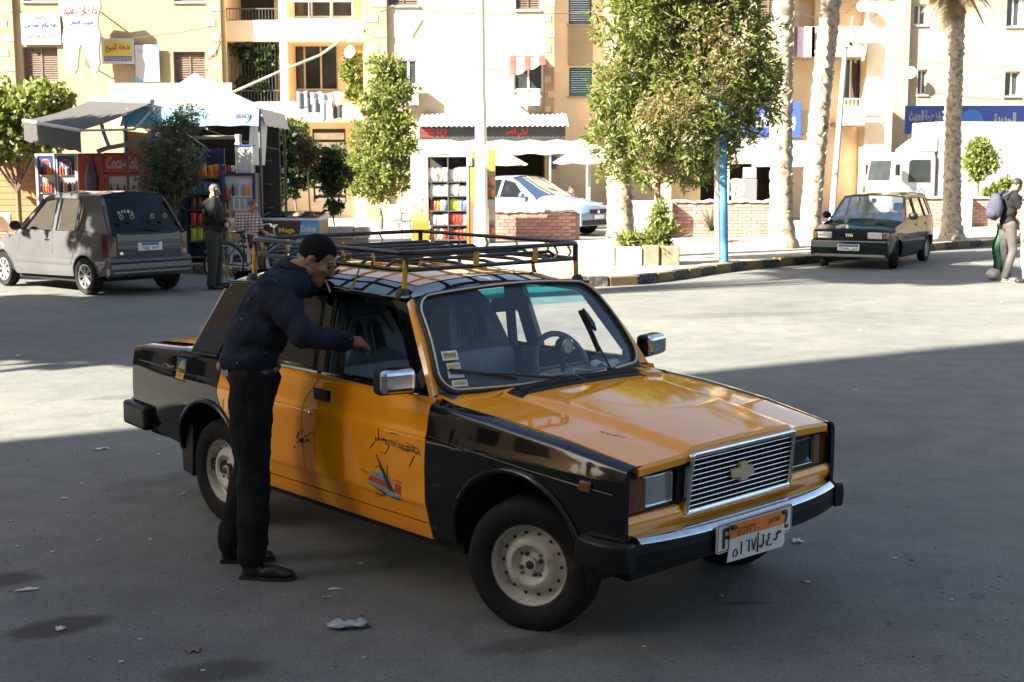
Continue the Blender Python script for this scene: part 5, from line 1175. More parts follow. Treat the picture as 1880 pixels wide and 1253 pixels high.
o, w, h = board('for_sale_sign', 'yellow flat-for-sale banner in a white frame on the ochre wall', (190, 67, 248, 114), YA - .22, m_signw)
MB().bx(-w * .42, w * .42, -.012, -.002, h * .14, h * .88).obj('print', m_yel, o); MB().bx(-w * .42, w * .42, -.016, -.0125, h * .12, h * .30).obj('print_band', mat('sign_navy', (.06, .06, .22), .5), o)
text(ar('شقة للبيع'), m_txr, o, w * .76, h * .36, facing((0, -.014, h * .62)), bold=.03); text('01022224131', m_signw, o, w * .76, h * .11, facing((0, -.018, h * .21)), bold=.02)
o, w, h = board('poster_board', 'tall white notice board with blue corners left of the louvred window', (252, 79, 294, 147), YA - .2, m_signw)
MB().sheet([(.18, 0), (.5, 0), (.5, .11)], lambda p: (p[0] * w, -.004, (1 - p[1]) * h) if p[1] == 0 else (p[0] * w, -.004, (1 - p[1]) * h)).obj('print_corner', mat('sign_cyan', (.06, .30, .55), .5), o); MB().sheet([(-.5, 0), (-.1, 0), (-.5, .14)], lambda p: (p[0] * w, -.004, p[1] * h)).obj('print_corner', MATS['sign_cyan'], o)
put(o, w, h, ar('عيادة النساء'), m_txb, .42, .84, .6, .06); put(o, w, h, ar('والتوليد'), m_txb, .4, .77, .35, .05)
o, w, h = board('pink_billboard', 'faded pink billboard behind the white kiosk tent', (205, 150, 428, 232), 31.0, mat('billboard_pink', (.62, .44, .43), .6, var=.08, scale=2))
MB().sheet([(.34, .36), (.49, .58), (.49, .40), (.40, .30)], lambda p: (p[0] * w, -.004, p[1] * h)).obj('print', mat('billboard_violet', (.28, .22, .36), .6), o); put(o, w, h, 'C', m_signw, .13, .82, .08, .2, .05)
for x in (-.4, .4): MB().tube([(w * x, .1, 0), (w * x, .1, -at(0, 232, 31.0).z)], .04, 6).obj('post', m_iron, o)
def dish(label, px, py, r, Y, rx=R(35), rz=R(-25)):
    c = at(px, py, Y); k = r / (FPX / Y); o = thing('satellite_dish', label, 'satellite dish', c, 0, 'satellite dishes'); o.rotation_euler = (R(90) - rx * .35, 0, rz)
    MB().lathe([(0, 0), (k * .4, .03 * k), (k * .8, .16 * k), (k, .28 * k), (k * 1.0, .26 * k), (k * .8, .13 * k), (0, -.03 * k)], 28).obj('reflector', m_white, o, smooth=60, recalc=True)
    b = MB().tube([(0, -k * .9, .25 * k), (0, -.1 * k, .9 * k)], .015, 5); b.ball((0, -.1 * k, .9 * k), .06); b.obj('feed_arm', m_conc, o)
    MB().tube([(0, 0, -.02), (0, .1, -.5)], .025, 6).obj('mount', m_iron, o)
dish('white satellite dish under the tooth-shaped sign', 170, 112, 13, YA - .5, rz=R(30)); dish('satellite dish at the corner of the balcony with washing', 646, 95, 11, YB - 1.6); dish('tan satellite dish on the wall at the upper right', 1588, 15, 11, YF - .8); dish('white satellite dish by a window of the pale building', 1674, 138, 11, YG - .4)
def aircon(label, p, Y, fan=True):
    q = prect(p, Y); o = thing('air_conditioner', label, 'air conditioner', ((q[0] + q[1]) / 2, Y, q[2]), 0, 'air conditioners on the facade'); w, h = q[1] - q[0], q[3] - q[2]
    MB().bx(-w / 2, w / 2, 0, .32, 0, h).obj('casing', m_white, o, bevel=.02)
    if fan:
        f = MB().lathe([(.0, .012), (h * .40, .012), (h * .42, 0)], 24, c=(-w * .14, -.004, h * .5), axis='Y', M=Matrix.Scale(-1, 3, (0, 1, 0))).obj('fan_grille', mat('fan_dark', (.06, .07, .06), .6), o); MB().lathe([(0, .02), (h * .1, .016)], 12, c=(-w * .14, -.004, h * .5), axis='Y', M=Matrix.Scale(-1, 3, (0, 1, 0))).obj('fan_hub', m_white, f)
    else:
        f = MB().bx(-w * .26, w * .2, -.012, -.002, h * .1, h * .85).obj('fan_grille', mat('fan_brown', (.22, .17, .13), .6), o)
        for k in range(6): MB().bx(-w * .26, w * .2, -.02, -.0125, h * (.14 + k * .12), h * (.165 + k * .12)).obj('louvre', m_frm, f)
    for x in (-.35, .35): MB().bx(w * x - .02, w * x + .02, .05, .6, -.06, -.002).obj('bracket', m_iron, o)
aircon('white air conditioner with a round fan beside the climbing plant', (727, 155, 770, 192), YC - .5); aircon('white air conditioner under the striped red window awning', (953, 164, 994, 194), YC - .5, False)
# striped window awning
q = prect((938, 104, 1004, 150), YC - .05); o = thing('window_awning', 'torn red and white awning over a window above the coffee shop', 'awning', ((q[0] + q[1]) / 2, YC, q[2])); w, h = q[1] - q[0], q[3] - q[2]
m_awr = mat('awning_red', (.28, .05, .04), .8, var=.2, scale=5)
for k in range(5):
    u0, u1 = k / 5, (k + 1) / 5
    MB().grid(lambda u, v: (w * (lerp(u0, u1, u) - .5), -.9 * v * (1 - .25 * lerp(u0, u1, u)), h * (1 - v * (.9 - .55 * lerp(u0, u1, u)) + .03 * math.sin(17 * lerp(u0, u1, u)))), 3, 6).obj('stripe', m_signw if k in (1, 3) else m_awr, o, smooth=180)
MB().tube([(-w / 2, 0, h), (w / 2, 0, h)], .02, 6).obj('rod', m_iron, o)
# washing line
qb = prect((546, 163, 640, 222), YB - 1.9); YL = YB - 1.9
ln = thing('washing_line', 'washing line on iron arms in front of the lower balcony', 'washing line', (qb[0], YL, qb[3])); b = MB().tube([(0, 0, 0), ((qb[1] - qb[0]), 0, -.05)], .012, 5)
for x in (0, qb[1] - qb[0]): b.tube([(x, 0, -.02), (x, .7, .0)], .015, 5)
b.obj('line', m_iron, ln)
def cloth(name, label, p, m, cut=None):
    q = prect(p, YL - .03); o = thing(name, label, 'laundry', ((q[0] + q[1]) / 2, YL - .03, q[3]), 0, 'washing on the balcony line'); w, h = q[1] - q[0], q[3] - q[2]; s_ = rnd.random() * 6
    fn = lambda x0, x1, z0, z1: MB().grid(lambda u, v: (w * (lerp(x0, x1, u) - .5), .04 * math.sin(9 * lerp(x0, x1, u) + s_) - .02 + .03 * v, -h * lerp(z0, z1, v) + .02 * math.sin(5 * u + s_)), 8, 6)
    if cut: b = fn(0, 1, 0, .25); b.v += []; n = b; n.add(*(lambda g: (g.v, g.f))(fn(.02, .46, .25, 1))); n.add(*(lambda g: (g.v, g.f))(fn(.54, .98, .25, 1)))
    else: n = fn(0, 1, 0, 1)
    x = n.obj('fabric', m, o, smooth=180); x.modifiers.new('solid', 'SOLIDIFY').thickness = .012
cloth('shirt', 'dark grey shirt pegged at the near end of the washing line', (548, 166, 568, 198), mat('cloth_grey', (.12, .13, .16), .9)); cloth('tee_shirt', 'white shirt pegged on the washing line', (573, 168, 594, 190), m_signw)
cloth('jeans', 'pale blue jeans hanging in the middle of the washing line', (592, 170, 612, 221), mat('cloth_denim', (.20, .26, .34), .9), True); cloth('blouse', 'pale pink cloth on the washing line beside the jeans', (612, 168, 634, 196), mat('cloth_pink', (.5, .42, .42), .9)); cloth('black_cloth', 'black cloth hanging low at the end of the washing line', (613, 192, 630, 216), mat('cloth_black', (.03, .03, .035), .9)); cloth('blue_trousers', 'dark blue trousers behind the white shirt on the washing line', (567, 170, 590, 206), mat('cloth_navy', (.08, .10, .16), .9), True)
q = prect((1466, 52, 1494, 108), YF - 1.15); o = thing('blanket', 'pale pink blanket hung over a balcony wall behind the palms', 'laundry', (q[0], YF - 1.15, q[2])); MB().grid(lambda u, v: ((q[1] - q[0]) * u, .02 * math.sin(8 * u), (q[3] - q[2]) * v), 8, 4).obj('fabric', mat('cloth_blush', (.62, .47, .52), .9), o, smooth=180)
# ---------------------------------------------------------------- coffee shop front
cs = thing('coffee_shop_front', 'coffee shop front with corrugated roof, black sign and white cloth canopy', 'shop front', (0, 0, 0))
YQ = 43.2; q = prect((772, 232, 1040, 256), YQ)
MB().bx(q[0], q[1], YQ, YQ + .12, q[2], q[3]).obj('sign_board', mat('sign_board_black', (.028, .028, .03), .55, var=.3, scale=2), cs, bevel=.01)
text('COFFEE SHOP', m_neon, cs, (q[1] - q[0]) * .19, .26, facing((q[0] + (q[1] - q[0]) * .095, YQ, (q[2] + q[3]) / 2)), bold=0.0); text(ar('ليالي القمر'), m_neon, cs, (q[1] - q[0]) * .155, .27, facing((q[0] + (q[1] - q[0]) * .665, YQ, (q[2] + q[3]) / 2)), bold=.03)
zr1 = at(0, 230, YQ).z; zr2 = at(0, 206, YC).z; n = 130
MB().grid(lambda u, v: (lerp(q[0] - .05, q[1] + .1, u), lerp(YQ - .25, YC - .01, v), lerp(zr1, zr2, v) + .022 * math.sin(u * 2 * PI * 30)), 30 * 8, 2).obj('corrugated_roof', m_signw, cs, smooth=180)
z0, z1 = at(0, 272, 41.6).z, at(0, 256, YQ).z; xa, xb = at(752, 260, 41.6).x, at(1088, 260, 41.6).x
MB().grid(lambda u, v: (lerp(xa, xb, u), lerp(41.4, YQ - .01, v), lerp(z0, z1, v) - .05 * math.sin(PI * v) + .025 * math.sin(u * 40)), 60, 6).obj('cloth_canopy', m_signw, cs, smooth=180)
MB().grid(lambda u, v: (lerp(xa, xb, u), 41.4, z0 + .025 * math.sin(u * 40) - .16 * v), 60, 2).obj('canopy_valance', m_signw, cs)
for px in (757, 1012, 1080): x = at(px, 300, 41.5).x; MB().tube([(x, 41.5, .15), (x, 41.5, z0)], .03, 8).obj('canopy_post', m_frm, cs)
x = at(1018, 300, YC).x; MB().bx(x - .2, x + .2, YC - .12, YC + .3, .15, 3.0).obj('pier', m_wall2, cs); MB().bx(x - .09, x + .09, YC - .14, YC - .122, 1.9, 2.35).obj('poster', m_txb, cs)
def parasol(label, px, py, r, Y, h):
    c = at(px, py, Y); o = thing('parasol', label, 'parasol', (c.x, Y, PAVE_Z), rnd.random(), 'beige café parasols'); H = c.z - PAVE_Z
    m = mat('parasol_cloth', (.60, .50, .37), .85, var=.1, scale=3); b = MB(); nn = 8
    for k in range(nn):
        a0, a1 = 2 * PI * k / nn, 2 * PI * (k + 1) / nn
        b.grid(lambda u, v: (r * u * (math.cos(a0) * (1 - v) + math.cos(a1) * v), r * u * (math.sin(a0) * (1 - v) + math.sin(a1) * v), H - h * u ** 1.15 - .05 * math.sin(PI * v) * u), 5, 4)
    b.obj('canopy', m, o, smooth=30, weld=.001); MB().tube([(0, 0, 0), (0, 0, H + .06)], .022, 8).obj('pole', m_frm, o)
    MB().lathe([(.0, .0), (.25, .0), (.24, .08), (.05, .1), (0, .1)], 16).obj('base', m_conc, o)
    b = MB()
    for k in range(nn): a = 2 * PI * k / nn; b.tube([(0, 0, H - .03), (r * .97 * math.cos(a), r * .97 * math.sin(a), H - h * .98)], .012, 4)
    b.obj('ribs', m_conc, o)
parasol('beige parasol behind the lamp post, in front of the coffee shop', 893, 262, 1.25, 38.5, .62); parasol('beige parasol half hidden by the large leafy tree', 1085, 262, 1.15, 39.5, .6)
# ---------------------------------------------------------------- corner shop
sh = thing('corner_shop_front', 'corner shop front with blue sign, white awning and blue valance behind the palms', 'shop front', (0, 0, 0)); YX = 44.6
q = prect((1340, 190, 1474, 256), YX); MB().bx(q[0], q[1], YX, YX + .15, q[2], q[3]).obj('sign_board', m_signb, sh, bevel=.01)
text(ar('بن العميد'), m_signw, sh, (q[1] - q[0]) * .86, (q[3] - q[2]) * .62, facing(((q[0] + q[1]) / 2, YX, (q[2] + q[3]) / 2)), bold=.10)
za, zb_ = at(0, 294, 42.6).z, at(0, 258, YX).z; xa, xb = at(1335, 260, YX).x, at(1512, 290, 42.6).x
MB().grid(lambda u, v: (lerp(xa, xb, u), lerp(42.6, YX - .02, v), lerp(za, zb_, v) - .04 * math.sin(PI * v)), 20, 5).obj('awning_cloth', m_signw, sh, smooth=180)
q = prect((1382, 294, 1514, 309), 42.58); MB().bx(q[0], q[1], 42.56, 42.59, q[2], q[3]).obj('valance', mat('valance_blue', (.25, .36, .52), .7), sh)
text(ar('فول طعمية وجبات'), m_signw, sh, (q[1] - q[0]) * .8, .17, facing(((q[0] + q[1]) / 2, 42.56, (q[2] + q[3]) / 2)), bold=.03)
for px in (1340, 1510): x = at(px, 300, 42.6).x; MB().tube([(x, 42.7, .15), (x, 42.6, za)], .03, 6).obj('awning_post', m_frm, sh)
q = prect((1350, 331, 1392, 372), 45.0); MB().bx(q[0], q[1], 45.0, 45.7, .15, q[3]).obj('counter', mat('counter_grey', (.14, .15, .16), .5), sh, bevel=.02); q = prect((1368, 310, 1390, 330), 45.2); MB().bx(q[0], q[1], 45.1, 45.5, q[2], q[3]).obj('till', m_conc, sh, bevel=.02)
q = prect((1420, 312, 1438, 385), 44.9); MB().bx(q[0], q[1], 44.8, 45.3, .15, q[3]).obj('drinks_fridge', mat('fridge_navy', (.015, .02, .07), .3), sh, bevel=.02)
c = at(1352, 347, 43.6); fn = thing('pedestal_fan', 'white pedestal fan standing in the corner shop doorway', 'fan', (c.x, 43.6, PAVE_Z)); hz_ = c.z - PAVE_Z
MB().tube([(.29 * math.cos(2 * PI * k / 24), 0, hz_ + .29 * math.sin(2 * PI * k / 24)) for k in range(24)], .015, 5, closed=True).obj('guard_ring', m_signw, fn)
b = MB()
for k in range(20): a = 2 * PI * k / 20; b.tube([(.06 * math.cos(a), -.06, hz_ + .06 * math.sin(a)), (.29 * math.cos(a), 0, hz_ + .29 * math.sin(a))], .004, 3)
b.obj('guard_wires', m_signw, fn)
for k in range(3):
    a = 2 * PI * k / 3; MB().ball((.14 * math.cos(a), -.01, hz_ + .14 * math.sin(a)), (.13, .012, .07), 10, 6, M=Matrix.Rotation(-a, 3, 'Y')).obj('blade', mat('fan_blade', (.45, .58, .64), .4), fn, smooth=180)
MB().ball((0, .05, hz_), (.07, .12, .07)).obj('motor', m_signw, fn, smooth=180); MB().tube([(0, .05, hz_), (0, .05, .05)], .018, 6).obj('stand', m_signw, fn); MB().lathe([(0, 0), (.2, 0), (.18, .04), (0, .06)], 16).obj('base', m_signw, fn)
o, w, h = board('blue_shop_sign', 'long blue shop sign with white Arabic lettering behind the truck', (1664, 199, 1960, 250), YG - 3.5, m_signb, .2)
put(o, w, h, ar('مخبز طيبة الحديث'), m_signw, .13, .60, .22, .5, .06); put(o, w, h, ar('الجديدة'), m_signw, .62, .45, .14, .6, .06); put(o, w, h, ar('سوبر ماركت'), m_signw, .85, .45, .22, .6, .06)
MB().lathe([(0, .01), (h * .42, .01), (h * .42, 0)], 24, c=(w * -.09, -.008, h * .45), axis='Y', M=Matrix.Scale(-1, 3, (0, 1, 0))).obj('logo', mat('logo_blue', (.05, .18, .5), .5), o); 
for x in (-.47, -.2, .1, .4): MB().tube([(w * x, .15, 0), (w * x, .15, -at(0, 250, YG - 3.5).z + .1)], .06, 6).obj('post', m_frm, o)
# ---------------------------------------------------------------- street furniture
c = at(885, 470, 29.0); lp = thing('lamp_post', 'tall white street lamp post in front of the snack rack', 'lamp post', (c.x, 29.0, PAVE_Z))
MB().lathe([(.0, 0), (.17, 0), (.165, .9), (.135, .95), (.12, 3.2), (.105, 3.25), (.085, 7.6), (0, 7.6)], 20).obj('pole', mat('pole_white', (.68, .65, .58), .6, var=.08, scale=2, col2=(.4, .36, .3), c2scale=3, c2lo=.6, c2hi=.75), lp, smooth=40); MB().tube([(0, 0, 7.5), (.5, -.5, 8.0), (1.2, -1.2, 8.1)], .05, 8).obj('arm', m_frm, lp); MB().ball((1.3, -1.3, 8.07), (.35, .15, .09)).obj('lamp_head', m_conc, lp, smooth=180)
MB().box((.13, -.05, 2.05), (.10, .10, .5)).obj('cable_duct', m_conc, lp, bevel=.02)
c = at(1330, 480, 25.0); bp2 = thing('blue_post', 'pale blue steel post leaning at the kerb beside the large tree', 'post', (c.x, 25.0, PAVE_Z)); m_pbl = mat('post_blue', (.06, .22, .36), .5, var=.1, scale=3)
MB().tube([(0, 0, 0), (-.05, 0, 1.6), (-.10, 0, 3.0)], .085, 12).obj('pole', m_pbl, bp2, smooth=40); MB().tube([(-.11, -.01, .1), (-.20, -.01, 2.9)], .06, 8).obj('lit_side_strip', m_signw, bp2, smooth=40)  # white tube stands for the sunlit left side of the post
c = at(1527, 400, 33.5); cp = thing('camera_post', 'slim white post with a camera box behind the palm trunks', 'post', (c.x, 33.5, PAVE_Z)); MB().tube([(0, 0, 0), (.12, 0, 2.4), (.25, 0, 5.0)], [.085, .075, .06], 12).obj('pole', m_signw, cp, smooth=40)
MB().box((.30, -.05, 4.95), (.24, .2, .42)).obj('camera_box', m_signw, cp, bevel=.02); e_ = MB().lathe([(.05, 0), (.05, .25), (0, .25)], 12, c=(.55, -.1, 4.85), axis='X').obj('camera', m_signw, cp); MB().lathe([(.04, -.003), (0, -.003)], 12, c=(.32, -.16, 4.82), axis='Y').obj('lens', m_plas, cp); MB().tube([(.36, 0, 5.1), (.4, 0, 5.5)], .03, 6).obj('bracket', m_conc, cp)
# low brick walls
m_brick = [mat('brick_pink', (.37, .20, .165), .9, var=.15, scale=8), mat('brick_rose', (.40, .235, .195), .9, var=.15, scale=8), mat('brick_brown', (.30, .145, .115), .9, var=.15, scale=8)]
m_mort = mat('mortar', (.20, .13, .10), .95, var=.1, scale=8)
BM = []
for mm in m_brick: me = MB().box((0, 0, 0), (.228, .05, .072)).mesh('brick'); me.materials.append(mm); BM.append(me)
def brick_wall(label, p, Y, cap=True, rz=0.0):
    q = prect(p, Y); L = q[1] - q[0]; Hh = q[3] - PAVE_Z; o = thing('brick_wall', label, 'wall', (q[0], Y, PAVE_Z), rz, 'low brick walls')
    MB().bx(0, L, .02, .26, -.05, Hh - .06).obj('core', m_mort, o)
    rows = int((Hh - .06) / .085)
    for r_ in range(rows):
        n = int((L - (.12 if r_ % 2 else 0)) / .24)
        for k in range(n):
            x = .12 + k * .24 + (.12 if r_ % 2 else 0)
            if x > L - .1: continue
            e = link('brick', BM[rnd.choice((0, 0, 1, 1, 2))], None, o); e.location = (x + rnd.uniform(-.004, .004), .028 + rnd.uniform(-.006, .006), .05 + r_ * .085); e.rotation_euler = (0, 0, rnd.uniform(-.015, .015))
    b = MB(); n = 12
    b.grid(lambda u, v: (L * u, lerp(-.04, .30, v), Hh - .01 + .025 * math.sin(u * 23) * (.4 + .6 * v) + .012 * math.sin(u * 61)), 40, 3); b.grid(lambda u, v: (L * u, -.04, Hh - .01 - v * .055 + .025 * math.sin(u * 23) * .4 + .012 * math.sin(u * 61)), 40, 1)
    b.obj('coping', m_conc, o, smooth=60)
    return o
brick_wall('low brick wall in front of the pale blue saloon', (900, 386, 1066, 440), 33.2); brick_wall('low brick wall between the large tree and the palms', (1236, 370, 1446, 436), 34.4); brick_wall('low brick wall in front of the white truck', (1690, 366, 1960, 420), 40.2)
for px in (1188, 1774): c = at(px, 400, 34.2 if px < 1500 else 40.0); o = thing('wall_pier', 'white plastered pier beside the planter tree' if px < 1500 else 'white plastered pier at the right-hand brick wall', 'wall', (c.x, c.y, PAVE_Z)); MB().bx(-.55 if px < 1500 else -.16, .66 if px < 1500 else .16, -.15, .3, -.05, .95).obj('plaster', m_signw, o, bevel=.03)
# planter of rough stone blocks round the tree
pt = thing('stone_planter', 'planter of rough stone blocks round the large tree', 'planter', (2.27, 24.9, PAVE_Z)); mp = [mat('stone_grey', (.30, .28, .25), .9, var=.2, scale=6, bump=.5, bscale=14), mat('stone_pale', (.55, .50, .42), .9, var=.15, scale=6, bump=.4, bscale=14), mat('stone_brown', (.22, .16, .11), .9, var=.25, scale=6, bump=.5, bscale=14)]
for (x0, x1, y0, y1, h, k) in ((-.86, -.36, -.46, -.06, .36, 0), (-.34, .14, -.52, -.2, .34, 1), (.16, .46, -.5, -.15, .37, 2), (.48, .84, -.46, -.1, .36, 2), (.55, .84, -.06, .5, .33, 2), (-.86, -.55, -.02, .5, .34, 0), (-.5, .0, .4, .7, .3, 1), (.05, .5, .42, .7, .3, 0)): MB().bx(x0, x1, y0, y1, -.05, h).obj('stone', mp[k], pt, bevel=.03, seg=3)
MB().bx(-.55, .55, -.2, .42, -.02, .27).obj('soil', mat('soil', (.09, .06, .04), .95, var=.3, scale=8), pt)
c = at(638, 420, 27.0); pt = thing('stone_bench', 'grey stone block wall beside the ice cream freezer', 'wall', (c.x, 27.0, PAVE_Z))
MB().bx(-.42, .42, 0, .4, 0, .36).obj('stone', mp[2], pt, bevel=.03); MB().bx(-.45, .12, .02, .42, .365, .62).obj('stone', mp[0], pt, bevel=.03); MB().bx(.135, .44, .02, .42, .365, .60).obj('stone', mp[0], pt, bevel=.03)
# ---------------------------------------------------------------- kiosk
ki = thing('kiosk', 'drinks kiosk with a white tent roof and blue valance behind the grey hatchback', 'kiosk', (0, 0, 0))
m_tent = mat('tent_canvas', (.42, .41, .39), .8, var=.06, scale=2); m_val = mat('tent_valance_blue', (.14, .40, .58), .75, var=.06, scale=2)
KX0, KX1, KY0, KY1 = at(232, 200, 26).x, at(478, 200, 26).x, 26.0, 28.8; ZE = at(0, 196, 26).z; pk = Vector(((KX0 + KX1) / 2 - .25, 27.4, at(0, 130, 27.4).z))
cor = [Vector((KX0, KY0, ZE)), Vector((KX1, KY0, ZE)), Vector((KX1, KY1, ZE)), Vector((KX0, KY1, ZE))]
b = MB()
for k in range(4):
    A, B_ = cor[k], cor[(k + 1) % 4]
    b.grid(lambda u, v: tuple(A.lerp(B_, v).lerp(pk, u) - Vector((0, 0, .14 * math.sin(PI * u) * (.6 + .4 * math.cos(12 * v)) ))), 10, 12)
b.obj('tent_roof', m_tent, ki, smooth=40, weld=.002)
for k in range(4):
    A, B_ = cor[k], cor[(k + 1) % 4]; out = Vector((0, -1, 0)) if k == 0 else Vector((1, 0, 0)) if k == 1 else Vector((0, 1, 0)) if k == 2 else Vector((-1, 0, 0))
    MB().grid(lambda u, v: tuple(A.lerp(B_, u) + out * (.02 + .10 * v) + Vector((0, 0, -.33 * v + .01 * math.sin(30 * u)))), 30, 3).obj('valance', m_val if k == 0 else m_tent, ki, smooth=180)
wv = KX1 - KX0
text(ar('#كل يوم جديد'), m_signw, ki, .75, .14, facing((KX0 + wv * .66, KY0 - .075, ZE - .16), (0, -1, .3))); lg = MB().lathe([(0, .012), (.135, .01), (.14, 0)], 24, c=(KX1 - .30, KY0 - .075, ZE - .15), axis='Y', M=Matrix.Rotation(R(-16), 3, 'X') @ Matrix.Scale(-1, 3, (0, 1, 0))).obj('logo', m_signw, ki); text('BRUNCH', m_txb, lg, .27, .10, facing((KX1 - .30, KY0 - .092, ZE - .15), (0, -1, .3)), bold=.05); MB().sheet([(-.11, -.07), (.11, -.07), (.06, -.12), (-.06, -.12)], lambda p: (KX1 - .30 + p[0], KY0 - .104 , ZE - .15 + p[1])).obj('logo_band', m_txr, lg)
for x, y in ((KX0, KY0), (KX1, KY0), (KX1, KY1), (KX0, KY1)): MB().tube([(x, y, PAVE_Z), (x, y, ZE)], .03, 8).obj('tent_pole', m_iron, ki)
MB().bx(KX0 - .3, KX1 - .1, KY1 - .1, KY1, PAVE_Z, ZE - .25).obj('back_panel', mat('kiosk_back', (.035, .03, .028), .8), ki); MB().bx(KX0 - .3, KX0 - .22, KY0 + .9, KY1, PAVE_Z, ZE - .4).obj('side_panel', mat('timber_brown', (.30, .15, .07), .8, var=.2, scale=4), ki)
q = at(470, 300, 26.2); MB().grid(lambda u, v: (at(lerp(457, 484, u), 0, 26.1).x - .08 * v, 26.1 + .3 * u, lerp(at(0, 215, 26).z, at(0, 300, 26).z, v)), 6, 8).obj('hanging_sheet', mat('plastic_sheet', (.55, .56, .58), .5), ki, smooth=180)
for k in range(3): MB().bx(KX0 + .9, KX1 - .25, KY1 - .45, KY1 - .12, 1.1 + k * .5, 1.13 + k * .5).obj('shelf', m_iron, ki)
x = at(395, 250, 26.4); MB().box((x.x, 26.4, x.z), (.85, .05, .07)).obj('tube_light', m_conc, ki, bevel=.01)
MB().tube([at(180, 275, 25.6), at(200, 268, 25.7), at(235, 262, 25.9), at(268, 250, 26.0), at(300, 225, 26.1)], .045, 8).obj('awning_frame', mat('frame_grey', (.2, .2, .2), .5), ki); MB().tube([at(186, 212, 26.0), at(192, 240, 25.9), at(203, 268, 25.7)], .04, 6).obj('blue_brace', m_val, ki)
# grey roll-out awning
A = [at(170, 180, 28.0), at(282, 184, 25.9), at(150, 236, 24.7), at(45, 217, 26.7)]
ga = thing('grey_awning', 'grey roll-out awning over the drinks fridges', 'awning', (0, 0, 0)); m_ga = mat('awning_grey', (.045, .042, .042), .85, var=.1, scale=3)
MB().grid(lambda u, v: tuple(A[0].lerp(A[1], u).lerp(A[3].lerp(A[2], u), v) - Vector((0, 0, .05 * math.sin(PI * v)))), 10, 10).obj('cloth', m_ga, ga, smooth=180)
MB().tube([A[3], A[2]], .035, 8).obj('front_bar', m_signw, ga); MB().grid(lambda u, v: tuple(A[3].lerp(A[2], u) + Vector((0, 0, -.02 - .36 * v - (.03 * abs(math.sin(u * 14)) if v > .9 else 0)))), 40, 4).obj('valance', m_ga, ga)
MB().tube([A[2], (A[1] + A[2]) / 2 + Vector((.25, .2, -.25)), A[1] + Vector((0, .1, -.1))], .025, 6).obj('folding_arm', mat('arm_tan', (.4, .33, .25), .5), ga); MB().tube([A[0], A[1]], .06, 8).obj('roller', m_signw, ga)
# fridges
def fridge(name, label, p, Y, m, door_m, group=None, depth=.62, head=.0, inner=None):
    q = prect(p, Y); o = thing(name, label, 'fridge', ((q[0] + q[1]) / 2, Y, PAVE_Z), 0, group); w, H = q[1] - q[0], q[3] - PAVE_Z
    MB().bx(-w / 2, w / 2, .04, depth, 0, H).obj('cabinet', m, o, bevel=.02)
    f = MB(); t = .05; z1 = H - head
    f.bx(-w / 2, w / 2, -.02, .038, z1 - t, z1); f.bx(-w / 2, w / 2, -.02, .038, .1, .1 + t); f.bx(-w / 2, -w / 2 + t, -.02, .038, .1 + t, z1 - t); f.bx(w / 2 - t, w / 2, -.02, .038, .1 + t, z1 - t); f.obj('door_frame', door_m, o)
    MB().bx(-w / 2 + t, w / 2 - t, .025, .037, .1 + t, z1 - t).obj('lit_interior', inner or mat('fridge_inner', (.42, .44, .45), .6), o)
    for k in range(5):
        z = lerp(.25, z1 - .45, k / 4); MB().bx(-w / 2 + t, w / 2 - t, .0, .024, z, z + .02).obj('shelf', m_frm, o)
        for j in range(5):
            x = lerp(-w / 2 + .11, w / 2 - .11, j / 4); MB().lathe([(0, 0), (.028, 0), (.03, .13), (.012, .19), (.012, .22), (0, .22)], 8, c=(x, .0, z + .021)).obj('bottle', rnd.choice([mat('bottle_cola', (.03, .015, .012), .2), mat('bottle_orange', (.5, .16, .02), .3), mat('bottle_clear', (.4, .43, .42), .2), m_txr]), o)
    return o, w, H
m_fb = mat('fridge_blue', (.03, .06, .20), .4, var=.1, scale=3); m_fg = mat('fridge_grey_frame', (.30, .33, .37), .4); m_cred = mat('fridge_red', (.33, .022, .018), .4, var=.1, scale=3)
for i, (p0, p1) in enumerate(((71, 104), (107, 143))):
    o, w, H = fridge('drinks_fridge', ('leftmost blue cola fridge with a glass door beside the red one' if i == 0 else 'blue cola fridge with a glass door against the red fridge'), (p0, 278, p1, 400), 27.0, m_fb, m_fg, 'blue cola fridges')
    MB().bx(-w / 2 + .05, w / 2 - .05, .0, .02, H - .40, H - .05).obj('header', m_fb, o); c_ = MB().lathe([(0, .012), (.10, .012), (.10, 0)], 24, c=(0, -.002, H - .21), axis='Y', M=Matrix.Scale(-1, 3, (0, 1, 0))).obj('logo', m_signw, o)
    MB().sheet([(-.09, .035), (-.05, .08), (.05, .08), (.09, .035), (.0, .02)], lambda p: (p[0], -.017, H - .21 + p[1])).obj('logo_red', m_txr, c_); text('PEPSI', m_txb, c_, .14, .04, facing((0, -.016, H - .21)), bold=.05); MB().sheet([(-.09, -.035), (.0, -.025), (.09, -.035), (.05, -.08), (-.05, -.08)], lambda p: (p[0], -.017, H - .21 + p[1])).obj('logo_blue', m_txb, c_)
o, w, H = fridge('drinks_fridge', 'tall red cola fridge with white script lettering and a bottle on its side', (197, 277, 262, 400), 26.6, m_cred, m_cred, None, head=.42)
MB().bx(-w / 2, w / 2, -.03, .04, H - .40, H).obj('header', m_cred, o, bevel=.01); text('Coca-Cola', m_signw, o, w * .86, .24, facing((0, -.03, H - .2)), bold=.02, shear=.35)
q0_, q1_ = at(146, 300, 26.6).x - at(229, 300, 26.6).x, -w / 2; sdp = MB().bx(q0_, q1_ - .005, -.01, .5, 0, H - .01).obj('side_cabinet', m_cred, o, bevel=.02)
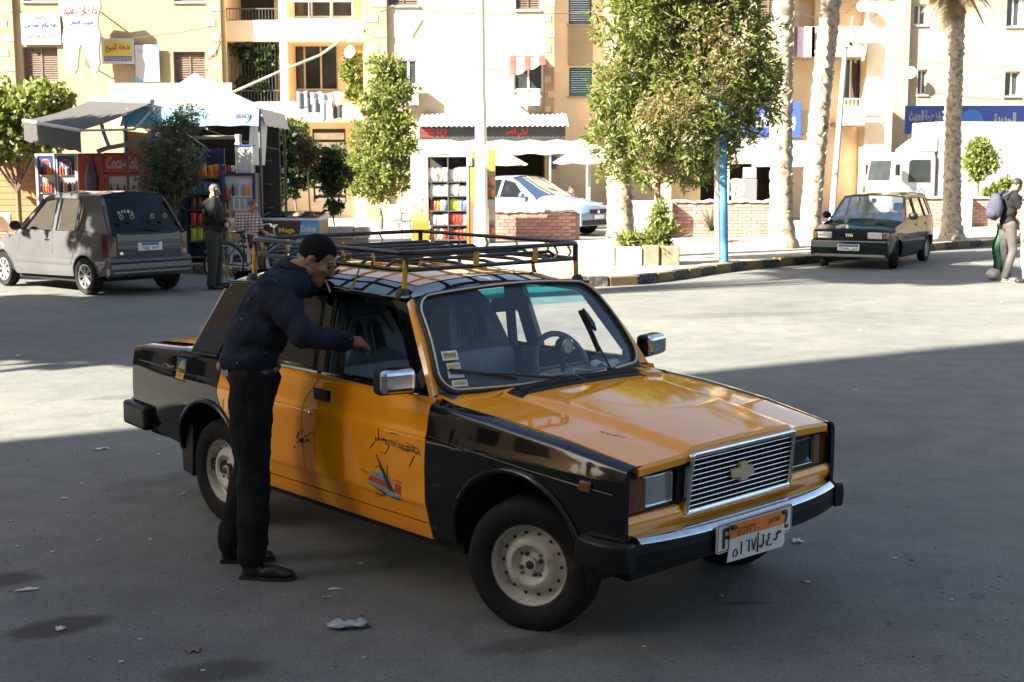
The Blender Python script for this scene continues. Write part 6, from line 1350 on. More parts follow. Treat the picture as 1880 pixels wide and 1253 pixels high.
MB().lathe([(0, 0), (.16, 0), (.17, .35), (.12, .55), (.10, .75), (.14, 1.0), (.09, 1.25), (.05, 1.4), (.06, 1.5), (0, 1.5)], 16, c=((q0_ + q1_) / 2, -.02, .55)).obj('bottle_relief', mat('bottle_print', (.09, .05, .09), .3), sdp, smooth=60)
o, w, H = fridge('display_fridge', 'purple display fridge with lit shelves beside the ice cream freezer', (411, 316, 470, 440), 25.6, mat('fridge_violet', (.035, .028, .085), .4), MATS['fridge_navy'], None)
MB().bx(w / 2 - .11, w / 2 - .07, -.012, .02, .2, H - .2).obj('light_tube', m_signw, o)
for k, (zz, mm) in enumerate(((.95, m_yel), (.68, m_yel), (.42, m_yel), (1.2, m_txr))): MB().bx(-w / 2 + .06, -w / 2 + .16, -.02, .01, zz, zz + .2).obj('snack_box', mm, o)
c = at(449, 316, 25.7); gb = thing('glass_cabinet', 'small glass food cabinet on top of the display fridge', 'cabinet', (c.x, 25.75, c.z)); MB().bx(-.15, .16, .0, .3, .002, .52).obj('glass_box', mat('cabinet_glass', (.42, .44, .42), .2, coat=1), gb, bevel=.01)
for x in (-.15, .16): MB().bx(x - .012, x + .012, -.01, .012, 0, .54).obj('edge', m_frm, gb)
MB().bx(-.17, .18, -.02, .32, .522, .55).obj('lid', m_signb, gb)
c = at(438, 266, 25.8); o = thing('blender_jug', 'white blender jug on the glass food cabinet', 'jug', (c.x, 25.9, c.z)); MB().lathe([(0, 0), (.07, 0), (.075, .06), (.05, .09), (.07, .2), (.07, .22), (0, .23)], 14).obj('jug', m_signw, o, smooth=50)
for k in range(4): c = at(402 + k * 9, 313, 25.65); o = tag(MB().lathe([(0, 0), (.04, 0), (.042, .1), (.03, .12), (0, .12)], 10, c=(0, 0, 0)).obj('jar', [m_txr, m_signw][k % 2], smooth=50), ('red' if k % 2 == 0 else 'white') + ' jar standing on the display fridge by the glass cabinet', 'jar', 'jars on the fridge'); o.location = (c.x, 25.68, c.z)
# snack stand of the kiosk
q = prect((345, 318, 408, 440), 25.4); sk = thing('snack_stand', 'dark blue snack stand with orange crisp bags behind the man on the phone', 'shelf', ((q[0] + q[1]) / 2, 25.4, PAVE_Z)); w, H = q[1] - q[0], q[3] - PAVE_Z
MB().bx(-w / 2, w / 2, .3, .34, 0, H + .5).obj('back', MATS['fridge_navy'], sk)
for x in (-w / 2, w / 2): MB().bx(x - .02, x + .02, -.02, .34, 0, H + .2).obj('side', MATS['fridge_navy'], sk)
for k in range(6): MB().bx(-w / 2 + .025, w / 2 - .025, .0, .29, .1 + k * .3, .12 + k * .3).obj('shelf', m_iron, sk)
def bag_mesh(w, h, m):
    me = MB().grid(lambda u, v: (w * (u - .5) * (1 - .12 * math.sin(PI * v)), -.03 * math.sin(PI * u) * math.sin(PI * v) ** .7, h * v), 5, 6).grid(lambda u, v: (w * (u - .5) * (1 - .12 * math.sin(PI * v)), .03 * math.sin(PI * u) * math.sin(PI * v) ** .7, h * v), 5, 6).mesh('snack_bag', 180); me.materials.append(m); return me
m_bag = {k: mat('bag_' + k, c, .35, var=.35, scale=14) for k, c in dict(orange=(.62, .19, .02), white=(.62, .60, .56), red=(.50, .04, .03), green=(.42, .48, .05), silver=(.42, .44, .47), violet=(.42, .34, .40), brown=(.20, .07, .03), blue=(.10, .14, .35)).items()}
bags = {k: bag_mesh(.125, .26, m) for k, m in m_bag.items()}
def snack(k, x, y, z, label, group, s=1.0):
    o = link('snack_bag', bags[k], None); o.location = (x, y, z); o.rotation_euler = (rnd.uniform(-.12, .05), rnd.uniform(-.08, .08), rnd.uniform(-.3, .3)); o.scale = (s * rnd.uniform(.9, 1.08),) * 3; tag(o, label, 'snack bag', group)
sx_ = sk.location.x
for r_, kind in ((5, 'orange'), (4, 'blue'), (3, 'brown'), (2, 'red'), (1, 'green')):
    for k in range(5): snack(kind, sx_ + lerp(-w / 2 + .1, w / 2 - .1, k / 4), 25.5, PAVE_Z + .125 + r_ * .3, '%s crisp bag standing on the dark blue kiosk stand' % kind, 'crisp bags on the kiosk stand', .95)
# orange snack rack by the lamp post
YR = 31.6; q = prect((757, 284, 862, 448), YR); rk = thing('snack_rack', 'orange and white snack rack full of bags beside the lamp post', 'shelf', (q[0], YR, PAVE_Z)); w, H = q[1] - q[0], q[3] - PAVE_Z
def fade_mat(name, c0, c1, z0, z1):
    m = bpy.data.materials.new(name); m.use_nodes = True; nt = m.node_tree; tc = nt.nodes.new('ShaderNodeTexCoord'); sp = nt.nodes.new('ShaderNodeSeparateXYZ'); mr = nt.nodes.new('ShaderNodeMapRange'); mr.inputs[1].default_value = z0; mr.inputs[2].default_value = z1; r = nt.nodes.new('ShaderNodeValToRGB'); r.color_ramp.elements[0].color = (*c0, 1); r.color_ramp.elements[1].color = (*c1, 1)
    nt.links.new(tc.outputs['Object'], sp.inputs[0]); nt.links.new(sp.outputs['Z'], mr.inputs[0]); nt.links.new(mr.outputs[0], r.inputs[0]); nt.links.new(r.outputs[0], nt.nodes['Principled BSDF'].inputs['Base Color']); return m
m_side = fade_mat('rack_orange_print', (.42, .15, .02), (.40, .36, .28), .45, 1.15)
xs0 = w * .30; MB().bx(0, xs0, -.02, .02, 0, H).obj('print_panel', m_side, rk, bevel=.01)
for (u, v, r_) in ((.25, .52, .018), (.25, .44, .022), (.66, .50, .03), (.62, .38, .03)): MB().lathe([(0, .006), (r_, .0)], 12, c=(xs0 * u, -.022, H * v), axis='Y', M=Matrix.Scale(-1, 3, (0, 1, 0))).obj('print_spot', mat('print_brown', (.25, .10, .03), .6), rk)
MB().bx(xs0 + .02, w, .38, .42, 0, H).obj('back', MATS['kiosk_back'], rk); MB().bx(xs0, w, -.02, .42, H - .05, H).obj('top', m_signw, rk); MB().bx(w - .05, w, -.02, .375, 0, H - .055).obj('side', m_side, rk); MB().bx(w * .64 - .012, w * .64 + .012, -.02, .375, .05, H - .055).obj('divider', m_iron, rk); MB().bx(w, w + .16, .0, .38, .0, H - .3).obj('side_shelf', fade_mat('rack_green_print', (.45, .10, .05), (.32, .32, .06), .9, 1.3), rk)
rows = [(('white', 'brown', 'white', 'silver'), ('white',)), (('white', 'silver'), ('white', 'silver')), (('brown', 'orange', 'silver', 'blue'), ('green', 'blue')), (('violet', 'violet', 'silver'), ('red', 'red', 'violet')), (('brown', 'white', 'red'), ('brown', 'red', 'brown'))]
names = ['top', 'second', 'third', 'fourth', 'lowest']
for r_, (l, rr) in enumerate(rows):
    z = H - .62 - r_ * .345; MB().bx(xs0 + .02, w - .055, -.01, .37, z - .03, z).obj('shelf', m_iron, rk)
    for side, kinds, xa, xb in (('left', l, xs0 + .07, w * .64 - .06), ('right', rr, w * .64 + .06, w - .10)):
        for k in range(5):
            for dy in (0, .14):
                kd = kinds[(k * len(kinds)) // 5]; snack(kd, q[0] + lerp(xa, xb, k / 4), YR + .06 + dy, PAVE_Z + z + .003, '%s snack bag on the %s shelf of the orange rack, %s half' % (kd, names[r_], side), 'snack bags on the orange rack', 1.0 if r_ else 1.15)
YR = 31.9; q = prect((868, 276, 911, 450), YR); r2 = thing('second_rack', 'narrow yellow topped snack rack just behind the lamp post', 'shelf', (q[0], YR, PAVE_Z)); w, H = q[1] - q[0], q[3] - PAVE_Z
MB().bx(0, w, .2, .24, 0, H).obj('back', m_signw, r2); MB().bx(0, w, -.02, .19, H - .5, H).obj('header', mat('header_ochre', (.34, .22, .03), .5), r2, bevel=.01); MB().bx(0, w, -.005, .19, .55, 1.05).obj('printed_box', m_conc, r2)
for k in range(4): z = [.2, 1.08, 1.35, .40][k]; MB().bx(.02, w - .02, -.02, .18, z - .02, z).obj('shelf', m_iron, r2)
for z, lv in ((1.09, 'middle'), (1.36, 'top'), (.21, 'bottom')):
    for k in range(4): snack(('white', 'silver', 'brown', 'orange')[k], q[0] + lerp(.07, w - .07, k / 3), YR + .05, PAVE_Z + z, 'small %s snack bag on the %s shelf of the narrow rack behind the lamp post' % (('white', 'silver', 'brown', 'orange')[k], lv), 'snack bags on the narrow rack', .8)
# ice cream freezer
c = at(538, 430, 26.2); fz = thing('ice_cream_freezer', 'ice cream chest freezer with brown and blue printed front', 'freezer', (c.x + .05, 26.0, PAVE_Z), R(-10)); m_fzb = mat('freezer_brown', (.055, .035, .022), .4, var=.15, scale=3)
MB().bx(-.62, .62, -.3, .35, .04, .80).obj('chest', m_fzb, fz, bevel=.02); MB().bx(-.24, .62, -.312, -.302, .05, .79).obj('print_brown', m_fzb, fz); MB().prism([(.18, .06), (.615, .06), (.615, .79), (.28, .79), (.24, .55), (.16, .4)], lambda p: (p[0], -.318, p[1]), lambda p: (p[0], -.313, p[1])).obj('print_blue', mat('freezer_blue', (.06, .28, .55), .4), fz, recalc=True)
text('Mega', mat('freezer_gold', (.60, .38, .06), .4), fz, .32, .12, facing((-.02, -.318, .60)), bold=.03); text('Dolce', mat('freezer_pink', (.6, .45, .4), .4), fz, .3, .12, facing((.42, -.319, .64)), bold=.03); MB().tube([(.42 + .09 * math.cos(2 * PI * k / 20), -.322, .33 + .09 * math.sin(2 * PI * k / 20)) for k in range(20)], .05, 6, closed=True, flat=.3).obj('print_ring', m_signw, fz); MB().ball((.0, -.318, .33), (.05, .008, .11)).obj('print_bar', m_frm, fz)
MB().prism([(-.3, .80), (-.26, .84), (.35, .93), (.35, .80)], lambda p: (-.62, p[0], p[1]), lambda p: (.62, p[0], p[1])).obj('rim', MATS['fridge_grey_frame'], fz, recalc=True); MB().grid(lambda u, v: (lerp(-.56, .56, u), lerp(-.22, .32, v), lerp(.85, .93, v) + .012 + .02 * math.sin(PI * u)), 8, 3).obj('glass_lid', m_pane, fz, smooth=180); MB().bx(-.03, .03, -.25, .33, .86, .885).obj('lid_rail', MATS['fridge_grey_frame'], fz)
# roller shutters at the far left
for px, lab in ((20, 'brown slatted shutter at the left edge'), (62, 'brown slatted shutter next to the blue fridges')):
    q = prect((px - 24, 285, px + 18, 400), 30.0); o = thing('roller_shutter', lab, 'shutter', ((q[0] + q[1]) / 2, 30.0, PAVE_Z)); H = q[3] - PAVE_Z; w = q[1] - q[0]
    for k in range(int(H / .14)): MB().box((0, 0, .07 + k * .14), (w, .03, .13)).obj('slat', MATS['timber_brown'], o, bevel=.008)
    MB().bx(-w / 2 - .03, w / 2 + .03, .02, .06, 0, H + .05).obj('frame', m_brk, o)
# plastic and wooden chairs
def chair(label, x, y, rz, m, group=None, s=1.0, z=PAVE_Z):
    o = thing('garden_chair', label, 'chair', (x, y, z), rz, group); o.scale = (s, s, s)
    MB().box((0, 0, .43), (.44, .44, .035)).obj('seat', m, o, bevel=.012); MB().grid(lambda u, v: (lerp(-.22, .22, u), .21 + .08 * v - .05 * math.sin(PI * u) * 0 + .03 * (2 * u - 1) ** 2 * -1, .45 + .42 * v), 8, 4).obj('backrest', m, o, smooth=180).modifiers.new('s', 'SOLIDIFY').thickness = .025
    for a in (-1, 1):
        for c_ in (-1, 1): MB().tube([(a * .19, c_ * .19, .42), (a * .22, c_ * .23, 0)], .02, 6).obj('leg', m, o)
        MB().tube([(a * .22, .22, .64), (a * .25, -.05, .65), (a * .24, -.2, .62), (a * .21, -.2, .43)], .018, 6).obj('armrest', m, o)
    return o
m_ch = mat('chair_cane', (.55, .42, .30), .7, var=.15, scale=8)
for px, py, Y, rz, lab in ((735, 385, 34.5, 2.6, 'cane chair standing left of the orange snack rack'), (722, 385, 36, 1.8, 'cane chair behind another, left of the orange snack rack'), (8, 380, 28.3, .6, 'cane chair at the far left edge by the shutters')): c = at(px, py, Y); chair(lab, c.x, Y, rz, m_ch, None, 1.0)
for px, Y, lab in ((1062, 39.5, 'pale café chair beside the pale blue saloon'), (1105, 40.2, 'pale café chair behind the palm trunk')): c = at(px, 380, Y); chair(lab, c.x, Y, rnd.random() * 6, m_ch)
for px, Y, lab in ((1085, 40.5, 'pale round café table behind the saloon'), (700, 38, 'pale low table behind the light green shrub')): c = at(px, 380, Y); o = thing('cafe_table', lab, 'table', (c.x, Y, PAVE_Z)); MB().lathe([(0, .70), (.4, .70), (.4, .73), (0, .73)], 20).obj('table_top', m_ch, o); MB().tube([(0, 0, 0), (0, 0, .70)], .035, 6).obj('leg', m_ch, o); MB().lathe([(0, 0), (.22, 0), (.2, .03), (0, .04)], 14).obj('base', m_ch, o)
# bicycle by the seated man (its front wheel and bars show)
bi = thing('bicycle', 'old bicycle standing between the man on the phone and the taxi', 'bicycle', (-4.40, 22.55, 0), R(28)); m_byk = mat('bicycle_paint', (.02, .025, .025), .4); m_spoke = mat('bicycle_chrome', (.35, .34, .32), .3, metal=.8)
for x in (-.52, .52):
    wv = MB().tube([(x + .335 * math.cos(2 * PI * k / 36), 0, .35 + .335 * math.sin(2 * PI * k / 36)) for k in range(36)], .016, 6, closed=True).obj('wheel', m_tyre, bi, smooth=60); MB().tube([(x + .312 * math.cos(2 * PI * k / 36), 0, .35 + .312 * math.sin(2 * PI * k / 36)) for k in range(36)], .009, 5, closed=True).obj('rim', m_spoke, wv)
    b = MB()
    for k in range(20): a = 2 * PI * k / 20; b.tube([(x, .02 * (-1) ** k, .35), (x + .312 * math.cos(a), 0, .35 + .312 * math.sin(a))], .0022, 3)
    b.obj('spokes', m_spoke, wv)
b = MB(); b.tube([(-.52, 0, .35), (-.12, 0, .30), (.40, 0, .72), (-.20, 0, .78), (-.52, 0, .35)], .016, 6); b.tube([(-.12, 0, .30), (-.22, 0, .86)], .016, 6); b.tube([(.36, 0, .92), (.40, 0, .72), (.52, 0, .35)], .015, 6); b.obj('frame', m_byk, bi, smooth=60)
MB().tube([(.22, -.27, .98), (.36, -.2, 1.0), (.38, 0, .94), (.36, .2, 1.0), (.22, .27, .98)], .012, 6).obj('handlebar', m_spoke, bi); MB().ball((-.24, 0, .89), (.13, .08, .035)).obj('saddle', m_plas, bi, smooth=180); MB().tube([(-.52 + .37 * math.cos(a), 0, .35 + .37 * math.sin(a)) for a in [lerp(.4, 2.6, k / 10) for k in range(11)]], .014, 5, flat=2).obj('mudguard', m_byk, bi)
# overhead wires
for i, (pts, r_) in enumerate(((((428, 168, 44), (520, 128, 44.5), (590, 100, 45), (665, 48, 45.2)), .045), (((730, 14, 44), (840, 24, 44), (950, 27, 44), (1062, 25, 44), (1140, 18, 44)), .014), (((740, 5, 45), (700, 22, 44.8)), .02), (((240, 68, 45.5), (340, 56, 45.8), (395, 46, 46.2)), .014), (((1455, 20, 46), (1560, 60, 46), (1640, 95, 50)), .014), (((1640, 110, 54), (1760, 125, 54), (1880, 128, 54)), .014))):
    tag(MB().tube([at(*p) for p in pts], r_, 5).obj('overhead_cable', m_conc if i == 0 else m_iron), ['thick pale cable slanting across the balconies to the middle block', 'thin wire crossing the upper middle of the facades', 'short wire above the climbing plant', 'thin wire between the tooth sign and the pilaster', 'thin wire behind the palms', 'thin wire across the pale building'][i], 'cable')

# ---------------------------------------------------------------- trees and plants
NR = np.random.default_rng(11)
def unit(a): return a / np.maximum(np.linalg.norm(a, axis=1, keepdims=True), 1e-9)
def foliage(clumps, n_sprig, leaf=(.13, .035), per=7, spread=.9, shell=.55, up=.25):
    """leaf blades in sprigs spread through ellipsoid clumps; clumps: (x, y, z, rx, ry, rz)"""
    C = np.array(clumps, float); vol = np.prod(C[:, 3:], axis=1) ** .75; pr = vol / vol.sum()
    idx = NR.choice(len(C), n_sprig, p=pr); d = unit(NR.normal(size=(n_sprig, 3)))
    rad = shell + (1 - shell) * NR.random(n_sprig) ** .7; rad *= 1 + .14 * NR.normal(size=n_sprig)
    p = C[idx, :3] + d * C[idx, 3:] * rad[:, None]
    ax = unit(d + np.array([0, 0, up]) + .5 * NR.normal(size=(n_sprig, 3)))
    P = np.repeat(p, per, 0); A = np.repeat(ax, per, 0); N = len(P)
    dirv = unit(A + spread * NR.normal(size=(N, 3))); side = unit(np.cross(dirv, NR.normal(size=(N, 3))))
    L = leaf[0] * (.6 + .8 * NR.random(N))[:, None]; Wd = leaf[1] * (.7 + .6 * NR.random(N))[:, None]
    base = P + NR.normal(size=(N, 3)) * leaf[0] * .25
    nrm = np.cross(dirv, side)
    v = np.stack([base, base + dirv * L * .5 + side * Wd + nrm * L * .06, base + dirv * L, base + dirv * L * .5 - side * Wd + nrm * L * .06], 1).reshape(-1, 3)
    return v, N
def leaf_obj(name, m, parent, v, N, loc):
    v = v - np.array(loc); me = bpy.data.meshes.new(name); me.vertices.add(4 * N); me.vertices.foreach_set('co', v.ravel().astype(np.float32))
    me.loops.add(4 * N); me.loops.foreach_set('vertex_index', np.arange(4 * N, dtype=np.int32)); me.polygons.add(N); me.polygons.foreach_set('loop_start', np.arange(0, 4 * N, 4, dtype=np.int32)); me.update(calc_edges=True); me.validate()
    return link(name, me, m, parent)
def pclumps(lst, Y, depth=None, k=1.0):
    out = []
    for e in lst:
        px, py, r = e[:3]; dy = e[3] if len(e) > 3 else rnd.uniform(-.3, .3) * r / (FPX / Y); c = at(px, py, Y + dy); R_ = r / (FPX / Y) * k; out.append((c.x, c.y, c.z, R_, R_ * (depth or .9), R_ * .9))
    return out
m_bark = mat('bark', (.14, .10, .07), .9, var=.3, scale=12, bump=.6, bscale=30)
def limbs(parent, root, clumps, r0, loc, n=None, name='trunk', mid=.45, m=None):
    b = MB(); root = Vector(root) - Vector(loc); cs = [Vector(c[:3]) - Vector(loc) for c in clumps]; ctr = sum(cs, Vector()) / len(cs)
    fork = root.lerp(ctr, mid); fork.x = lerp(root.x, ctr.x, mid * .7)
    b.tube([root, root.lerp(fork, .5) + Vector((.04, .02, 0)), fork], [r0, r0 * .85, r0 * .7], 8)
    for c in cs: b.tube([fork, fork.lerp(c, .5) + Vector((rnd.uniform(-.1, .1), rnd.uniform(-.1, .1), .05)), c], [r0 * .55, r0 * .35, r0 * .12], 5)
    return b.obj(name, m or m_bark, parent, smooth=60)
def plant(name, label, cat, clumps, n, m, leaf, root=None, r0=.06, per=7, shell=.5, group=None, mid=.45, spread=.9, up=.25, bark=None):
    loc = root or (clumps[0][0], clumps[0][1], PAVE_Z); o = thing(name, label, cat, loc, 0, group)
    v, N = foliage(clumps, n, leaf, per, spread, shell, up); leaf_obj('crown', m, o, v, N, loc)
    if root: limbs(o, root, clumps, r0, loc, mid=mid, m=bark)
    return o
lf_main = leaf_mat('leaves_green', (.095, .135, .024), (.235, .25, .075)); lf_light = leaf_mat('leaves_light', (.11, .15, .028), (.24, .26, .075)); lf_olive = leaf_mat('leaves_olive', (.07, .085, .05), (.13, .145, .095)); lf_dark = leaf_mat('leaves_dark', (.020, .038, .012), (.05, .075, .02)); lf_dry = leaf_mat('leaves_dry', (.17, .14, .06), (.32, .26, .12))
# large leafy tree in the planter
YT1 = 25.2
cl = pclumps([(1175, 40, 78), (1265, 20, 100), (1345, 70, 82), (1140, 165, 62), (1220, 130, 88), (1315, 165, 90), (1385, 150, 52), (1112, 255, 38), (1178, 245, 66), (1262, 250, 74), (1345, 232, 54), (1402, 200, 38), (1135, 305, 36), (1192, 312, 36), (1262, 308, 46, .5), (1318, 285, 38, .4), (1098, 200, 22), (1410, 130, 26), (1215, -70, 110), (1310, -60, 100), (1260, -160, 90)], YT1, .95)
bt = at(1192, 455, 25.0); plant('leafy_tree', 'large light green leafy tree growing from the stone planter', 'tree', cl, 5200, lf_main, (.155, .020), root=(bt.x, 25.0, PAVE_Z + .25), r0=.075, per=8, shell=.45, mid=.42, bark=mat('bark_tan', (.25, .17, .11), .85, var=.2, scale=10, bump=.4, bscale=30))
b = plant('flowering_twigs', 'dry blossom sprigs hanging in the crown of the large leafy tree', 'plant', pclumps([(1310, 70, 60, -.9), (1250, 190, 60, -1.0), (1330, 120, 55, -.8), (1195, 210, 40, -.8), (1370, 190, 35, -.5), (1120, 130, 30, -.3)], YT1), 420, lf_dry, (.09, .016), per=6, shell=.2)
plant('planter_shrub', 'leafy shrub at the foot of the large tree in the planter', 'shrub', pclumps([(1210, 442, 20, -.1), (1178, 445, 16), (1222, 425, 16), (1208, 405, 12), (1150, 448, 14), (1215, 385, 9)], 24.8), 230, lf_main, (.16, .022), root=(at(1200, 460, 24.8).x, 24.8, PAVE_Z + .2), r0=.02, per=7, shell=.2)
# plants left of the taxi's roof rack
plant('broad_leaf_bush', 'sunlit broad-leaved bush at the left edge of the picture', 'bush', pclumps([(10, 200, 52), (62, 190, 48), (105, 178, 30), (25, 245, 48), (78, 240, 42), (112, 215, 26), (-45, 215, 60), (-30, 260, 45)], 29.2), 1500, lf_light, (.13, .055), root=(at(30, 380, 29.2).x, 29.2, PAVE_Z), r0=.07, per=5, shell=.6)
plant('olive_tree', 'small grey-green olive tree in front of the kiosk', 'tree', pclumps([(318, 235, 40), (290, 285, 38), (345, 290, 36), (318, 335, 38), (280, 335, 28), (350, 215, 28), (355, 335, 24), (305, 375, 26)], 25.0), 950, lf_olive, (.10, .015), root=(at(322, 440, 25.0).x, 25.0, PAVE_Z), r0=.05, per=7, shell=.3)
plant('dark_tree', 'dense dark green tree right of the kiosk', 'tree', pclumps([(515, 255, 40), (495, 290, 40), (545, 280, 36), (520, 325, 42), (560, 320, 26), (490, 340, 30)], 32.0), 1300, lf_dark, (.14, .035), root=(at(515, 400, 32).x, 32.0, PAVE_Z), r0=.05, per=6, shell=.3)
plant('dark_tree', 'lighter-leaved crown standing in for the sunlit top of the dense dark tree', 'tree', pclumps([(500, 232, 26), (545, 240, 26), (520, 250, 24), (570, 262, 16)], 33.5), 420, lf_light, (.12, .03), root=(at(545, 400, 33.5).x, 33.5, PAVE_Z), r0=.035, per=6, shell=.3)  # sunlit crown top of the dark tree, put into lighter leaf colour
plant('twiggy_shrub', 'reddish twiggy shrub on a thin stem above the freezer', 'shrub', pclumps([(562, 270, 20), (575, 285, 18), (560, 298, 14)], 28.5), 180, leaf_mat('leaves_reddish', (.06, .05, .03), (.12, .09, .05)), (.11, .014), root=(at(568, 420, 28.5).x, 28.5, PAVE_Z), r0=.022, per=6, shell=.1, mid=.8, bark=mat('bark_pale', (.35, .30, .24), .8))
plant('potted_shrub', 'dark potted shrub behind the stone block wall', 'shrub', pclumps([(612, 290, 26), (600, 315, 20), (622, 320, 24), (612, 345, 20), (615, 378, 14)], 28.8), 420, lf_dark, (.11, .03), root=(at(614, 420, 28.8).x, 28.8, PAVE_Z), r0=.025, per=6, shell=.2)
plant('light_shrub_tree', 'tall light green shrub tree covering the corner of the middle block', 'tree', pclumps([(700, 120, 22), (722, 132, 26), (712, 165, 34), (740, 168, 24), (682, 190, 24), (706, 218, 32), (738, 228, 26), (676, 250, 34), (712, 272, 36), (744, 270, 24), (660, 300, 28), (692, 318, 38), (728, 325, 34), (752, 300, 16), (655, 338, 22), (690, 350, 24), (640, 320, 14)], 38.0), 2500, lf_light, (.14, .028), root=(at(700, 400, 38).x, 38.0, PAVE_Z), r0=.08, per=6, shell=.4)
plant('climbing_plant', 'climbing plant on the balcony corner beside the satellite dish', 'plant', pclumps([(650, 110, 16), (655, 140, 18), (640, 130, 14), (660, 165, 18), (645, 170, 12)], YB - 1.3), 420, lf_main, (.14, .05), per=5, shell=.2)
plant('balcony_plant', 'leafy plant trained over the window bars of the lower balcony', 'plant', pclumps([(440, 88, 12), (455, 100, 14), (470, 92, 12), (485, 118, 14), (500, 92, 16), (510, 110, 12), (450, 150, 12), (480, 155, 14), (430, 168, 10)], YB - 1.0), 420, lf_dark, (.15, .06), per=5, shell=.1)
plant('clipped_bush', 'round clipped bush on a thin stem in front of the white truck', 'bush', pclumps([(1802, 292, 26), (1790, 305, 20), (1815, 305, 20), (1800, 275, 18), (1795, 325, 14)], 41.8), 900, lf_light, (.10, .035), root=(at(1792, 400, 41.8).x, 41.8, PAVE_Z), r0=.05, per=5, shell=.55, mid=.7)
plant('ground_weeds', 'green weeds behind the brick wall under the truck', 'plant', pclumps([(1835, 352, 14), (1850, 345, 14), (1815, 358, 10)], 41.5), 160, lf_main, (.14, .03), per=5, shell=.1)
# agave beside the blue post
c = at(1308, 420, 32.2); ag = thing('agave', 'spiky agave in front of the low brick wall by the blue post', 'plant', (c.x, 32.2, PAVE_Z)); m_ag = leaf_mat('agave_leaf', (.15, .17, .09), (.26, .27, .17))
for k in range(46):
    a = rnd.random() * 2 * PI; el = rnd.uniform(-.15, 1.3); L = rnd.uniform(.6, .95); d = Vector((math.cos(a) * math.cos(el), math.sin(a) * math.cos(el), math.sin(el))); s_ = d.cross(Vector((0, 0, 1))).normalized() if abs(d.z) < .99 else Vector((1, 0, 0))
    b = MB(); pts = [Vector((0, 0, .28)) + d * L * t - Vector((0, 0, .22 * L * t * t)) for t in (0, .35, .7, 1)]; ws_ = [.02, .04, .028, .002]
    b.v = [tuple(p + s_ * w * sg) for p, w in zip(pts, ws_) for sg in (-1, 1)]; b.f = [(2 * i, 2 * i + 1, 2 * i + 3, 2 * i + 2) for i in range(3)]; b.obj('leaf', m_ag, ag, smooth=180)
# palms
m_palm = mat('palm_trunk', (.36, .29, .21), .95, var=.25, scale=7, bump=.7, bscale=22, col2=(.15, .11, .08), c2scale=9, c2lo=.5, c2hi=.62)
lf_palm = leaf_mat('palm_frond', (.07, .10, .025), (.15, .17, .05)); lf_pdry = leaf_mat('palm_frond_dry', (.20, .15, .08), (.34, .27, .16))
def palm(label, pts, H_r, crown_z=None, nf=26, flare=1.5, dry=10):
    """pts: trunk axis as world points; H_r: trunk radius"""
    base = Vector(pts[0]); o = thing('palm_tree', label, 'palm', base, 0, 'palms along the pavement'); P = [Vector(p) - base for p in pts]; Lt = []; n = 90
    tot = sum((b - a).length for a, b in zip(P, P[1:])); step = tot / n; Q = [P[0]]
    for i in range(1, n + 1):
        t = i / n * tot; acc = 0
        for a, b in zip(P, P[1:]):
            l = (b - a).length
            if acc + l >= t - 1e-6: Q.append(a.lerp(b, (t - acc) / l)); break
            acc += l
    b = MB(); ns = 22; s0 = rnd.random() * 9
    for i, q in enumerate(Q):
        h = i * step; r = H_r * (1 + (flare - 1) * math.exp(-h / .35)) * (1 - .12 * i / n) * (1 + .045 * ((i % 3) - 1) + .03 * math.sin(i * 1.7 + s0))
        for k in range(ns):
            a = 2 * PI * k / ns; rr = r * (1 + .05 * rnd.uniform(-1, 1)); b.v.append((q.x + rr * math.cos(a), q.y + rr * math.sin(a), q.z))
    b.f = [(i * ns + k, i * ns + (k + 1) % ns, (i + 1) * ns + (k + 1) % ns, (i + 1) * ns + k) for i in range(n) for k in range(ns)]
    b.obj('trunk', m_palm, o, smooth=50)
    b = MB()     # old leaf bases
    for i in range(4, n, 2):
        q = Q[i]
        for k in range(5):
            a = rnd.random() * 2 * PI; r = H_r * .93; e = Vector((math.cos(a), math.sin(a), 0)); t_ = Vector((-math.sin(a), math.cos(a), 0)); c = q + e * r; s_ = rnd.uniform(.5, 1.1)
            b.add([c - t_ * .06 * s_, c + t_ * .06 * s_, c + e * .05 * s_ + Vector((0, 0, .09 * s_)), c + Vector((0, 0, .10))], [(0, 1, 2), (1, 3, 2), (3, 0, 2)])
    tag(b.obj('leaf_bases', m_palm, o), kind='stuff')
    top = Q[-1]; V = []; D = []
    for k in range(nf):
        isd = k < dry; a = rnd.random() * 2 * PI; el = rnd.uniform(-1.2, -.3) if isd else rnd.uniform(-.1, 1.3); L = rnd.uniform(.6, 1.0) if isd else rnd.uniform(2.0, 2.8); d = Vector((math.cos(a) * math.cos(el), math.sin(a) * math.cos(el), math.sin(el))); s_ = d.cross(Vector((0, 0, 1))).normalized()
        tgt = D if isd else V
        for j in range(34):
            t = .12 + .88 * j / 34; c = top + d * L * t - Vector((0, 0, .55 * L * t * t))
            for sg in (-1, 1):
                ll = .42 * math.sin(PI * min(1, t * .9 + .08)) + .08; e = (s_ * sg * .8 + d * .6 + Vector((0, 0, -.25 + rnd.uniform(-.15, .1)))).normalized(); w_ = d * .014
                tgt += [c - w_, c + w_, c + e * ll * .6 + w_ * .8, c + e * ll]
    for nm, arr, mm in (('frond', V, lf_palm), ('dry_frond', D, lf_pdry)):
        if arr: leaf_obj(nm, mm, o, np.array([tuple(v) for v in arr]) + np.array(base), len(arr) // 4, base)
    return o
